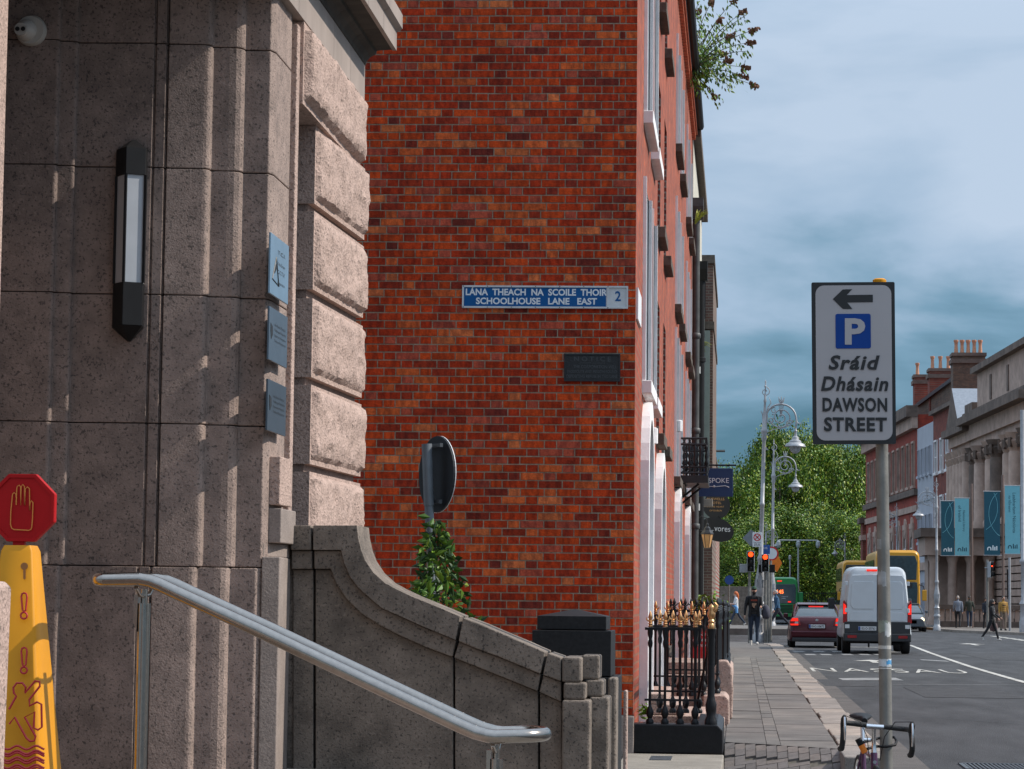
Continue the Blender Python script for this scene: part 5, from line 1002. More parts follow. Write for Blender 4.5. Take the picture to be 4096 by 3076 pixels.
# ============================================================ FOREGROUND
# handrail loop
hr = thing('handrail', 'brushed stainless steel double handrail sloping down over the steps', 'handrail', (-1.4, 8.85, .4)); HRO = Vector((-1.4,8.85,.4))
C = [(415,2318),(560,2316),(600,2324),(640,2340),(690,2364),(1025,2518),(1527,2757),(1844,2906),(1900,2930),(1950,2943),(1985,2947),(2062,2944)]
YA, YB_ = 8.6, 8.86
fr1 = [atY(*c, YA) for c in C]; bk1 = [Vector((p.x, YB_, p.z)) for p in fr1]
def uturn(p, q, out, n=8):
    c = (p+q)/2; d = (q-p)/2; o = Vector(out)*d.length; return [c - d*math.cos(math.pi*k/n) + o*math.sin(math.pi*k/n) for k in range(1, n)]
# rounded right end and left end
path = fr1 + uturn(fr1[-1], bk1[-1], (.70,0,.01)) + bk1[::-1] + uturn(bk1[0], fr1[0], (-.3,0,0)) + [fr1[0], fr1[1]]
MB().tube(path, .0238, 20).build('rail', STEEL, hr, HRO, smooth=60)
st_ = [(517,2297),(616,2306),(706,2345),(803,2390),(1726,2822),(1815,2863),(1900,2901),(1997,2920)]
for (x, y) in st_:
    for Yv in (YA, YB_):
        p = atY(x, y + 4, YA); p = Vector((p.x, Yv, p.z)); MB().lathe([(.0001,.004),(.007,.0035),(.009,.001),(.009,-.006)], p, 10).build('stud', STEEL, hr, HRO, smooth=30)
for (x, y, Yv) in ((578, 2345, 8.73), (1985, 2965, 8.73)):
    p = atY(x, y, Yv); MB().tube([(p.x, Yv, .0 if x > 1500 else .49), (p.x, Yv, p.z - .06)], .0235, 18).build('post', STEEL, hr, HRO, smooth=60); MB().tube([(p.x, Yv, p.z - .07), (p.x, Yv, p.z - .01)], .012, 10).build('spigot', STEEL, hr, HRO, smooth=60)
    for s in (-1, 1): MB().tube([(p.x, Yv, p.z - .035), (p.x, Yv + s*.07, p.z - .03), (p.x, Yv + s*.125, p.z - .005)], .008, 8).build('saddle_bracket', STEEL, hr, HRO, smooth=60)
    MB().prism([(p.x-.032,p.z-.13),(p.x-.02,p.z-.16),(p.x-.018,p.z-.03),(p.x-.032,p.z-.03)], Yv-.02, Yv+.02, 'y').build('clip', STEEL, hr, HRO)
# wall lantern
wl = thing('wall_light', 'tall black prism wall light with frosted glass on the granite wall', 'lamp', (0,0,0)); pp_ = [(456,13.87),(459,13.80),(497,13.70),(576,13.755),(583,13.87)]
pl_ = plan(pp_, 0, 950); zc = [atY(520, y, 13.75).z for y in (545, 592, 700, 1130, 1302, 1358)]; cxy = (sum(p[0] for p in pl_)/5, 13.84); wl.location = (cxy[0], 13.87, zc[5]); WLO = Vector(wl.location)
sc_ = lambda k: [(cxy[0] + (p[0]-cxy[0])*k, 13.87 + (p[1]-13.87)*k) for p in pl_]
for z0, z1, nm in ((zc[2], zc[1], 'upper_case'), (zc[4], zc[3], 'lower_case')): MB().prism(pl_, z0, z1).build(nm, BLK, wl, WLO, bevel=.002)
FROST = pm('frosted_glass', (.40,.42,.45), .35, var=.06); MB().prism(sc_(.93), zc[3], zc[2]).build('frosted_glass', FROST, wl, WLO)
for p in pl_[1:4]: MB().box(p[0]-.007, p[0]+.007, p[1]-.003, p[1]+.02, zc[3], zc[2]).build('glazing_bar', BLK, wl, WLO)
for z0, z1, nm, k in ((zc[1], zc[0], 'top_cap', .1), (zc[4], zc[5], 'bottom_cap', .1)):
    a = [Vector((*p, z0)) for p in pl_]; b = [Vector((*p, z1)) for p in sc_(k)]; MB().loft([a, b]).build(nm, BLK, wl, WLO)
# security camera
p = atY(108, 118, 13.7); sc1 = thing('security_camera', 'cream dome security camera with two lenses in the dark upper corner', 'camera', (p.x, 13.76, p.z)); PLC = pm('camera_plastic', (.45,.42,.38), .45)
MB().lathe([(.085,.0),(.09,-.03),(.08,-.055)], (0.015,0,0), 20, 'y').build('base', PLC, sc1, smooth=50); bm_ = MB(); bm_.lathe([(.001,-.065)] + [(.062*math.cos(a), .062*math.sin(a)) for a in [rad(-80 + 16*k) for k in range(11)]] + [(.001,.064)], (-.005,-.06,-.005), 18, 'y'); bm_.build('ball', PLC, sc1, smooth=60)
MB().lathe([(.001,-.008),(.036,-.008),(.038,.0),(.036,.02)], (-.018,-.122,-.012), 18, 'y').build('face_plate', PLC, sc1, smooth=40)
for s in (-1, 1): MB().lathe([(.001,-.004),(.013,-.004),(.013,.004)], (-.018 + s*.0165,-.131,-.012), 12, 'y').build('lens', INK, sc1)
# caution cone with stop hand
YEL = pm('yellow_plastic', (.58,.24,.004), .5, var=.08, vscale=5, spec=.25); REDP = pm('red_plastic', (.36,.002,.003), .55, spec=.2, var=.06); OLN = pm('orange_line', (.62,.20,.03), .5); RLN = pm('red_line', (.42,.012,.02), .5)
def Yf(py): return lerp(8.645, 8.50, (py - 2182)/1148)
cc = atY(84, 2182, 8.7); cn = thing('caution_cone', 'yellow four sided caution cone with red outline symbols', 'cone', (cc.x, 8.7, .49)); CNO = Vector(cn.location)
ht = cc.z - .49; bot = .165; top = .052; rings = []
for z, r_ in ((0, bot + .01), (.02, bot + .01), (.021, bot), (ht - .02, top + .003), (ht, top - .006)):
    ring = []
    for k in range(4):
        a0 = math.pi/4 + k*math.pi/2; c_ = Vector((math.cos(a0), math.sin(a0), 0))*r_*1.414
        for j in (-1, 0, 1): q = c_*.86; a1 = a0 + j*.6; ring.append(Vector((q.x + .14*r_*1.3*math.cos(a1), q.y + .14*r_*1.3*math.sin(a1), z)))
    rings.append(ring)
MB().loft(rings).build('cone_body', YEL, cn, smooth=45)
def zp(x, y): return (x/1.615, 2048 + y/1.615)
def cone_line(pts, r_=.0036, closed=False, mat=RLN, name='outline_symbol'):
    q = [zp(*p) for p in pts]; q = q + [q[0], q[1]] if closed else q
    w_ = [atY(x, y, Yf(y) - .003) for x, y in q]; MB().tube(w_, r_, 5).build(name, mat, cn, CNO)
circ = lambda x, y, r_, a0=0, a1=360, n=14: [(x + r_*math.cos(rad(lerp(a0, a1, k/n))), y + r_*math.sin(rad(lerp(a0, a1, k/n)))) for k in range(n + (0 if a1 - a0 >= 360 else 1))]
for dy in (0, 353):
    cone_line([(x, y + dy) for x, y in [(137,547),(142,528),(155,522),(169,528),(174,547),(166,634),(155,642),(145,634)]], closed=True); cone_line(circ(155, 669 + dy, 21), closed=True)
cone_line([(58,1275),(105,1190),(90,1170),(86,1135),(108,1105),(145,1105),(166,1130),(160,1170),(228,1092),(256,1096),(258,1126),(190,1212),(190,1253),(240,1228),(268,1242),(271,1390),(246,1408),(218,1394),(224,1292),(160,1325),(231,1450),(222,1478),(196,1482),(172,1462),(95,1325),(60,1370)], .004)
for k, y in enumerate((1522, 1552, 1566, 1596, 1612, 1644, 1660)): cone_line([(20 + i*14, y + 12*math.sin(i*.72)) for i in range(20)] , .0038)
kh = [zp(*p) for p in circ(157, 350, 24, 110, 430, 14) + [(166,374),(166,430),(158,438),(150,430),(150,374)]]
MB().add([atY(x, y, Yf(y) - .0035) for x, y in kh], [tuple(range(len(kh)))]).build('keyhole_mark', pm('keyhole_brown', (.30,.10,.01), .5), cn, CNO)
sh_ = thing('stop_hand_board', 'red octagonal board with an orange outlined hand on top of the cone', 'sign', atY(86, 2182, 8.68)); SHO = Vector(sh_.location)
Yo = 8.66; c_ = atY(86, 2031, Yo); R = 138/(F/Yo)/math.cos(math.pi/8); oc = lambda k: [(c_.x + R*k*math.cos(math.pi/8 + j*math.pi/4), c_.z + R*k*math.sin(math.pi/8 + j*math.pi/4)) for j in range(8)]
MB().prism(oc(1), Yo, Yo + .03, 'y').build('board', REDP, sh_, SHO, bevel=.003)
rm = MB(); o1, o2 = oc(.99), oc(.89)
for j in range(8): rm.prism([o1[j], o1[(j+1) % 8], o2[(j+1) % 8], o2[j]], Yo - .005, Yo - .0005, 'y')
rm.build('rim', REDP, sh_, SHO)
a = atY(50, 2165, Yo); b = atY(95, 2190, Yo); MB().box(a.x, b.x, Yo + .004, Yo + .026, b.z, a.z + .03).build('neck', REDP, sh_, SHO)
hz = [(70,1660),(80,1560),(82,1545),(92,1535),(103,1545),(105,1615),(109,1510),(112,1495),(123,1487),(134,1497),(134,1615),(138,1495),(148,1483),(159,1495),(160,1618),(165,1510),(178,1498),(191,1510),(193,1650),(195,1600),(204,1588),(214,1600),(211,1700),(206,1760),(200,1775),(185,1780),(90,1775),(75,1765),(68,1740),(70,1660)]
MB().tube([atY(x/1.622, 1024 + y/1.622, Yo - .006) for x, y in hz], .0022, 5).build('hand_outline', OLN, sh_, SHO)
# round sign seen from behind, on a post in the lane
Yd = 18.5; a = atY(1707, 1776, Yd); b = atY(1724, 2250, Yd); dsn = thing('round_sign', 'round road sign seen from behind on a grey post before the brick wall', 'sign', (b.x + .02, Yd, -.12)); DSO = Vector(dsn.location)
e_ = b + (b - a).normalized()*1.7; MB().tube([Vector((e_.x, Yd, -.12)), Vector((b.x, Yd, b.z)), Vector((a.x, Yd, a.z))], .034, 14).build('post', GALV if False else pm('grey_post_paint', (.16,.18,.20), .5, metal=.2, var=.12), dsn, DSO, smooth=60)
MB().tube([Vector((a.x, Yd, a.z)), Vector((lerp(a.x, b.x, .52), Yd, lerp(a.z, b.z, .52)))], .039, 14).build('sleeve', pm('grey_post_paint', (.16,.18,.20), .5), dsn, DSO, smooth=60)
dc = atY(1744, 1897, Yd + .1); ax = Vector((.83, .56, 0)).normalized(); uu = Vector((-.56, .83, 0)).normalized(); n = 40; R = .287
dk = MB(); r0 = [dc + uu*R*math.cos(2*math.pi*k/n) + up*R*math.sin(2*math.pi*k/n) for k in range(n)]; dk.loft([r0, [p + ax*.02 for p in r0]]); dk.build('disc', pm('sign_back_dark', (.022,.026,.032), .6, var=.15, spec=.2), dsn, DSO)
rm = MB(); r1 = [dc + (uu*math.cos(2*math.pi*k/n) + up*math.sin(2*math.pi*k/n))*(R + .003) for k in range(n)]; rm.loft([[p + ax*.015 for p in r1], [p + ax*.021 for p in r1]], caps=False); rm.build('rim', SIGNW, dsn, DSO)
for zz in (dc.z + .21, dc.z - .21): MB().obox(Vector((a.x + .045, Yd + .05, zz)), uu, ax, up, .13, .012, .014).build('clamp', DGREY, dsn, DSO)
st2 = dc + uu*.10 + up*.13 - ax*.001; MB().obox(st2, uu, ax, up, .035, .001, .03).build('sticker', pm('sticker_grey', (.13,.14,.15), .5), dsn, DSO)
# climbing shrub round the post
rg = random.Random(77); sb = thing('shrub', 'glossy dark green shrub growing up the grey post behind the stair wall', 'plant', (b.x + .1, 18.3, -.1)); SBO = Vector(sb.location); lv = MB(); stm = MB()
def bleaf(p, a, s, m):
    b_ = a.cross(Vector((rg.gauss(0,.5), -1, rg.gauss(0,.6)))).normalized(); nn = a.cross(b_).normalized()
    lv.add([p, p + a*s*.5 + b_*s*.22 + nn*s*.07, p + a*s*1.05, p + a*s*.5 - b_*s*.22 + nn*s*.07, p + a*s*.5 - nn*s*.02], [(0,1,4),(1,2,4),(2,3,4),(3,0,4)], m)
def shrub_w(t): return (lerp(.04, .21, t) if t < .75 else .2)*(1 + .28*math.sin(t*23) + .15*math.sin(t*41 + 1))
z_hi = atY(1745, 2075, 18.3).z; z_lo = atY(1780, 2520, 18.3).z
for k in range(470):
    t = rg.random()**.75; z = lerp(z_hi, z_lo, t); w_ = shrub_w(t); cx = lerp(atY(1742,2060,18.3).x, atY(1775,2450,18.3).x, t); p = Vector((cx + rg.uniform(-1,1)*w_, 18.3 + rg.uniform(-.22,.1)*min(1, .3+t), z + rg.gauss(0,.02)))
    a_ = Vector(((p.x-cx)/max(.05,w_)*.7 + rg.gauss(0,.5), rg.gauss(-.3,.4), rg.gauss(-.25,.6))).normalized(); bleaf(p, a_, rg.uniform(.06,.105), rg.choices([0,1,2,3],[5,3,1,5])[0])
for k in range(16):
    t = rg.random(); z = lerp(z_hi, z_lo, t); cx = lerp(atY(1742,2060,18.3).x, atY(1775,2450,18.3).x, t); stm.tube([(cx - .02, 18.38, z - .25), (cx + rg.uniform(-.5,.5)*shrub_w(t), 18.33, z - .08), (cx + rg.uniform(-1,1)*shrub_w(t)*.9, 18.28, z)], [.008,.006,.003], 5)
stm.tube([(b.x+.03,18.4,-.1),(b.x+.0,18.41,.9),(b.x-.03,18.42,z_hi-.05)], [.018,.013,.005], 6)
lv.build('leaves', [LEAF[0], LEAF[1], LEAF[2], LEAF[3]], sb, SBO); stm.build('stems', BARK, sb, SBO)
# ============================================================ PARKING DIRECTION SIGN
Ys = 15.1; SGW = pm('sign_face_white', (.38,.36,.365), .55, var=.04, vscale=3); SGB = pm('sign_face_blue', (.003,.045,.24), .5, var=.04, spec=.2)
S0 = lambda x, y: (3200 + x/2.307, 1080 + y/2.307)
def sp(x, y, d=0): px, py = S0(x, y); return atY(px, py, Ys - d)
base_x = atY(3560, 3500, 15.2)
ps = thing('parking_sign', 'white parking direction sign for DAWSON STREET with black frame and left arrow', 'sign', sp(500, 1600)); PSO = Vector(ps.location)
def sign_poly(name, pts, m, d, th=.002, par=None): q = [sp(x, y) for x, y in pts]; return MB().prism([(p.x, p.z) for p in q], Ys - d, Ys - d + th, 'y').build(name, m, par or ps, PSO)
def rrect(x0, y0, x1, y1, r_, n=6):
    o = []
    for cx, cy, a0 in ((x1-r_, y0+r_, -90), (x1-r_, y1-r_, 0), (x0+r_, y1-r_, 90), (x0+r_, y0+r_, 180)): o += [(cx + r_*math.cos(rad(a0 + 90*k/n)), cy + r_*math.sin(rad(a0 + 90*k/n))) for k in range(n+1)]
    return o
tilt = lambda pts: [(x + (y - 850)*.009, y - (x - 500)*.006) for x, y in pts]
sign_poly('frame', tilt(rrect(112, 112, 880, 1606, 14)), INK, .0, .03); sign_poly('face', tilt(rrect(148, 142, 848, 1572, 80)), SGW, .004, .003)
sign_poly('arrow', tilt([(308,268),(400,180),(487,178),(435,232),(677,230),(677,298),(440,300),(487,360),(400,360)]), INK, .007); bq = sign_poly('blue_square', tilt(rrect(330, 405, 655, 725, 18)), SGB, .007)
def sign_text(s_, x0, y0, x1, y1, m, name, d=.0095, **k):
    a = sp(x0, y1); b = sp(x1, y0); mb = MB(); c_ = sp(*tilt([((x0+x1)/2, (y0+y1)/2)])[0]); put_text(mb, s_, (c_.x, Ys - d, c_.z), (1,0,0), (0,0,1), w=b.x-a.x, h=b.z-a.z, **k); mb.build(name, m, ps, PSO)
sign_text('P', 416, 447, 604, 690, SGW, 'letter', .0098, bold=.035); sign_text('Sráid', 262, 788, 735, 922, INK, 'lettering', shear=.22, bold=.03, spacing=1.12); sign_text('Dhásain', 190, 984, 812, 1118, INK, 'lettering', shear=.22, bold=.03, spacing=1.12); sign_text('DAWSON', 203, 1180, 800, 1308, INK, 'lettering', bold=.035, spacing=1.1); sign_text('STREET', 215, 1361, 795, 1490, INK, 'lettering', bold=.035, spacing=1.1)
pole = thing('sign_post', 'tall grey galvanised sign post with torn stickers and yellow cap', 'post', (base_x.x, 15.2, -.12)); PPO = Vector(pole.location); t1 = atY(3518, 1128, 15.2); t2 = atY(3546, 3076, 15.2); t3 = t2 + (t2 - t1)*.4; t3 = t1.lerp(t2, (t1.z + .12)/(t1.z - t2.z))
MB().tube([t3, t2, t1], .0375, 20).build('post', GALV, pole, PPO, smooth=60); yc = t1 + (t1-t2).normalized()*.0; MB().lathe([(.039,-.03),(.041,0),(.041,.012),(.03,.02),(.001,.021)], yc, 16).build('cap', YEL, pole, PPO, smooth=40)
def sticker(y0, y1, col, a0, a1, name='sticker', jag=.0):
    mb = MB(); n = 10; A_ = t1.lerp(t2, (y0-1128)/(3076-1128)); B_ = t1.lerp(t2, (y1-1128)/(3076-1128)); R_ = .0381
    r1_ = []; r2_ = []
    for k in range(n+1):
        a = rad(lerp(a0, a1, k/n)); r1_.append(A_ + Vector((R_*math.cos(a), R_*math.sin(a), rg.uniform(-jag, jag)))); r2_.append(B_ + Vector((R_*math.cos(a), R_*math.sin(a), rg.uniform(-jag, jag))))
    mb.loft([r1_, r2_], caps=False, closed=False); mb.build(name, pm('sticker_%s' % name + str(round(col[0], 3)), col, .6, var=.2, vscale=25, stain=.6), pole, PPO)
sticker(2488, 2535, (.30,.33,.27), 185, 300, jag=.006); sticker(2500, 2552, (.62,.62,.60), 270, 360, jag=.012); sticker(2588, 2602, (.6,.57,.52), 180, 360, 'tape', .001); sticker(2641, 2672, (.55,.58,.6), 180, 360, 'tape', .003); sticker(2645, 2664, (.03,.25,.5), 280, 350, jag=.006); sticker(2676, 2680, (.65,.62,.58), 180, 360, 'tape', .001); sticker(2165, 2205, (.32,.32,.31), 185, 250); 
sticker(2292, 2350, (.42,.42,.42), 185, 290, 'round_sticker', .01)
# ============================================================ BICYCLE
h0 = atY(3503, 2905, 14.75); bk = thing('bicycle', 'purple road bicycle with black drop bars locked to the sign post', 'bicycle', (h0.x, 14.75, -.12), rad(3)); hz_ = h0.z + .12
PUR = pm('purple_frame', (.06,.008,.05), .3, coat=.4); CHR = pm('chrome', (.7,.7,.72), .18, metal=1, var=.05); TAPE = pm('black_bar_tape', (.012,.012,.013), .7, bump=.3, bscale=80)
WR = .335; fy = .0
def wheel(y, nm):
    w_ = thing(nm, None, None, (0,0,0)) if False else None
    pts = [Vector((0, y + WR*math.cos(2*math.pi*k/36), WR + WR*math.sin(2*math.pi*k/36))) for k in range(37)]; wb_ = MB().tube(pts, .013, 8).build('wheel', RUB, bk, smooth=60)
    pts = [Vector((0, y + (WR-.02)*math.cos(2*math.pi*k/36), WR + (WR-.02)*math.sin(2*math.pi*k/36))) for k in range(37)]; MB().tube(pts, .009, 6).build('rim', CHR, wb_)
    sp_ = MB()
    for k in range(18): a = 2*math.pi*k/18; sp_.tube([(.02*(-1)**k, y, WR), (0, y + (WR-.02)*math.cos(a), WR + (WR-.02)*math.sin(a))], .0012, 3)
    tag(sp_.build('spokes', CHR, wb_), kind='stuff'); MB().lathe([(.018,-.035),(.022,-.03),(.012,-.02),(.012,.02),(.022,.03),(.018,.035)], (0,y,WR), 10, 'x').build('hub', CHR, wb_)
wheel(-.02, 'front_wheel'); wheel(.96, 'rear_wheel')
ht_ = Vector((0,.10,hz_-.16)); hb = Vector((0,.07,hz_-.30)); bb = Vector((0,.56,.27)); sc2 = Vector((0,.73,.76)); ra = Vector((0,.96,WR))
for nm, p_, q_, r_ in (('head_tube',hb,ht_,.020),('top_tube',ht_ - Vector((0,0,.03)),sc2 - Vector((0,0,.04)),.014),('down_tube',hb + Vector((0,0,.03)),bb,.016),('seat_tube',bb,sc2,.015)): MB().tube([p_,q_], r_, 12).build(nm, PUR, bk, smooth=60)
for s in (-1, 1):
    MB().tube([hb + Vector((s*.02,0,0)), Vector((s*.045,.04,hb.z-.06)), Vector((s*.05,-.02,WR))], [.012,.012,.008], 8).build('fork_blade', PUR, bk, smooth=60); MB().tube([bb, ra + Vector((s*.06,0,0))], .009, 8).build('chainstay', PUR, bk); MB().tube([sc2, ra + Vector((s*.06,0,0))], .007, 8).build('seatstay', PUR, bk)
MB().tube([sc2, sc2 + Vector((0,.03,.11))], .013, 10).build('seatpost', CHR, bk); sx = [(0,-.14,.0,.018),(0,-.08,.012,.024),(0,0,.012,.045),(0,.07,.02,.07),(0,.11,.022,.072),(0,.125,.015,.05)]
rr_ = [[Vector((w_*math.cos(a), y_, z_ + .02*math.sin(a)*(1 if math.sin(a) > 0 else .8))) for a in [2*math.pi*k/12 for k in range(12)]] for _, y_, z_, w_ in sx]; sd_ = MB().loft(rr_).build('saddle', BLK, bk, smooth=60); sd_.location = (0,.77,.90)
MB().lathe([(.001,-.006),(.085,-.006),(.09,0),(.085,.006),(.001,.006)], bb + Vector((.05,0,0)), 20, 'x').build('chainring', CHR, bk); MB().tube([bb + Vector((.07,0,0)), bb + Vector((.075,.1,-.13))], .009, 6).build('crank', CHR, bk); MB().tube([bb - Vector((.07,0,0)), bb + Vector((-.075,-.1,.13))], .009, 6).build('crank', CHR, bk)
MB().tube([ht_, ht_ + Vector((0,.005,.04)), Vector((0,.10,hz_-.03)), Vector((0,.06,hz_))], [.016,.013,.012,.012], 10).build('stem', CHR, bk, smooth=60); MB().tube([(-.05,.04,hz_-.002),(.05,.04,hz_-.008)], .0155, 10).build('bar_clamp', CHR, bk, smooth=60)
for s in (-1, 1):
    dz = -.016*s; e0 = Vector((s*.05,.04,hz_ + dz*.2)); e1 = Vector((s*.175,.03,hz_ + dz)); 
    dr = [e0, Vector((s*.12,.038,hz_ + dz*.7)), e1, Vector((s*.19,-.02,hz_ + dz)), Vector((s*.195,-.075,hz_ + dz - .01)), Vector((s*.197,-.105,hz_ + dz - .05)), Vector((s*.2,-.09,hz_ + dz - .11)), Vector((s*.2,-.03,hz_ + dz - .145)), Vector((s*.202,.04,hz_ + dz - .15))]
    MB().tube(dr, [.0155]*3 + [.0165]*6, 12).build('handlebar', TAPE, bk, smooth=60)
    MB().tube([Vector((s*.195,-.08,hz_ + dz - .005)), Vector((s*.195,-.125,hz_ + dz + .03)), Vector((s*.195,-.14,hz_ + dz + .05))], [.017,.018,.008], 10).build('brake_hood', TAPE, bk, smooth=60); MB().tube([Vector((s*.194,-.14,hz_ + dz + .04)), Vector((s*.194,-.158,hz_ + dz - .01)), Vector((s*.192,-.15,hz_ + dz - .09))], [.007,.0075,.005], 8).build('brake_lever', CHR, bk, smooth=60)
    MB().tube([Vector((s*.19,-.14,hz_ + dz + .05)), Vector((s*.10,-.10,hz_ + .03)), Vector((s*.05,0,hz_ - .06)), Vector((s*.03,.06,hz_ - .2))], .0025, 5).build('cable', BLK, bk)
MB().tube([Vector((-.03,-.03,hz_-.30)), Vector((0,-.045,hz_-.285)), Vector((.03,-.03,hz_-.30)), Vector((.045,-.02,hz_-.34))], .007, 6).build('brake_caliper', CHR, bk, smooth=60)
MB().lathe([(.001,-.002),(.011,-.002),(.011,.002)], Vector((0,.052,hz_-.21)), 12, 'y').build('head_badge', CHR, bk)
lk = thing('bicycle_lock', 'orange and black U shaped bicycle lock round the post', 'lock', (h0.x - .06, 14.86, hz_ - .33)); l0 = atY(3446, 2985, 14.86); LKO = Vector(lk.location)
a = atY(3432, 2955, 14.86); b = atY(3460, 3010, 14.86); mid = a.lerp(b, .45); MB().tube([a, mid], .0195, 12).build('crossbar', BLK, lk, LKO, smooth=60); MB().tube([mid, b, b + (b-a)*.03], [.019,.019,.014], 12).build('orange_sleeve', ORANGE, lk, LKO, smooth=60)
pl2 = t1.lerp(t2, (2985-1128)/(3076-1128)); MB().tube([b + Vector((.01,.0,.02)), Vector((pl2.x - .06, 15.14, pl2.z)), Vector((pl2.x, 15.12, pl2.z - .0)), Vector((pl2.x + .05, 15.15, pl2.z + .01)), Vector((pl2.x + .062, 15.2, pl2.z + .03)), Vector((pl2.x + .05, 15.24, pl2.z + .05)), Vector((pl2.x - .03, 15.25, pl2.z + .045)), a + Vector((.03,0,-.02))], .0085, 8).build('shackle', BLK, lk, LKO, smooth=60)
MB().tube([atY(3455,2960,14.9), atY(3482,2960,14.9)], .012, 8).build('bracket', CHR, lk, LKO, smooth=60)
import numpy as np
# ============================================================ VEHICLES
def sect(hw, z0, z1, y, r=.12, tum=0, n=4):
    # rounded section in the x-z plane
    o = []
    for cx, cz, a0 in ((hw - tum - r, z1 - r, 0), (-(hw - tum - r), z1 - r, 90), (-(hw - r*.5), z0 + r*.5, 180), (hw - r*.5, z0 + r*.5, 270)):
        rr = r if a0 < 180 else r*.5
        for k in range(n+1): a = rad(a0 + 90*k/n); o.append(Vector((cx + rr*math.cos(a), y, cz + rr*math.sin(a))))
    return o
TYRE = RUB; ALLOY = pm('alloy', (.35,.36,.37), .35, metal=.8); REDLIT = pm('lit_brake_lamp', (.9,.02,.008), .25, var=.05, emit=1.1); REDDK = pm('red_lamp_plastic', (.30,.008,.008), .2, spec=.7); CLEAR = pm('clear_lamp', (.5,.5,.5), .15, spec=.8); HEAD = pm('headlamp_lit', (1,.75,.45), .2, var=0, emit=4)
PLATEW = pm('number_plate', (.62,.64,.66), .45, var=.03)
def wheel_at(root, x, y, r_, w_=.2):
    t_ = MB().lathe([(r_*.62,-w_/2),(r_*.95,-w_/2),(r_,-w_*.35),(r_,w_*.35),(r_*.95,w_/2),(r_*.62,w_/2)], (x,y,r_), 22, 'x').build('wheel', TYRE, root, smooth=40)
    MB().lathe([(.001,-w_*.42),(r_*.2,-w_*.46),(r_*.6,-w_*.4),(r_*.64,-w_*.48),(r_*.64,w_*.48),(r_*.6,w_*.4),(r_*.2,w_*.46),(.001,w_*.42)], (x,y,r_), 18, 'x').build('rim', ALLOY, t_, smooth=30)
def number_plate(root, txt, x, y, z, w_=.52, h_=.115):
    p_ = MB().box(x-w_/2, x+w_/2, y-.012, y, z-h_/2, z+h_/2).build('number_plate', PLATEW, root); MB().box(x-w_/2+.004, x-w_/2+.06, y-.014, y-.0125, z-h_/2+.005, z+h_/2-.005).build('blue_strip', SIGNB, p_); tx = MB(); put_text(tx, txt, (x+.025, y-.015, z), (1,0,0), (0,0,1), w=w_*.8, h=h_*.62, bold=.02); tx.build('digits', INK, p_)
# --- white van
VANW = pm('van_white', (.56,.60,.64), .35, var=.04, vscale=2, coat=.3); VBLK = pm('bumper_plastic', (.025,.028,.032), .6)
v = thing('white_van', 'white high roofed delivery van seen from behind, brake lights on', 'van', (3.98, 73.5, 0)); 
secs = [(.94,.52,2.40,-.0,.22,.16), (.985,.45,2.49,.06,.25,.16), (1.0,.42,2.53,.4,.26,.15), (1.0,.42,2.55,3.0,.26,.15), (1.0,.42,2.50,3.9,.26,.16), (.99,.42,2.05,4.5,.3,.16), (.97,.42,1.30,5.1,.3,.1), (.90,.42,1.05,5.5,.25,.08)]
MB().loft([sect(h, a, b, y, r_, t_) for h, a, b, y, r_, t_ in secs]).build('body', VANW, v, smooth=35)
MB().box(-.97,.97,-.10,.25,.36,.60).build('rear_bumper', VBLK, v, bevel=.03); MB().box(-.95,.95,-.035,.05,.60,.93).build('lower_door_band', VBLK, v, bevel=.01)
for s in (-1, 1):
    d_ = MB(); d_.prism([(s*.012,.93),(s*.86,.93),(s*.87,1.5),(s*.80,2.16),(s*.72,2.28),(s*.012,2.30)], -.035, .03, 'y'); d_ = d_.build('rear_door', VANW, v, bevel=.012)
    q = MB(); q.prism([(s*.09,1.42),(s*.13,1.30),(s*.70,1.30),(s*.77,1.42),(s*.735,2.02),(s*.68,2.10),(s*.13,2.10),(s*.09,2.04)], -.05, -.034, 'y'); q.build('window_panel', VANW, d_, bevel=.014)
    q = MB(); q.prism([(s*.09,.96),(s*.80,.96),(s*.78,1.17),(s*.70,1.22),(s*.13,1.22),(s*.09,1.16)], -.046, -.034, 'y'); q.build('lower_panel', VANW, d_, bevel=.012)
    for zz in (1.98, 1.2): MB().box(min(s*.85,s*.93), max(s*.85,s*.93), -.06, -.03, zz, zz+.12).build('hinge', VANW, d_, bevel=.01)
    l_ = MB().prism([(s*.865,.86),(s*.985,.90),(s*.985,1.50),(s*.95,1.56),(s*.885,1.45)], -.03, .12, 'y').build('tail_light', REDDK, v, bevel=.01); MB().prism([(s*.885,1.15),(s*.975,1.15),(s*.975,1.46),(s*.90,1.40)], -.036, -.031, 'y').build('brake_lamp', REDLIT, l_)
    wheel_at(v, s*.86, .95, .35, .24); wheel_at(v, s*.86, 4.55, .35, .24); MB().box(min(s*.60,s*.86), max(s*.60,s*.86), -.112, -.101, .46, .54).build('reflector', REDDK, v)
    MB().tube([(s*.95,4.3,1.45),(s*1.13,4.2,1.45)], .03, 6).build('mirror_arm', VBLK, v); MB().box(min(s*1.07,s*1.27), max(s*1.07,s*1.27), 4.1, 4.22, 1.28, 1.62).build('mirror', VBLK, v, bevel=.03); MB().box(min(s*.80,s*.93), max(s*.80,s*.93), -.05, -.03, .74, .85).build('side_plate', PLATEW, v)
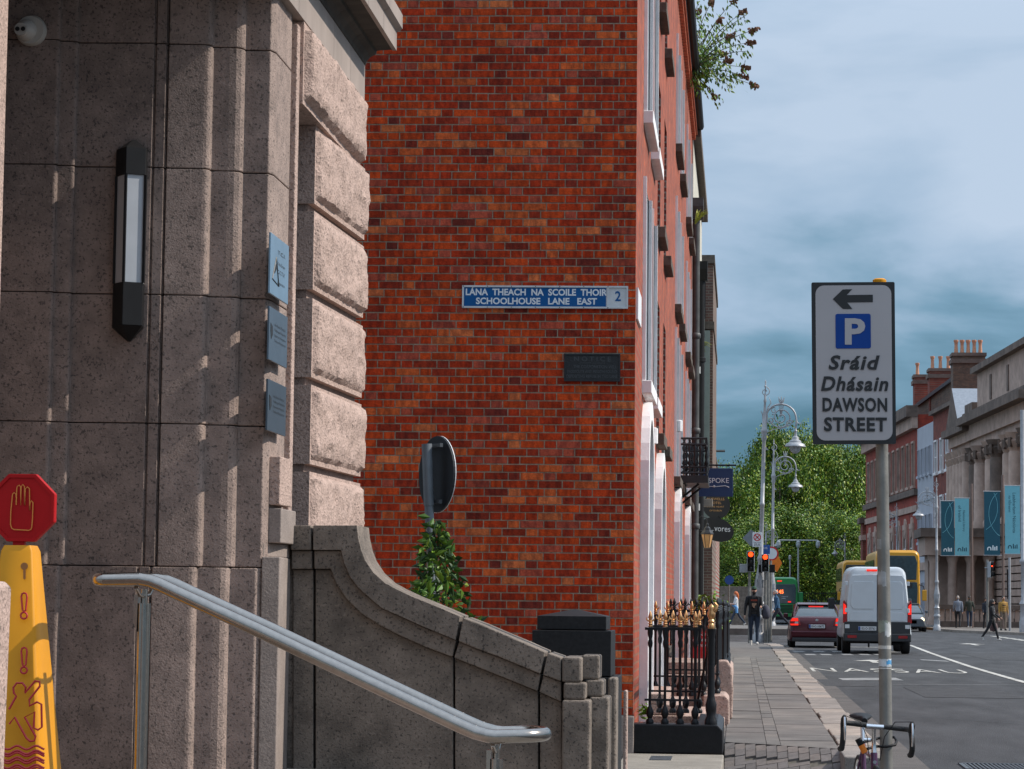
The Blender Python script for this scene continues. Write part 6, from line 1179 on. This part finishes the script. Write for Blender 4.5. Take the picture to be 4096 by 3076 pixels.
MB().box(-.30,.0,-.02,.06,2.40,2.45).build('high_brake_lamp', REDLIT, v); number_plate(v, '152-D-20763', -.29, -.045, .74); MB().box(.10,.26,-.05,-.036,.98,1.03).build('door_handle', VBLK, v, bevel=.01); MB().box(-.006,.006,-.037,-.0,.93,2.3).build('door_gap', BLK, v); MB().tube([(-.25,-.05,.36),(-.25,-.05,.20)], .03, 6).build('tow_hook', BLK, v); MB().tube([(.2,-.05,.45),(.2,.1,.30),(.7,.3,.30)], .05, 6).build('exhaust', BLK, v)
MB().box(-.8,.8,.3,5.0,.3,.5).build('underbody', BLK, v)
# --- sedan builder
def sedan(label, loc, rz, col, name, plate, brake=True, lit=False, metal=.2):
    c = thing('car', label, 'car', loc, rz); pm_ = pm(name, col, .3, metal=metal, coat=.25, var=.05, vscale=2, spec=.35)
    body = [(.78,.30,.86,-.02,.14,.03), (.86,.24,.98,.08,.16,.04), (.885,.20,1.02,.35,.16,.06), (.89,.18,.98,.9,.14,.06), (.885,.18,.94,2.2,.14,.05), (.885,.18,.93,3.2,.14,.05), (.88,.20,.88,3.7,.15,.07), (.86,.22,.78,4.25,.15,.08), (.74,.28,.66,4.5,.14,.06)]
    MB().loft([sect(h, a, b, y, r_, t_) for h, a, b, y, r_, t_ in body]).build('body', pm_, c, smooth=40)
    cab = [(.74,.92,1.00,.42,.04,.02), (.70,.92,1.20,.72,.10,.05), (.70,.92,1.37,1.12,.14,.10), (.71,.92,1.43,1.6,.15,.11), (.71,.92,1.42,2.2,.15,.10), (.72,.92,1.26,2.75,.12,.07), (.74,.90,.98,3.25,.05,.02)]
    MB().loft([sect(h, a, b, y, r_, t_) for h, a, b, y, r_, t_ in cab]).build('glasshouse', pm('car_glass', (.05,.065,.075), .08, spec=.9, var=.1), c, smooth=40)
    roof = [(.60,1.385,1.405,1.02,.009,.004), (.615,1.40,1.452,1.3,.02,.01), (.62,1.41,1.468,1.7,.025,.01), (.61,1.40,1.45,2.3,.02,.01)]
    MB().loft([sect(h, a, b, y, r_, t_) for h, a, b, y, r_, t_ in roof]).build('roof', pm_, c, smooth=40)
    for s in (-1, 1):
        MB().tube([(s*.73,.42,.99),(s*.70,.75,1.2),(s*.62,1.15,1.38),(s*.615,2.2,1.41),(s*.66,2.75,1.24),(s*.74,3.3,.96)], .03, 8).build('pillar', pm_, c, smooth=60)
        wheel_at(c, s*.78, .85, .31, .2); wheel_at(c, s*.78, 3.5, .31, .2)
        MB().box(min(s*.88,s*1.03), max(s*.88,s*1.03), 2.72, 2.84, .95, 1.1).build('mirror', pm_, c, bevel=.03)
        l_ = MB().prism([(s*.52,.72),(s*.86,.70),(s*.875,.86),(s*.80,.97),(s*.60,.97)], -.035, .15, 'y').build('tail_light', REDDK, c, bevel=.012)
        if brake: MB().prism([(s*.60,.86),(s*.85,.86),(s*.79,.955),(s*.62,.955)], -.040, -.036, 'y').build('brake_lamp', REDLIT, l_); MB().prism([(s*.60,.78),(s*.72,.78),(s*.70,.845),(s*.60,.845)], -.040, -.036, 'y').build('reversing_lamp', CLEAR, l_); MB().prism([(s*.60,.725),(s*.84,.725),(s*.86,.775),(s*.60,.775)], -.040, -.036, 'y').build('brake_lamp', REDLIT, l_)
        h_ = MB().lathe([(.001,.04),(.10,.03),(.11,-.05)], (s*.62,4.42,.62), 14, 'y').build('headlight', HEAD if lit else CLEAR, c, smooth=40)
    MB().box(-.84,.84,-.075,.15,.34,.56).build('bumper', pm_, c, bevel=.05); MB().box(-.80,.80,-.06,.1,.2,.335).build('bumper_skirt', VBLK, c, bevel=.03)
    MB().box(-.30,.30,-.03,.05,.60,.80).build('plate_recess', pm_, c, bevel=.01); number_plate(c, plate, 0, -.032, .70)
    MB().box(-.24,.24,1.02,1.06,1.33,1.352).build('high_brake_lamp', REDLIT if brake else REDDK, c); MB().lathe([(.001,-.005),(.045,-.004),(.045,.004)], (0,-.035,.90), 14, 'y').build('badge', CHR, c)
    MB().tube([(0,1.25,1.45),(0,1.12,1.56)], .008, 5).build('aerial', BLK, c); MB().tube([(.02,.6,1.02),(.5,.62,1.06)], .012, 5).build('wiper', BLK, c); MB().box(-.35,.35,4.44,4.5,.40,.62).build('grille', BLK, c, bevel=.02)
    return c
sedan('dark maroon saloon car seen from behind with its brake lights on', (2.50, 82.0, 0), 0, (.06,.004,.010), 'maroon_paint', '10-C-10672')
sedan('grey car with lit headlights coming towards the camera beside the van', (8.75, 135, 0), math.pi, (.10,.11,.12), 'grey_car_paint', '08-D-4410', brake=False, lit=True)
# --- double deck bus
YBUS = pm('bus_yellow', (.62,.29,.012), .4, coat=.3, var=.05, vscale=1); BGL = pm('bus_glass', (.035,.045,.05), .07, spec=.8, var=.2)
def dbus(label, loc, rz=0):
    b = thing('double_deck_bus', label, 'bus', loc, rz, group='yellow double deck buses'); S_ = [(1.2,.3,4.25,0,.3,.06), (1.26,.28,4.38,.12,.34,.06), (1.275,.28,4.40,.6,.34,.06), (1.275,.28,4.40,10.5,.34,.06), (1.2,.3,4.3,10.9,.3,.06)]
    MB().loft([sect(h, a, z, y, r_, t_) for h, a, z, y, r_, t_ in S_]).build('body', YBUS, b, smooth=40)
    MB().prism([(-1.02,2.75),(1.02,2.75),(1.08,3.7),(.96,4.08),(-.96,4.08),(-1.08,3.7)], -.03, .05, 'y').build('upper_windscreen', BGL, b, bevel=.02); MB().prism([(-1.04,1.05),(1.04,1.05),(1.10,2.2),(1.06,2.62),(-1.06,2.62),(-1.10,2.2)], -.035, .05, 'y').build('lower_windscreen', BGL, b, bevel=.02); MB().box(-1.0,1.0,-.05,.05,2.66,2.72).build('trim_strip', YBUS, b)
    MB().box(-.8,.8,-.045,-.034,2.3,2.55).build('destination_blind', INK, b)
    for s in (-1, 1):
        for k in range(6):
            for z0, z1 in ((2.95,3.85), (1.3,2.25)): MB().box(min(s*1.262,s*1.285), max(s*1.262,s*1.285), .9+k*1.6, 2.3+k*1.6, z0, z1).build('side_window', BGL, b)
        wheel_at(b, s*1.1, 2.6, .48, .28); wheel_at(b, s*1.1, 8.4, .48, .28); MB().lathe([(.001,.03),(.1,.02),(.11,-.03)], (s*.9,-.02,.75), 12, 'y').build('headlight', CLEAR, b); MB().tube([(s*1.15,.05,2.5),(s*1.4,-.15,2.4),(s*1.45,-.15,2.2)], .025, 6).build('mirror_arm', BLK, b); MB().box(min(s*1.33,s*1.58), max(s*1.33,s*1.58), -.25, -.1, 1.6, 2.2).build('mirror', YBUS, b, bevel=.04)
    MB().box(-1.1,1.1,-.06,.1,.32,.55).build('bumper', BLK, b, bevel=.03); return b
B1_ = dbus('yellow double deck bus facing the camera behind the white van', (8.70, 140, 0)); B2_ = copy_tree(B1_); B2_.location = (8.35, 176, 0); B2_['label'] = 'second yellow bus further back, only its top showing above the van roof'
# --- green single deck bus
GRN = pm('bus_green', (.015,.22,.05), .4, coat=.3, var=.06, vscale=1); b = thing('green_bus', 'green bus seen from behind with orange number 145', 'bus', (2.62, 166, 0)); S_ = [(1.16,.3,2.98,0,.34,.05), (1.24,.28,3.06,.12,.36,.05), (1.25,.28,3.08,.6,.36,.05), (1.25,.28,3.08,11.5,.36,.05)]
MB().loft([sect(h, a, z, y, r_, t_) for h, a, z, y, r_, t_ in S_]).build('body', GRN, b, smooth=40); MB().prism([(-1.05,1.35),(1.05,1.35),(1.08,2.4),(.98,2.62),(-.98,2.62),(-1.08,2.4)], -.03, .05, 'y').build('rear_window', BGL, b, bevel=.02)
for k in range(6): MB().box(-.8,.85,-.02,.03,.75+k*.09,.80+k*.09).build('louvre', BLK, b)
tx = MB(); put_text(tx, '145', (.05,-.035,2.12), (1,0,0), (0,0,1), w=.42, h=.26, bold=.02); tx.build('route_number', pm('led_orange', (1,.16,.03), .4, emit=2.5, var=0), b); MB().box(-.15,.15,-.02,.03,2.78,2.86).build('high_brake_lamp', REDLIT, b); MB().box(.55,.75,-.035,-.03,1.42,1.50).build('lamp', REDLIT, b)
tx = MB(); put_text(tx, 'Transport for', (.35,-.035,1.8), (1,0,0), (0,0,1), w=.45); put_text(tx, 'Ireland', (.27,-.035,1.69), (1,0,0), (0,0,1), w=.25); tx.build('lettering', SIGNW, b)
for s in (-1, 1): wheel_at(b, s*1.08, 2.8, .48, .28); wheel_at(b, s*1.08, 8.9, .48, .28); MB().box(min(s*.9,s*1.15), max(s*.9,s*1.15), -.02, .05, .7, 1.3).build('tail_light', REDDK, b)
MB().box(1.22,1.55,.3,.45,1.3,2.1).build('mirror', GRN, b, bevel=.04); MB().box(-1.15,1.15,-.06,.1,.3,.5).build('bumper', BLK, b, bevel=.02)
# ============================================================ PEOPLE
SKIN = pm('skin', (.48,.26,.18), .55, var=.06); SKIN2 = pm('fair_skin', (.56,.34,.26), .55, var=.06)
def V3(x, y, z): return Vector((x, y, z))
def person(label, loc, rz, H=1.75, lleg=(.3,.1), rleg=(-.3,.35), larm=(.2,.3,.1), rarm=(-.2,.2,.1), lean=.0, mats=None, build=1.0, group=None, hair=None, extra=None, shirt_front=None, headturn=0, beard=None):
    # local frame: facing -Y; lengths for 1.75 m, scaled after
    t = thing('person', label, 'person', loc, rz, group); s = H/1.75; mb = MB(); tags = []
    def cap(pts, rs, tg, n=10, flat=1.0):
        mb.tube(pts, rs, n)
        for a, b_, ra, rb_ in zip(pts[:-1], pts[1:], rs[:-1], rs[1:]):
            for q in (0, .25, .5, .75, 1): tags.append((Vector(a).lerp(Vector(b_), q), lerp(ra, rb_, q), tg))
    def ball(c, rx, ry, rz_, tg, n=12):
        c = Vector(c); rings = [[c + V3(rx*math.cos(a)*math.cos(p), ry*math.sin(a)*math.cos(p), rz_*math.sin(p)) for a in [2*math.pi*k/n for k in range(n)]] for p in [rad(-88 + 22*j) for j in range(9)]]; mb.loft(rings); tags.append((c, (rx+ry+rz_)/3, tg))
    fw = lambda a: V3(0, -math.sin(a), -math.cos(a))
    hip = V3(0, 0, .93); feet = []
    legs = []
    for sd, (a, bnd) in ((1, lleg), (-1, rleg)):
        h = hip + V3(sd*.095, 0, -.02); k = h + fw(a)*.44; an = k + fw(a - bnd)*.42; legs.append((sd, h, k, an, a - bnd)); feet.append(an.z)
    dz = .075 - min(feet)
    up_ = V3(0, -math.sin(lean), math.cos(lean)); sh = hip + up_*.50; nk = hip + up_*.58; hd = hip + up_*.72 + V3(0,-.02,0)
    for sd, h, k, an, an_a in legs:
        cap([h, h.lerp(k,.5), k, k.lerp(an,.4), an], [.088*build,.078*build,.06,.056,.044], 'legs'); tl = V3(sd*.01, -.13, 0) if an_a > -.5 else V3(0,-.06,-.11); cap([an + V3(0,.05,-.035), an + V3(0,-.03,-.03), an + tl + V3(0,0,-.045)], [.042,.045,.034], 'shoes')
    rings = []
    for q, rx, ry in ((-.06,.14,.105), (.02,.165,.12), (.12,.155,.115), (.24,.155,.115), (.36,.175,.12), (.45,.185,.11), (.51,.15,.09), (.55,.075,.07)):
        c = hip + up_*q; rings.append([c + V3(rx*build*math.cos(a), ry*build*math.sin(a), 0) for a in [2*math.pi*k/14 for k in range(14)]])
        tags.append((c + V3(0,0,0), .13*build, 'legs' if q < .0 else 'top'))
        for sx in (-.08, .08): tags.append((c + V3(sx,0,0), .08*build, 'legs' if q < .0 else 'top'))
        if shirt_front and .0 <= q < .53:
            for sx in (-.045, 0, .045): tags.append((c + V3(sx, -ry*build*.75, 0), .05, 'shirt'))
    mb.loft(rings); cap([sh + up_*.02, hd - up_*.06], [.06,.054], 'skin')
    ball(hd + V3(0,0,.0), .076, .095, .115, 'skin'); ball(hd + V3(0,-.03,-.06), .055, .065, .055, 'beard' if beard else 'skin'); ball(hd + V3(0,-.10,-.015), .014, .018, .024, 'skin', 6)
    for sx in (-1, 1): ball(hd + V3(sx*.078,.005,-.01), .01, .018, .028, 'skin', 6)
    for sd, (a, bnd, out) in ((1, larm), (-1, rarm)):
        s0 = sh + V3(sd*.175*build, 0, -.02); d0 = (fw(a) + V3(sd*out,0,0)).normalized(); e_ = s0 + d0*.29; d1 = (fw(a + bnd) + V3(sd*out*.4 - sd*.12*min(1,bnd),0,0)).normalized(); w_ = e_ + d1*.25
        cap([sh + V3(sd*.1*build,0,-.01), s0, s0.lerp(e_,.6), e_], [.07,.065*build,.056*build,.047], 'top'); cap([e_, e_.lerp(w_,.4), w_], [.047,.043,.034], 'fore'); hp = w_ + d1*.05
        ball(hp, .028, .03, .045, 'hand', 8); si = d1.cross(V3(1,0,0)).normalized() if abs(d1.x) < .9 else V3(0,0,1)
        for f, (of, ln_) in enumerate(((-.026,.07),(-.009,.085),(.009,.08),(.024,.06))): b0 = hp + d1*.03 + si*of; cap([b0, b0 + d1*ln_*.5, b0 + d1*ln_*.8 + V3(-sd*.02,0,0)], [.011,.010,.008], 'hand', 6)
        b0 = hp - d1*.01 + si*-.03; cap([b0, b0 + d1*.03 + si*-.02, b0 + d1*.055 + si*-.02], [.012,.011,.009], 'hand', 6)
    me = bpy.data.meshes.new('body'); me.from_pydata([p*1.0 for p in mb.v], [], mb.f); tmp = bpy.data.objects.new('tmp', me); COL.objects.link(tmp); rm_ = tmp.modifiers.new('r', 'REMESH'); rm_.mode = 'VOXEL'; rm_.voxel_size = .015; sm_ = tmp.modifiers.new('s', 'SMOOTH'); sm_.iterations = 2; sm_.factor = .5
    dg = bpy.context.evaluated_depsgraph_get(); m2 = bpy.data.meshes.new_from_object(tmp.evaluated_get(dg)); bpy.data.objects.remove(tmp); m2.name = 'body'
    keys = ['top','legs','shoes','skin','hand','fore','shirt','beard']; M_ = dict(top=BLK, legs=BLK, shoes=BLK, skin=SKIN, hand=SKIN, fore=None, shirt=BLK, beard=SKIN); M_.update(mats or {}); M_['fore'] = M_['fore'] or M_['top']
    m2.materials.clear()
    for k in keys: m2.materials.append(M_[k])
    TP = np.array([p[:] for p, r_, tg in tags], np.float32); TR = np.array([r_ for p, r_, tg in tags], np.float32); TK = np.array([keys.index(tg) for p, r_, tg in tags])
    CC = np.empty(len(m2.polygons)*3, np.float32); m2.polygons.foreach_get('center', CC); CC = CC.reshape(-1, 3)
    idx = [int(k) for k in TK[np.argmin(np.linalg.norm(CC[:,None,:] - TP[None], axis=2) - TR[None], axis=1)]]
    m2.polygons.foreach_set('material_index', idx); m2.polygons.foreach_set('use_smooth', [True]*len(m2.polygons))
    m2.transform(Matrix.Scale(s, 4) @ Matrix.Translation((0,0,dz))); ob = bpy.data.objects.new('body', m2); COL.objects.link(ob); ob.parent = t
    hd_l = (hd + V3(0,0,dz))*s; t['_'] = 0; del t['_']
    ey = MB()
    for sx in (-1, 1): ey.obox(hd_l + V3(sx*.03*s, -.092*s, .01*s), (1,0,0), (0,1,0), (0,0,1), .014*s, .006*s, .007*s)
    ey.build('eyes', INK, t); MB().obox(hd_l + V3(0,-.092*s,-.062*s), (1,0,0), (0,1,0), (0,0,1), .022*s, .006*s, .004*s).build('mouth', pm('lips', (.32,.12,.10), .5), t)
    if hair:
        hm, kind = hair; hh = MB(); n = 14
        prof = {'short': (-.0, 1.06), 'long': (-.3, 1.10), 'cap': (.02, 1.10), 'bun': (-.01, 1.07)}[kind]
        rings = []
        for j in range(9):
            p = rad(lerp(-12 if kind != 'cap' else 8, 88, j/8)); rings.append([hd_l + V3(.078*prof[1]*math.cos(a)*math.cos(p), .098*prof[1]*math.sin(a)*math.cos(p) + .012 - (0 if kind == 'cap' else -.012*math.cos(p)), .118*prof[1]*math.sin(p) + (.02 if math.sin(a) < -.3 and kind != 'cap' else 0)*math.cos(p))*1 for a in [2*math.pi*k/n for k in range(n)]])
        hh.loft(rings)
        if kind == 'long': hh.tube([hd_l + V3(0,.05,.05), hd_l + V3(0,.085,-.06), hd_l + V3(.0,.10,-.19), hd_l + V3(0,.09,-.33)], [.075,.082,.075,.035], 12)
        if kind == 'bun': hh.lathe([(.001,-.04),(.035,-.02),(.04,0),(.03,.03),(.001,.04)], hd_l + V3(0,.07,.11), 10)
        if kind == 'cap': hh.prism([(hd_l.x-.07,hd_l.y-.07),(hd_l.x+.07,hd_l.y-.07),(hd_l.x+.055,hd_l.y-.16),(hd_l.x,hd_l.y-.175),(hd_l.x-.055,hd_l.y-.16)], hd_l.z+.03, hd_l.z+.042)
        hh.build('cap' if kind == 'cap' else 'hair', hm, t, smooth=60)
    if extra: extra(t, hd_l, s)
    return t
def fab(n, c, r_=.85): return pm('cloth_' + n, c, r_, var=.12, vscale=14)
JEAN = fab('denim', (.018,.03,.055)); BLKC = fab('black', (.012,.012,.014)); WSH = fab('white_shoe', (.55,.52,.48)); DKN = fab('dark_navy', (.015,.018,.028)); BLUE = fab('blue_shirt', (.022,.075,.15)); GREYJ = fab('grey_jacket', (.16,.18,.22)); MUST = fab('mustard', (.33,.18,.04)); TAN = fab('tan_trousers', (.16,.12,.09)); WHT = fab('white_top', (.6,.6,.62)); CHAR = fab('charcoal', (.03,.03,.03)); GRNC = fab('green_cap', (.012,.05,.025)); LBLUE = fab('light_blue', (.10,.26,.50)); BRSH = fab('brown_shoe', (.16,.07,.04))
ORH = pm('ginger_hair', (.45,.10,.02), .6, var=.2, vscale=20); GRH = pm('grey_hair', (.32,.28,.25), .7, var=.15, vscale=20); DKH = pm('dark_hair', (.02,.014,.011), .5, var=.2, vscale=20); BRH = pm('beard_brown', (.10,.05,.03), .8)
def ex_man(t, hd, s):
    tx = MB(); put_text(tx, 'ROCKER', (0,-.165*s,1.36*s), (1,0,0), (0,0,1), w=.20*s, h=.05*s, bold=.03); tx.build('print_lettering', pm('print_red', (.45,.07,.03), .7), t)
    MB().prism([(-.07,1.31),(.075,1.31),(.06,1.2),(.02,1.15),(-.03,1.17),(-.065,1.22)], -.172*s, -.166*s, 'y').build('chest_print', pm('print_tan', (.34,.2,.13), .7, var=.5, vscale=40), t); MB().box(-.075,.075,hd.y-.108*s,hd.y-.09*s,hd.z-.0,hd.z+.026).build('sunglasses', INK, t, bevel=.006)
    bg_ = MB(); bg_.lathe([(.02,0),(.09,-.05),(.13,-.2),(.135,-.32),(.10,-.42),(.02,-.45)], (.36*s,-.05,1.22*s), 12); bg_.build('carrier_bag', fab('grey_bag', (.05,.05,.07)), t, smooth=60); MB().box(.02,.09,-.37,-.355,1.10,1.24).build('phone', INK, t)
    for sx in (-1, 1): MB().prism([(sx*.05,1.50*s),(sx*.14,1.46*s),(sx*.17,.86*s),(sx*.10,.86*s)], -.155, -.10, 'y').build('jacket_front', BLKC, t, bevel=.01)
p = atY(3016, 2577, 79.5)
person('man in green cap, black jacket and printed dark t-shirt walking towards the camera', (p.x, p.y, .12), 0, 1.80, (.10,.05), (-.06,.45), (.25,1.35,.12), (.12,.15,.25), .0, dict(top=BLKC, legs=JEAN, shoes=WSH, shirt=CHAR, beard=BRH, fore=BLKC), 1.1, hair=(GRNC,'cap'), extra=ex_man, shirt_front=True, beard=True)
def ex_wom(t, hd, s): MB().tube([(.0,-.18,1.02),(.09,-.14,.98),(.14,-.02,.9),(.15,.0,.62)], [.05,.075,.08,.06], 10).build('tied_jacket', LBLUE, t, smooth=60); MB().box(.05,.10,-.40,-.385,1.18,1.32).build('phone', RED, t)
p = atY(2945, 2500, 122); person('woman with long ginger hair and white t-shirt walking left with a phone', (p.x, 122, .28), rad(-80), 1.68, (.45,.1), (-.45,.25), (.35,1.3,.05), (.3,1.2,.05), .03, dict(top=WHT, legs=JEAN, shoes=WSH, fore=SKIN2, skin=SKIN2, hand=SKIN2), .9, hair=(ORH,'long'), extra=ex_wom)
p = atY(3110, 2500, 113.5); person('grey haired man in blue shirt striding left across the side street', (p.x, 113.5, .28), rad(-78), 1.80, (.55,.05), (-.65,.15), (.1,.35,.1), (-.1,.3,.1), .12, dict(top=BLUE, legs=DKN, shoes=BRSH, skin=SKIN2, hand=SKIN2), 1.05, hair=(GRH,'short'))
p = atY(3832, 2510, 141); person('man in grey jacket with white hair walking away on the right pavement', (p.x, 141, .12), rad(178), 1.76, (.2,.05), (-.2,.2), (.1,.2,.15), (-.1,.2,.15), 0, dict(top=GREYJ, legs=BLKC), 1.1, hair=(GRH,'short'))
p = atY(3878, 2510, 141.5); person('person in dark olive top walking away beside the man in grey', (p.x, 141.5, .12), rad(182), 1.76, (-.2,.25), (.2,.05), (.1,.5,.25), (-.1,.5,.25), 0, dict(top=fab('olive', (.03,.035,.025)), legs=JEAN, shoes=WSH), 1.0, hair=(DKH,'bun'))
def ex_bag(t, hd, s): MB().lathe([(.02,0),(.14,-.04),(.17,-.2),(.15,-.33),(.02,-.36)], (.30,-.02,.72), 10).build('shoulder_bag', fab('pattern_bag', (.14,.09,.09)), t, smooth=60)
p = atZ(3968, 2562, 0); person('long haired woman in black crossing the road with a patterned bag', (p.x, p.y, 0), rad(75), 1.66, (.35,.1), (-.4,.2), (.3,.7,.1), (.25,.6,.1), .02, dict(top=BLKC, legs=BLKC, shoes=WSH, shirt=fab('grey_tee', (.12,.12,.13))), 1.05, hair=(DKH,'long'), extra=ex_bag, shirt_front=True)
p = atY(4013, 2510, 131); person('bearded man in mustard jacket standing by the right pole', (p.x, 131, .12), rad(20), 1.72, (.08,.05), (-.05,.1), (.05,.2,.15), (.0,.2,.15), 0, dict(top=MUST, legs=TAN, shirt=BLKC, beard=DKH), 1.1, hair=(DKH,'short'), shirt_front=True, beard=True)
p = atY(3944, 2508, 139); person('dark haired woman in navy top behind the woman in black', (p.x, 139, .12), rad(10), 1.66, (.15,.05), (-.1,.2), (.3,.9,.1), (.1,.3,.1), 0, dict(top=DKN, legs=BLKC), .95, hair=(DKH,'bun'))
# poles at the right pavement
for px, Y, top, r_, lb in ((4088,124,1640,.10,'thick silver lamp column at the right edge of the view'), (4038,129,2230,.06,'thin sticker covered pole beside the man in mustard')):
    a = atY(px, top, Y); tag(MB().lathe([(r_*2,.1),(r_*2,.6),(r_*1.5,.8),(r_*1.4,1.4),(r_*1.9,1.5),(r_,1.7),(r_,3.4),(r_*1.7,3.5),(r_*1.7,3.6),(r_,3.7),(r_*.9,a.z)] if r_ > .08 else [(r_,.1),(r_,a.z)], (a.x, Y, 0), 12).build('street_pole', SILVER, None, smooth=40), lb, 'pole')
t = tlight(3966, 2247, 2310, 128, .42, 'grey backed traffic light on a pole right of the banners'); a = atY(3970, 2245, 128.3); MB().tube([(.12,.25,0),(.12,.25,.9)], .06, 8).build('pole_top', GALV, t); MB().tube([(.12,.25,0),(.12,.25,-t.location.z + .12)], .06, 8).build('pole', GALV, t); t.rotation_euler = (0,0,rad(70))
